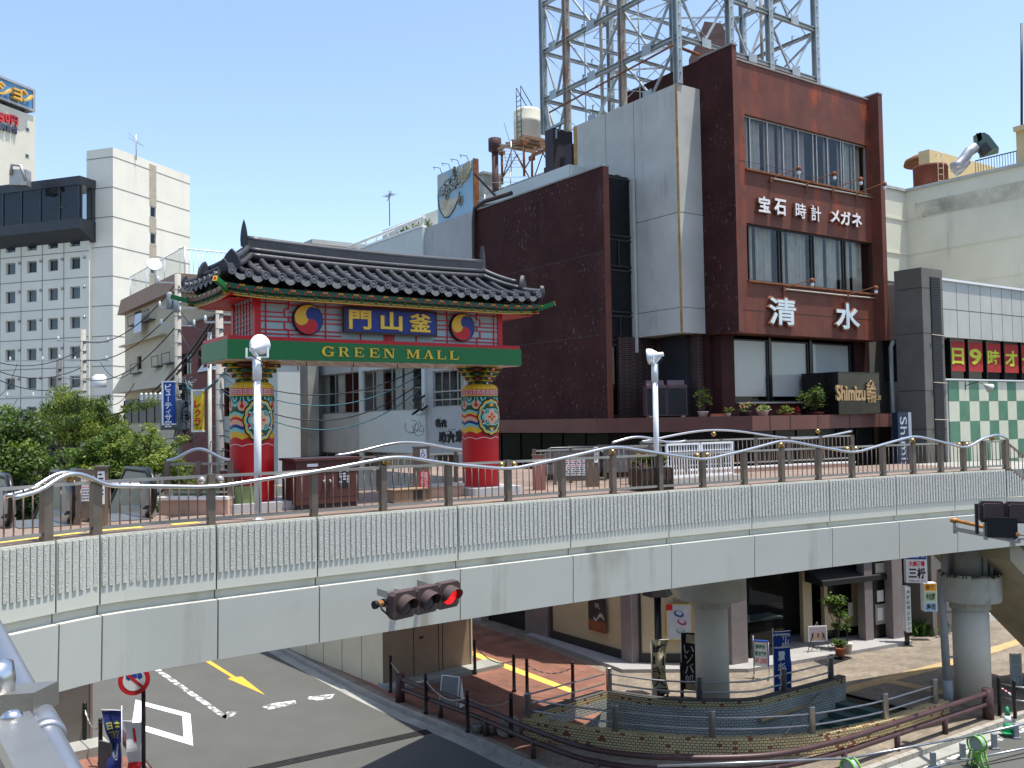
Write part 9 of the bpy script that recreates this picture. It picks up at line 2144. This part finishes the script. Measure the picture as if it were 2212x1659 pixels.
for k, (x, y) in enumerate(((2016, 1660), (2080, 1640), (2148, 1618), (2195, 1595))):
	p = gz(x, y, 0); mb = MB(); mb.box(p - V((.06, .06, 0)), V((.12, 0, 0)), V((0, .12, 0)), UP*.42); mb.box(p - V((.1, .1, 0)), V((.2, 0, 0)), V((0, .2, 0)), UP*.05); tag(mb.build('pipe_clamp', m_trf), ('gray clamp post at the bottom edge, first from the left', 'gray clamp post just left of the right green stand', 'gray clamp post right of the green stand', 'gray clamp post nearest the right edge')[k], 'clamp post', 'clamp posts on the road edge')
s_ = at(2176, 1540, 27.0); s_.z = SWZ; cn = thing('traffic_cone', 'green traffic cone with a white band behind the silver pipes', 'cone', s_)
mb = MB(); mb.box(s_ - V((.2, .2, 0)), V((.4, 0, 0)), V((0, .4, 0)), UP*.03); mb.lathe(s_, [(.15, .031), (.105, .28)], 18); mb.lathe(s_, [(.075, .48), (.03, .72), (.02, .72)], 18); mb.build('cone_body', mat('cone_green', (.02, .30, .12), .5, .05), cn)
mb = MB(); mb.lathe(s_, [(.105, .2801), (.075, .4799)], 18); mb.build('band', m_swhite, cn)
for k, (x, y, h) in enumerate(((2160, 1545, 1.15), (2193, 1552, 1.15))): p = gz(x, y, SWZ); mb = MB(); mb.lathe(p, [(.055, 0), (.055, h-.1), (.06, h-.08), (.04, h)], 12); tag(mb.build('fence_post', m_bol), ('black road work post left of the green cone', 'black road work post right of the green cone')[k], 'post', 'black road work posts')
for k, z in enumerate((.95, .55)): pa_, pb_2 = gz(2160, 1545, SWZ), gz(2193, 1552, SWZ); pipe([pa_ + UP*z, pb_2 + UP*z, pb_2 + (pb_2-pa_)*1.6 + UP*(z+.05)], ('upper thin rail on the black road work posts', 'lower thin rail on the black road work posts')[k], .022)
a = at(2182, 1448, 31.0); f_ = Fr((a.x, a.y), 95); t = thing('back_sign', 'gray ladder shaped back of a road sign on a black post at the right edge', 'sign', V((a.x+.15, a.y, SWZ)))
mb = MB(); mb.fbox(f_, .0, .05, -.03, .0, a.z-.5, a.z+.55); mb.fbox(f_, .33, .38, -.03, 0, a.z-.5, a.z+.55)
for k in range(4): mb.fbox(f_, .051, .329, -.03, 0, a.z-.5+.33*k, a.z-.45+.33*k)
mb.build('frame', m_steel_d, t); mb = MB(); mb.fbox(f_, .051, .329, -.06, -.031, a.z-.48, a.z+.53); mb.build('plate', m_frgl, t); mb = MB(); mb.fbox(f_, .15, .23, -.12, -.061, SWZ, a.z+.5); mb.build('post', m_bol, t)
p, q_ = at(2153, 1480, 29), at(2183, 1500, 28); mb = MB(); d = (q_-p)
for k in range(8): mb.tube([p + d*k/8, p + d*(k+.98)/8], .03, 8, k % 2)
tag(mb.build('striped_bar', [m_sred, m_swhite]), 'red and white striped bar leaning between pier and cone', 'bar')
mb = MB(); a, b = gz(1960, 1680), gz(2260, 1562); d = (b-a).normalized(); n = V((-d.y, d.x, 0)); mb.face([a + UP*.006, b + UP*.006, b + n*.16 + UP*.006, a + n*.16 + UP*.006]); struct(mb.build('edge_line', M_paint_worn, loc=(0, 0, 0), fix=False))
# ------------------------------------------------------------------ lower left: truck sign, banners, barrier
c = at(289.7, 1469, 20.5); rS = 32*20.5/2008; ns = V((.35, -.93, .05)).normalized(); e1 = UP.cross(ns).normalized()*1.0; e2 = ns.cross(e1)
ts = thing('road_sign', 'round red rimmed no trucks sign on a dark post', 'road sign', V((c.x+.14, c.y, 0)))
class Sg:
	def p(s, u_, t_, v_): return c + e1*u_ + ns*t_ + e2*v_
sg = Sg(); mb = MB(); mb.lathe(c - ns*.02, [(rS, 0), (rS, .02)], 40, 0, ax=ns); mb.build('disc', m_sred, ts)
mb = MB(); mb.lathe(c, [(rS*.70, .001), (rS*.70, .004)], 40, ax=ns); mb.build('face', m_swhite, ts)
mb = MB(); q4 = lambda pts, t_: mb.face([sg.p(x*rS, t_, y*rS) for x, y in pts])
q4([(-.50, .10), (.18, .10), (.18, .50), (-.50, .50)], .006); q4([(.20, .10), (.52, .10), (.52, .26), (.42, .46), (.20, .46)], .006)
for x in (-.32, .34): mb.lathe(sg.p(x*rS, .005, .10*rS), [(rS*.09, 0), (rS*.09, .002)], 12, ax=ns)
mb.build('truck_mark', m_sblue, ts)
mb = MB(); q4([(-.56, .42), (-.44, .56), (.56, -.42), (.44, -.56)], .0085); mb.build('slash', m_sred, ts)
mb = MB(); p = V((c.x+.14, c.y+.16, 0)); mb.lathe(p, [(.045, 0), (.045, c.z+.2)], 12); mb.build('post', mat('brown_post', (.045, .02, .018), .4, .1), ts)
def dr_navy(mb, W, k, w_, h):
	if k == 0:
		zz = h-.28
		for ch in ('本日', '特価'):
			for tt in (.006, -.006): text(mb, W, ch, .08, w_-.06, zz-.2, zz, tt, tt, 0, .04)
			zz -= .24
	else:
		for tt in (.006, -.006): text(mb, W, 'レ', .1, w_-.08, h-1.25, h-.85, tt, tt, 0, .05)
banner(263, 1700, 1.85, .52, 270, 'shop_banner', 'navy banner with yellow lettering at the lower left', [m_cln, mat('cloth_yellow', (.42, .40, .08), .9), mat('cloth_grey', (.25, .28, .33), .9)], dr_navy, .10, .07, base=.0, seed=4, tw=.35)
def dr_wr(mb, W, k, w_, h):
	if k == 0: patch(mb, W, .0, w_, 0, h*.42)
	elif k == 1: [text(mb, W, ch, .12, w_-.1, h*.36-.3*i-.26, h*.36-.3*i, tt, tt, 0, .04) for i, ch in enumerate('大安') for tt in (.009, -.009)]
	else: patch(mb, W, .2, .27, h*.72, h*.92)
banner(309, 1715, 1.75, .52, 270, 'shop_banner', 'white and red banner next to the navy banner at the lower left', [m_clw, m_sred, m_swhite, m_sred], dr_wr, .05, .06, base=.0, seed=5, tw=.3)
p = gz(242, 1690); t = thing('guard_rail', 'short dark guard rail stub at the lower left road edge', 'guard rail', p); mb = MB(); mb.tube([at(250, 1572, 25.6), at(332, 1680, 23.6)], .11, 10); mb.build('pipe', m_guard, t); mb = MB(); mb.tube([gz(258, 1640), at(252, 1585, 25.2)], .07, 8); mb.build('post', m_guard, t)
a = at(213, 1672, 24.6); mb = MB(); f_ = Fr((a.x, a.y), 120); mb.fbox(f_, 0, .5, -.05, 0, .05, at(213, 1600, 24.6).z); tag(mb.build('sign_board', mat('slate_board', (.07, .08, .085), .5, .15)), 'slate gray board leaning behind the bollards at the lower left', 'sign board')
# ------------------------------------------------------------------ traffic lights
m_sig = mat('signal_housing', (.075, .050, .048), .5, .15, 3); m_sigd = mat('signal_dark', (.012, .012, .014), .6, .1)
def led(name, col, e):
	m = mat(name, col, .3, .1, 3, spec=.5); t = m.node_tree; N = t.nodes; L = t.links; b = N['Principled BSDF']; tc = N.new('ShaderNodeTexCoord'); v = N.new('ShaderNodeTexVoronoi'); v.inputs['Scale'].default_value = 55; L.new(tc.outputs['Object'], v.inputs[0])
	r = N.new('ShaderNodeMapRange'); r.inputs[1].default_value = .2; r.inputs[2].default_value = .6; r.inputs[3].default_value = e; r.inputs[4].default_value = e*.25; L.new(v.outputs[0], r.inputs[0]); L.new(r.outputs[0], b.inputs['Emission Strength']); b.inputs['Emission Color'].default_value = (1, .015, .02, 1); return m
SGD = 16.2
def signal(c0, u_, n_, sp_, r_, label, lit, body_only=False):
	"""three-lamp horizontal signal; c0 centre, u_ along, n_ facing"""
	up_ = n_.cross(u_)*-1 if n_.cross(u_).z < 0 else n_.cross(u_)
	t = thing('traffic_light', label, 'traffic light', c0)
	for k in (-1, 0, 1):
		c = c0 + u_*sp_*k; mb = MB(); w_, h_ = sp_*.485, r_*1.42
		oct_ = [(-w_, -h_*.75), (-w_*.8, -h_), (w_*.8, -h_), (w_, -h_*.75), (w_, h_*.75), (w_*.8, h_), (-w_*.8, h_), (-w_, h_*.75)]
		mb.prism([c + u_*x + up_*y for x, y in oct_], -n_*.14); mb.prism([c - n_*.141 + u_*x*.8 + up_*y*.8 for x, y in oct_], -n_*.10); hs_ = mb.build('housing', m_sig, t)
		mb = MB(); mb.lathe(c + n_*.001, [(r_, 0), (r_*.97, .02), (r_*.5, .045), (.01, .05)], 24, ax=n_); mb.build('lens', led('red_led', (.5, .01, .015), 1.1) if k == lit else mat('dark_lens', (.02, .022, .03), .15, .2, 3, spec=.6), hs_)
		mb = MB(); N_ = 20; Lh = .21
		for j in range(N_):
			a0, a1 = R(-28 + 236*j/N_), R(-28 + 236*(j+1)/N_); f = lambda a_, q_, rr_: c + (u_*cos(a_) + up_*sin(a_))*rr_ + n_*q_ - up_*q_*.12
			e = lambda a_: Lh*(.04+.96*max(0, sin(max(0, min(pi, (a_+R(28))/R(236)*pi))))**.5)
			for rr_ in (r_*1.08, r_*1.13): mb.face([f(a0, 0, rr_), f(a1, 0, rr_), f(a1, e(a1), rr_), f(a0, e(a0), rr_)], 0, True)
			mb.face([f(a0, e(a0), r_*1.08), f(a1, e(a1), r_*1.08), f(a1, e(a1), r_*1.13), f(a0, e(a0), r_*1.13)], 0)
		mb.build('hood', m_sig, hs_, fix=False)
	return t, up_
c0 = at(924, 1296, SGD); us = (at(972, 1284.7, SGD+.40) - at(876, 1305.6, SGD-.40)); spc = us.length/2; us = us.normalized(); nsg = V((us.y, -us.x, 0)).normalized(); nsg = (nsg*.98 + V((.0, 0, -.10))).normalized(); us = (us - nsg*us.dot(nsg)).normalized()
tl, upv = signal(c0, us, nsg, spc, .162, 'three lamp traffic light with red lit, mounted on the bridge girder', 1)
sA = Es(852, DZ-1.7); sB = Es(905, DZ-1.6)
mb = MB()
for s_, zz in ((sA, DZ-1.52), (sA, DZ-1.80), (sB, DZ-1.48)):
	p = E(s_) + UP*zz; e_ = p + En(s_)*1.0; mb.tube([p, e_], .045, 10); mb.lathe(p + En(s_)*.02, [(.10, 0), (.10, .03)], 12, ax=En(s_))
o = mb.build('wall_brackets', m_steel_d, tl)
mb = MB(); a = c0 - us*spc*1.75 - nsg*.30 - UP*.0; b = c0 + us*spc*.9 - nsg*.30 + UP*.02; mb.tube([a, b], .05, 10); mb.build('carrier_pipe', mat('rusty_orange_pipe', (.42, .17, .03), .6, .3, 6), tl)
mb = MB()
for k in range(5): q_ = a.lerp(b, .06+.07*k) - UP*.08; mb.tube([q_ + V((0, 0, .12)), q_ + V((.06, -.08, .02*k)), q_ + V((.18, -.05, -.12)), q_ + V((.3, 0, .0))], .02, 5)
for k in (.0, .14, .5): q_ = a.lerp(b, k); mb.lathe(q_ - us*.03, [(.07, 0), (.07, .06)], 10, ax=us)
mb.build('clamps_and_wires', m_sigd, tl)
mb = MB()
for k in (.12, .78): q_ = a.lerp(b, k) + UP*.10 - nsg*.15; mb.box(q_, us*.02 - nsg*.0, nsg*.26, UP*.12 - us*.0)
mb.build('drip_plates', m_steel_d, tl)
c1 = at(2196, 1106, 23.5); u2 = V((.97, -.22, -.02)).normalized(); n2 = V((.22, .97, .0)).normalized(); n2 = (n2 - u2*n2.dot(u2)).normalized()
t2, up2 = signal(c1, u2, n2, .60, .19, 'dark traffic light seen from behind at the right edge, on a pipe arm', -9)
mb = MB(); q_ = c1 - u2*.35 - UP*.62; mb.box(q_ - u2*.42 - n2*.05, u2*.7, -n2*.25, UP*.5); mb.build('pedestrian_box', m_sigd, t2)
mb = MB(); mb.bar(c1 - u2*.98 + UP*.2 - n2*.2, c1 - u2*.98 - UP*.55 - n2*.2, .12, .06, 0, u2); mb.build('bracket', m_sigd, t2)
pw_ = E(Es(2056, DZ-1.6)) + UP*(DZ-1.5)
mb = MB(); a, b = at(2062, 1124, 26.0), at(2200, 1155, 23.2); mb.tube([a, b], .05, 10); mb.lathe(a, [(.12, -.05), (.12, .05)], 10); mb.build('arm', mat('rusty_orange_pipe', (.42, .17, .03)), t2)
mb = MB(); mb.tube([a - UP*.24, b - UP*.16], .06, 10); mb.tube([a + UP*.06, a - UP*.36], .05, 8); [mb.bar(a.lerp(b, k) + UP*.1, a.lerp(b, k) - UP*.32, .12, .10) for k in (.52, .92)]; mb.tube([b, b + V((.5, -.3, -.06))], .02, 6); mb.tube([b - UP*.1, b + V((.5, -.3, -.12))], .02, 6); mb.build('lower_arm', m_steel_d, t2)
# ------------------------------------------------------------------ railing of the deck the photographer stands on
up_a, lo_a = at(-4, 1388, 2.05), at(133, 1655, 1.50)
fr_ = thing('foreground_railing', 'silver pipe handrail with collar on steel bar at the lower left corner', 'railing', V((lo_a.x, lo_a.y, DZ)))
d = (lo_a-up_a).normalized(); m_fg = mat('satin_pipe', (.33, .345, .37), .42, .06, 6, metal=.85); m_fg2 = mat('satin_flat', (.33, .32, .29), .42, .10, 5, metal=.85, bump=.1, bscale=120)
mb = MB(); mb.tube([up_a - d*2.6 - UP*.1, up_a - d*.8, up_a, lo_a, lo_a + d*.5], .0245, 28); mb.build('handrail', m_fg, fr_)
cc = at(97, 1560, 1.66); t_ = (cc-up_a).dot(d); cc = up_a + d*t_
mb = MB(); mb.lathe(cc, [(.0246, -.055), (.030, -.048), (.031, .05), (.0295, .055), (.0295, .06), (.0315, .062), (.0315, .078), (.0246, .08)], 28, ax=d); mb.build('collar', m_fg, fr_)
sd = V((d.y, -d.x, 0)).normalized(); sd = -sd if sd.x > 0 else sd
P_ = at(-40, 1530, 1.64); Q_ = at(72, 1522, 1.63); bd_ = (Q_-P_); nb_ = V((bd_.y, -bd_.x, 0)).normalized()
mb = MB(); mb.box(P_ - UP*.022 - nb_*.0, bd_, -nb_*.075, UP*.042); mb.build('bracket', m_fg2, fr_)
a, b = at(20, 1560, 1.585), at(118, 1730, 1.30); mb = MB(); mb.bar(a, b, .062, .026); mb.build('top_bar', m_fg2, fr_)
mb = MB(); mb.lathe(at(26, 1551, 1.575) - UP*.001, [(.017, 0), (.017, .006), (.010, .013), (.001, .014)], 16); mb.build('bolt', M_steel, fr_); mb = MB(); mb.lathe(at(-12, 1500, 1.66), [(.02, -.01), (.032, .0), (.034, .03), (.03, .055), (.012, .06)], 18); mb.build('bolt', M_steel, fr_)
mb = MB(); mb.box(V((P_.x, P_.y, DZ+.001)) - nb_*.06, bd_*.7, nb_*.045, UP*(P_.z-DZ-.03)); mb.build('post', m_fg2, fr_)
s_ = sd; o_ = V((lo_a.x, lo_a.y, DZ)); dd = V((d.x, d.y, 0)).normalized()
mb = MB(); mb.prism([o_ + s_*.02 - dd*8, o_ + s_*.02 + dd*6, o_ + s_*5 + dd*6, o_ + s_*5 - dd*8], -UP*1.2); struct(mb.build('deck_platform', M_conc_d))
blocker = thing('added_sky_blocker', 'long added block, unseen behind the camera, shutting out low sky light', 'building', (0, -24, 0))  # added out of view to keep low sky light from under the bridge
mb = MB(); mb.abox(-75, 85, -44, -24, 0, 19); mb.build('wall', mat('sky_blocker_wall', (.30, .29, .27), .8, .1, .4), blocker)
for k in range(20):
	mb = MB(); mb.abox(-72+7.6*k, -67+7.6*k, -23.99, -23.9, 9.5, 16); mb.build('window', m_blackgl, blocker)
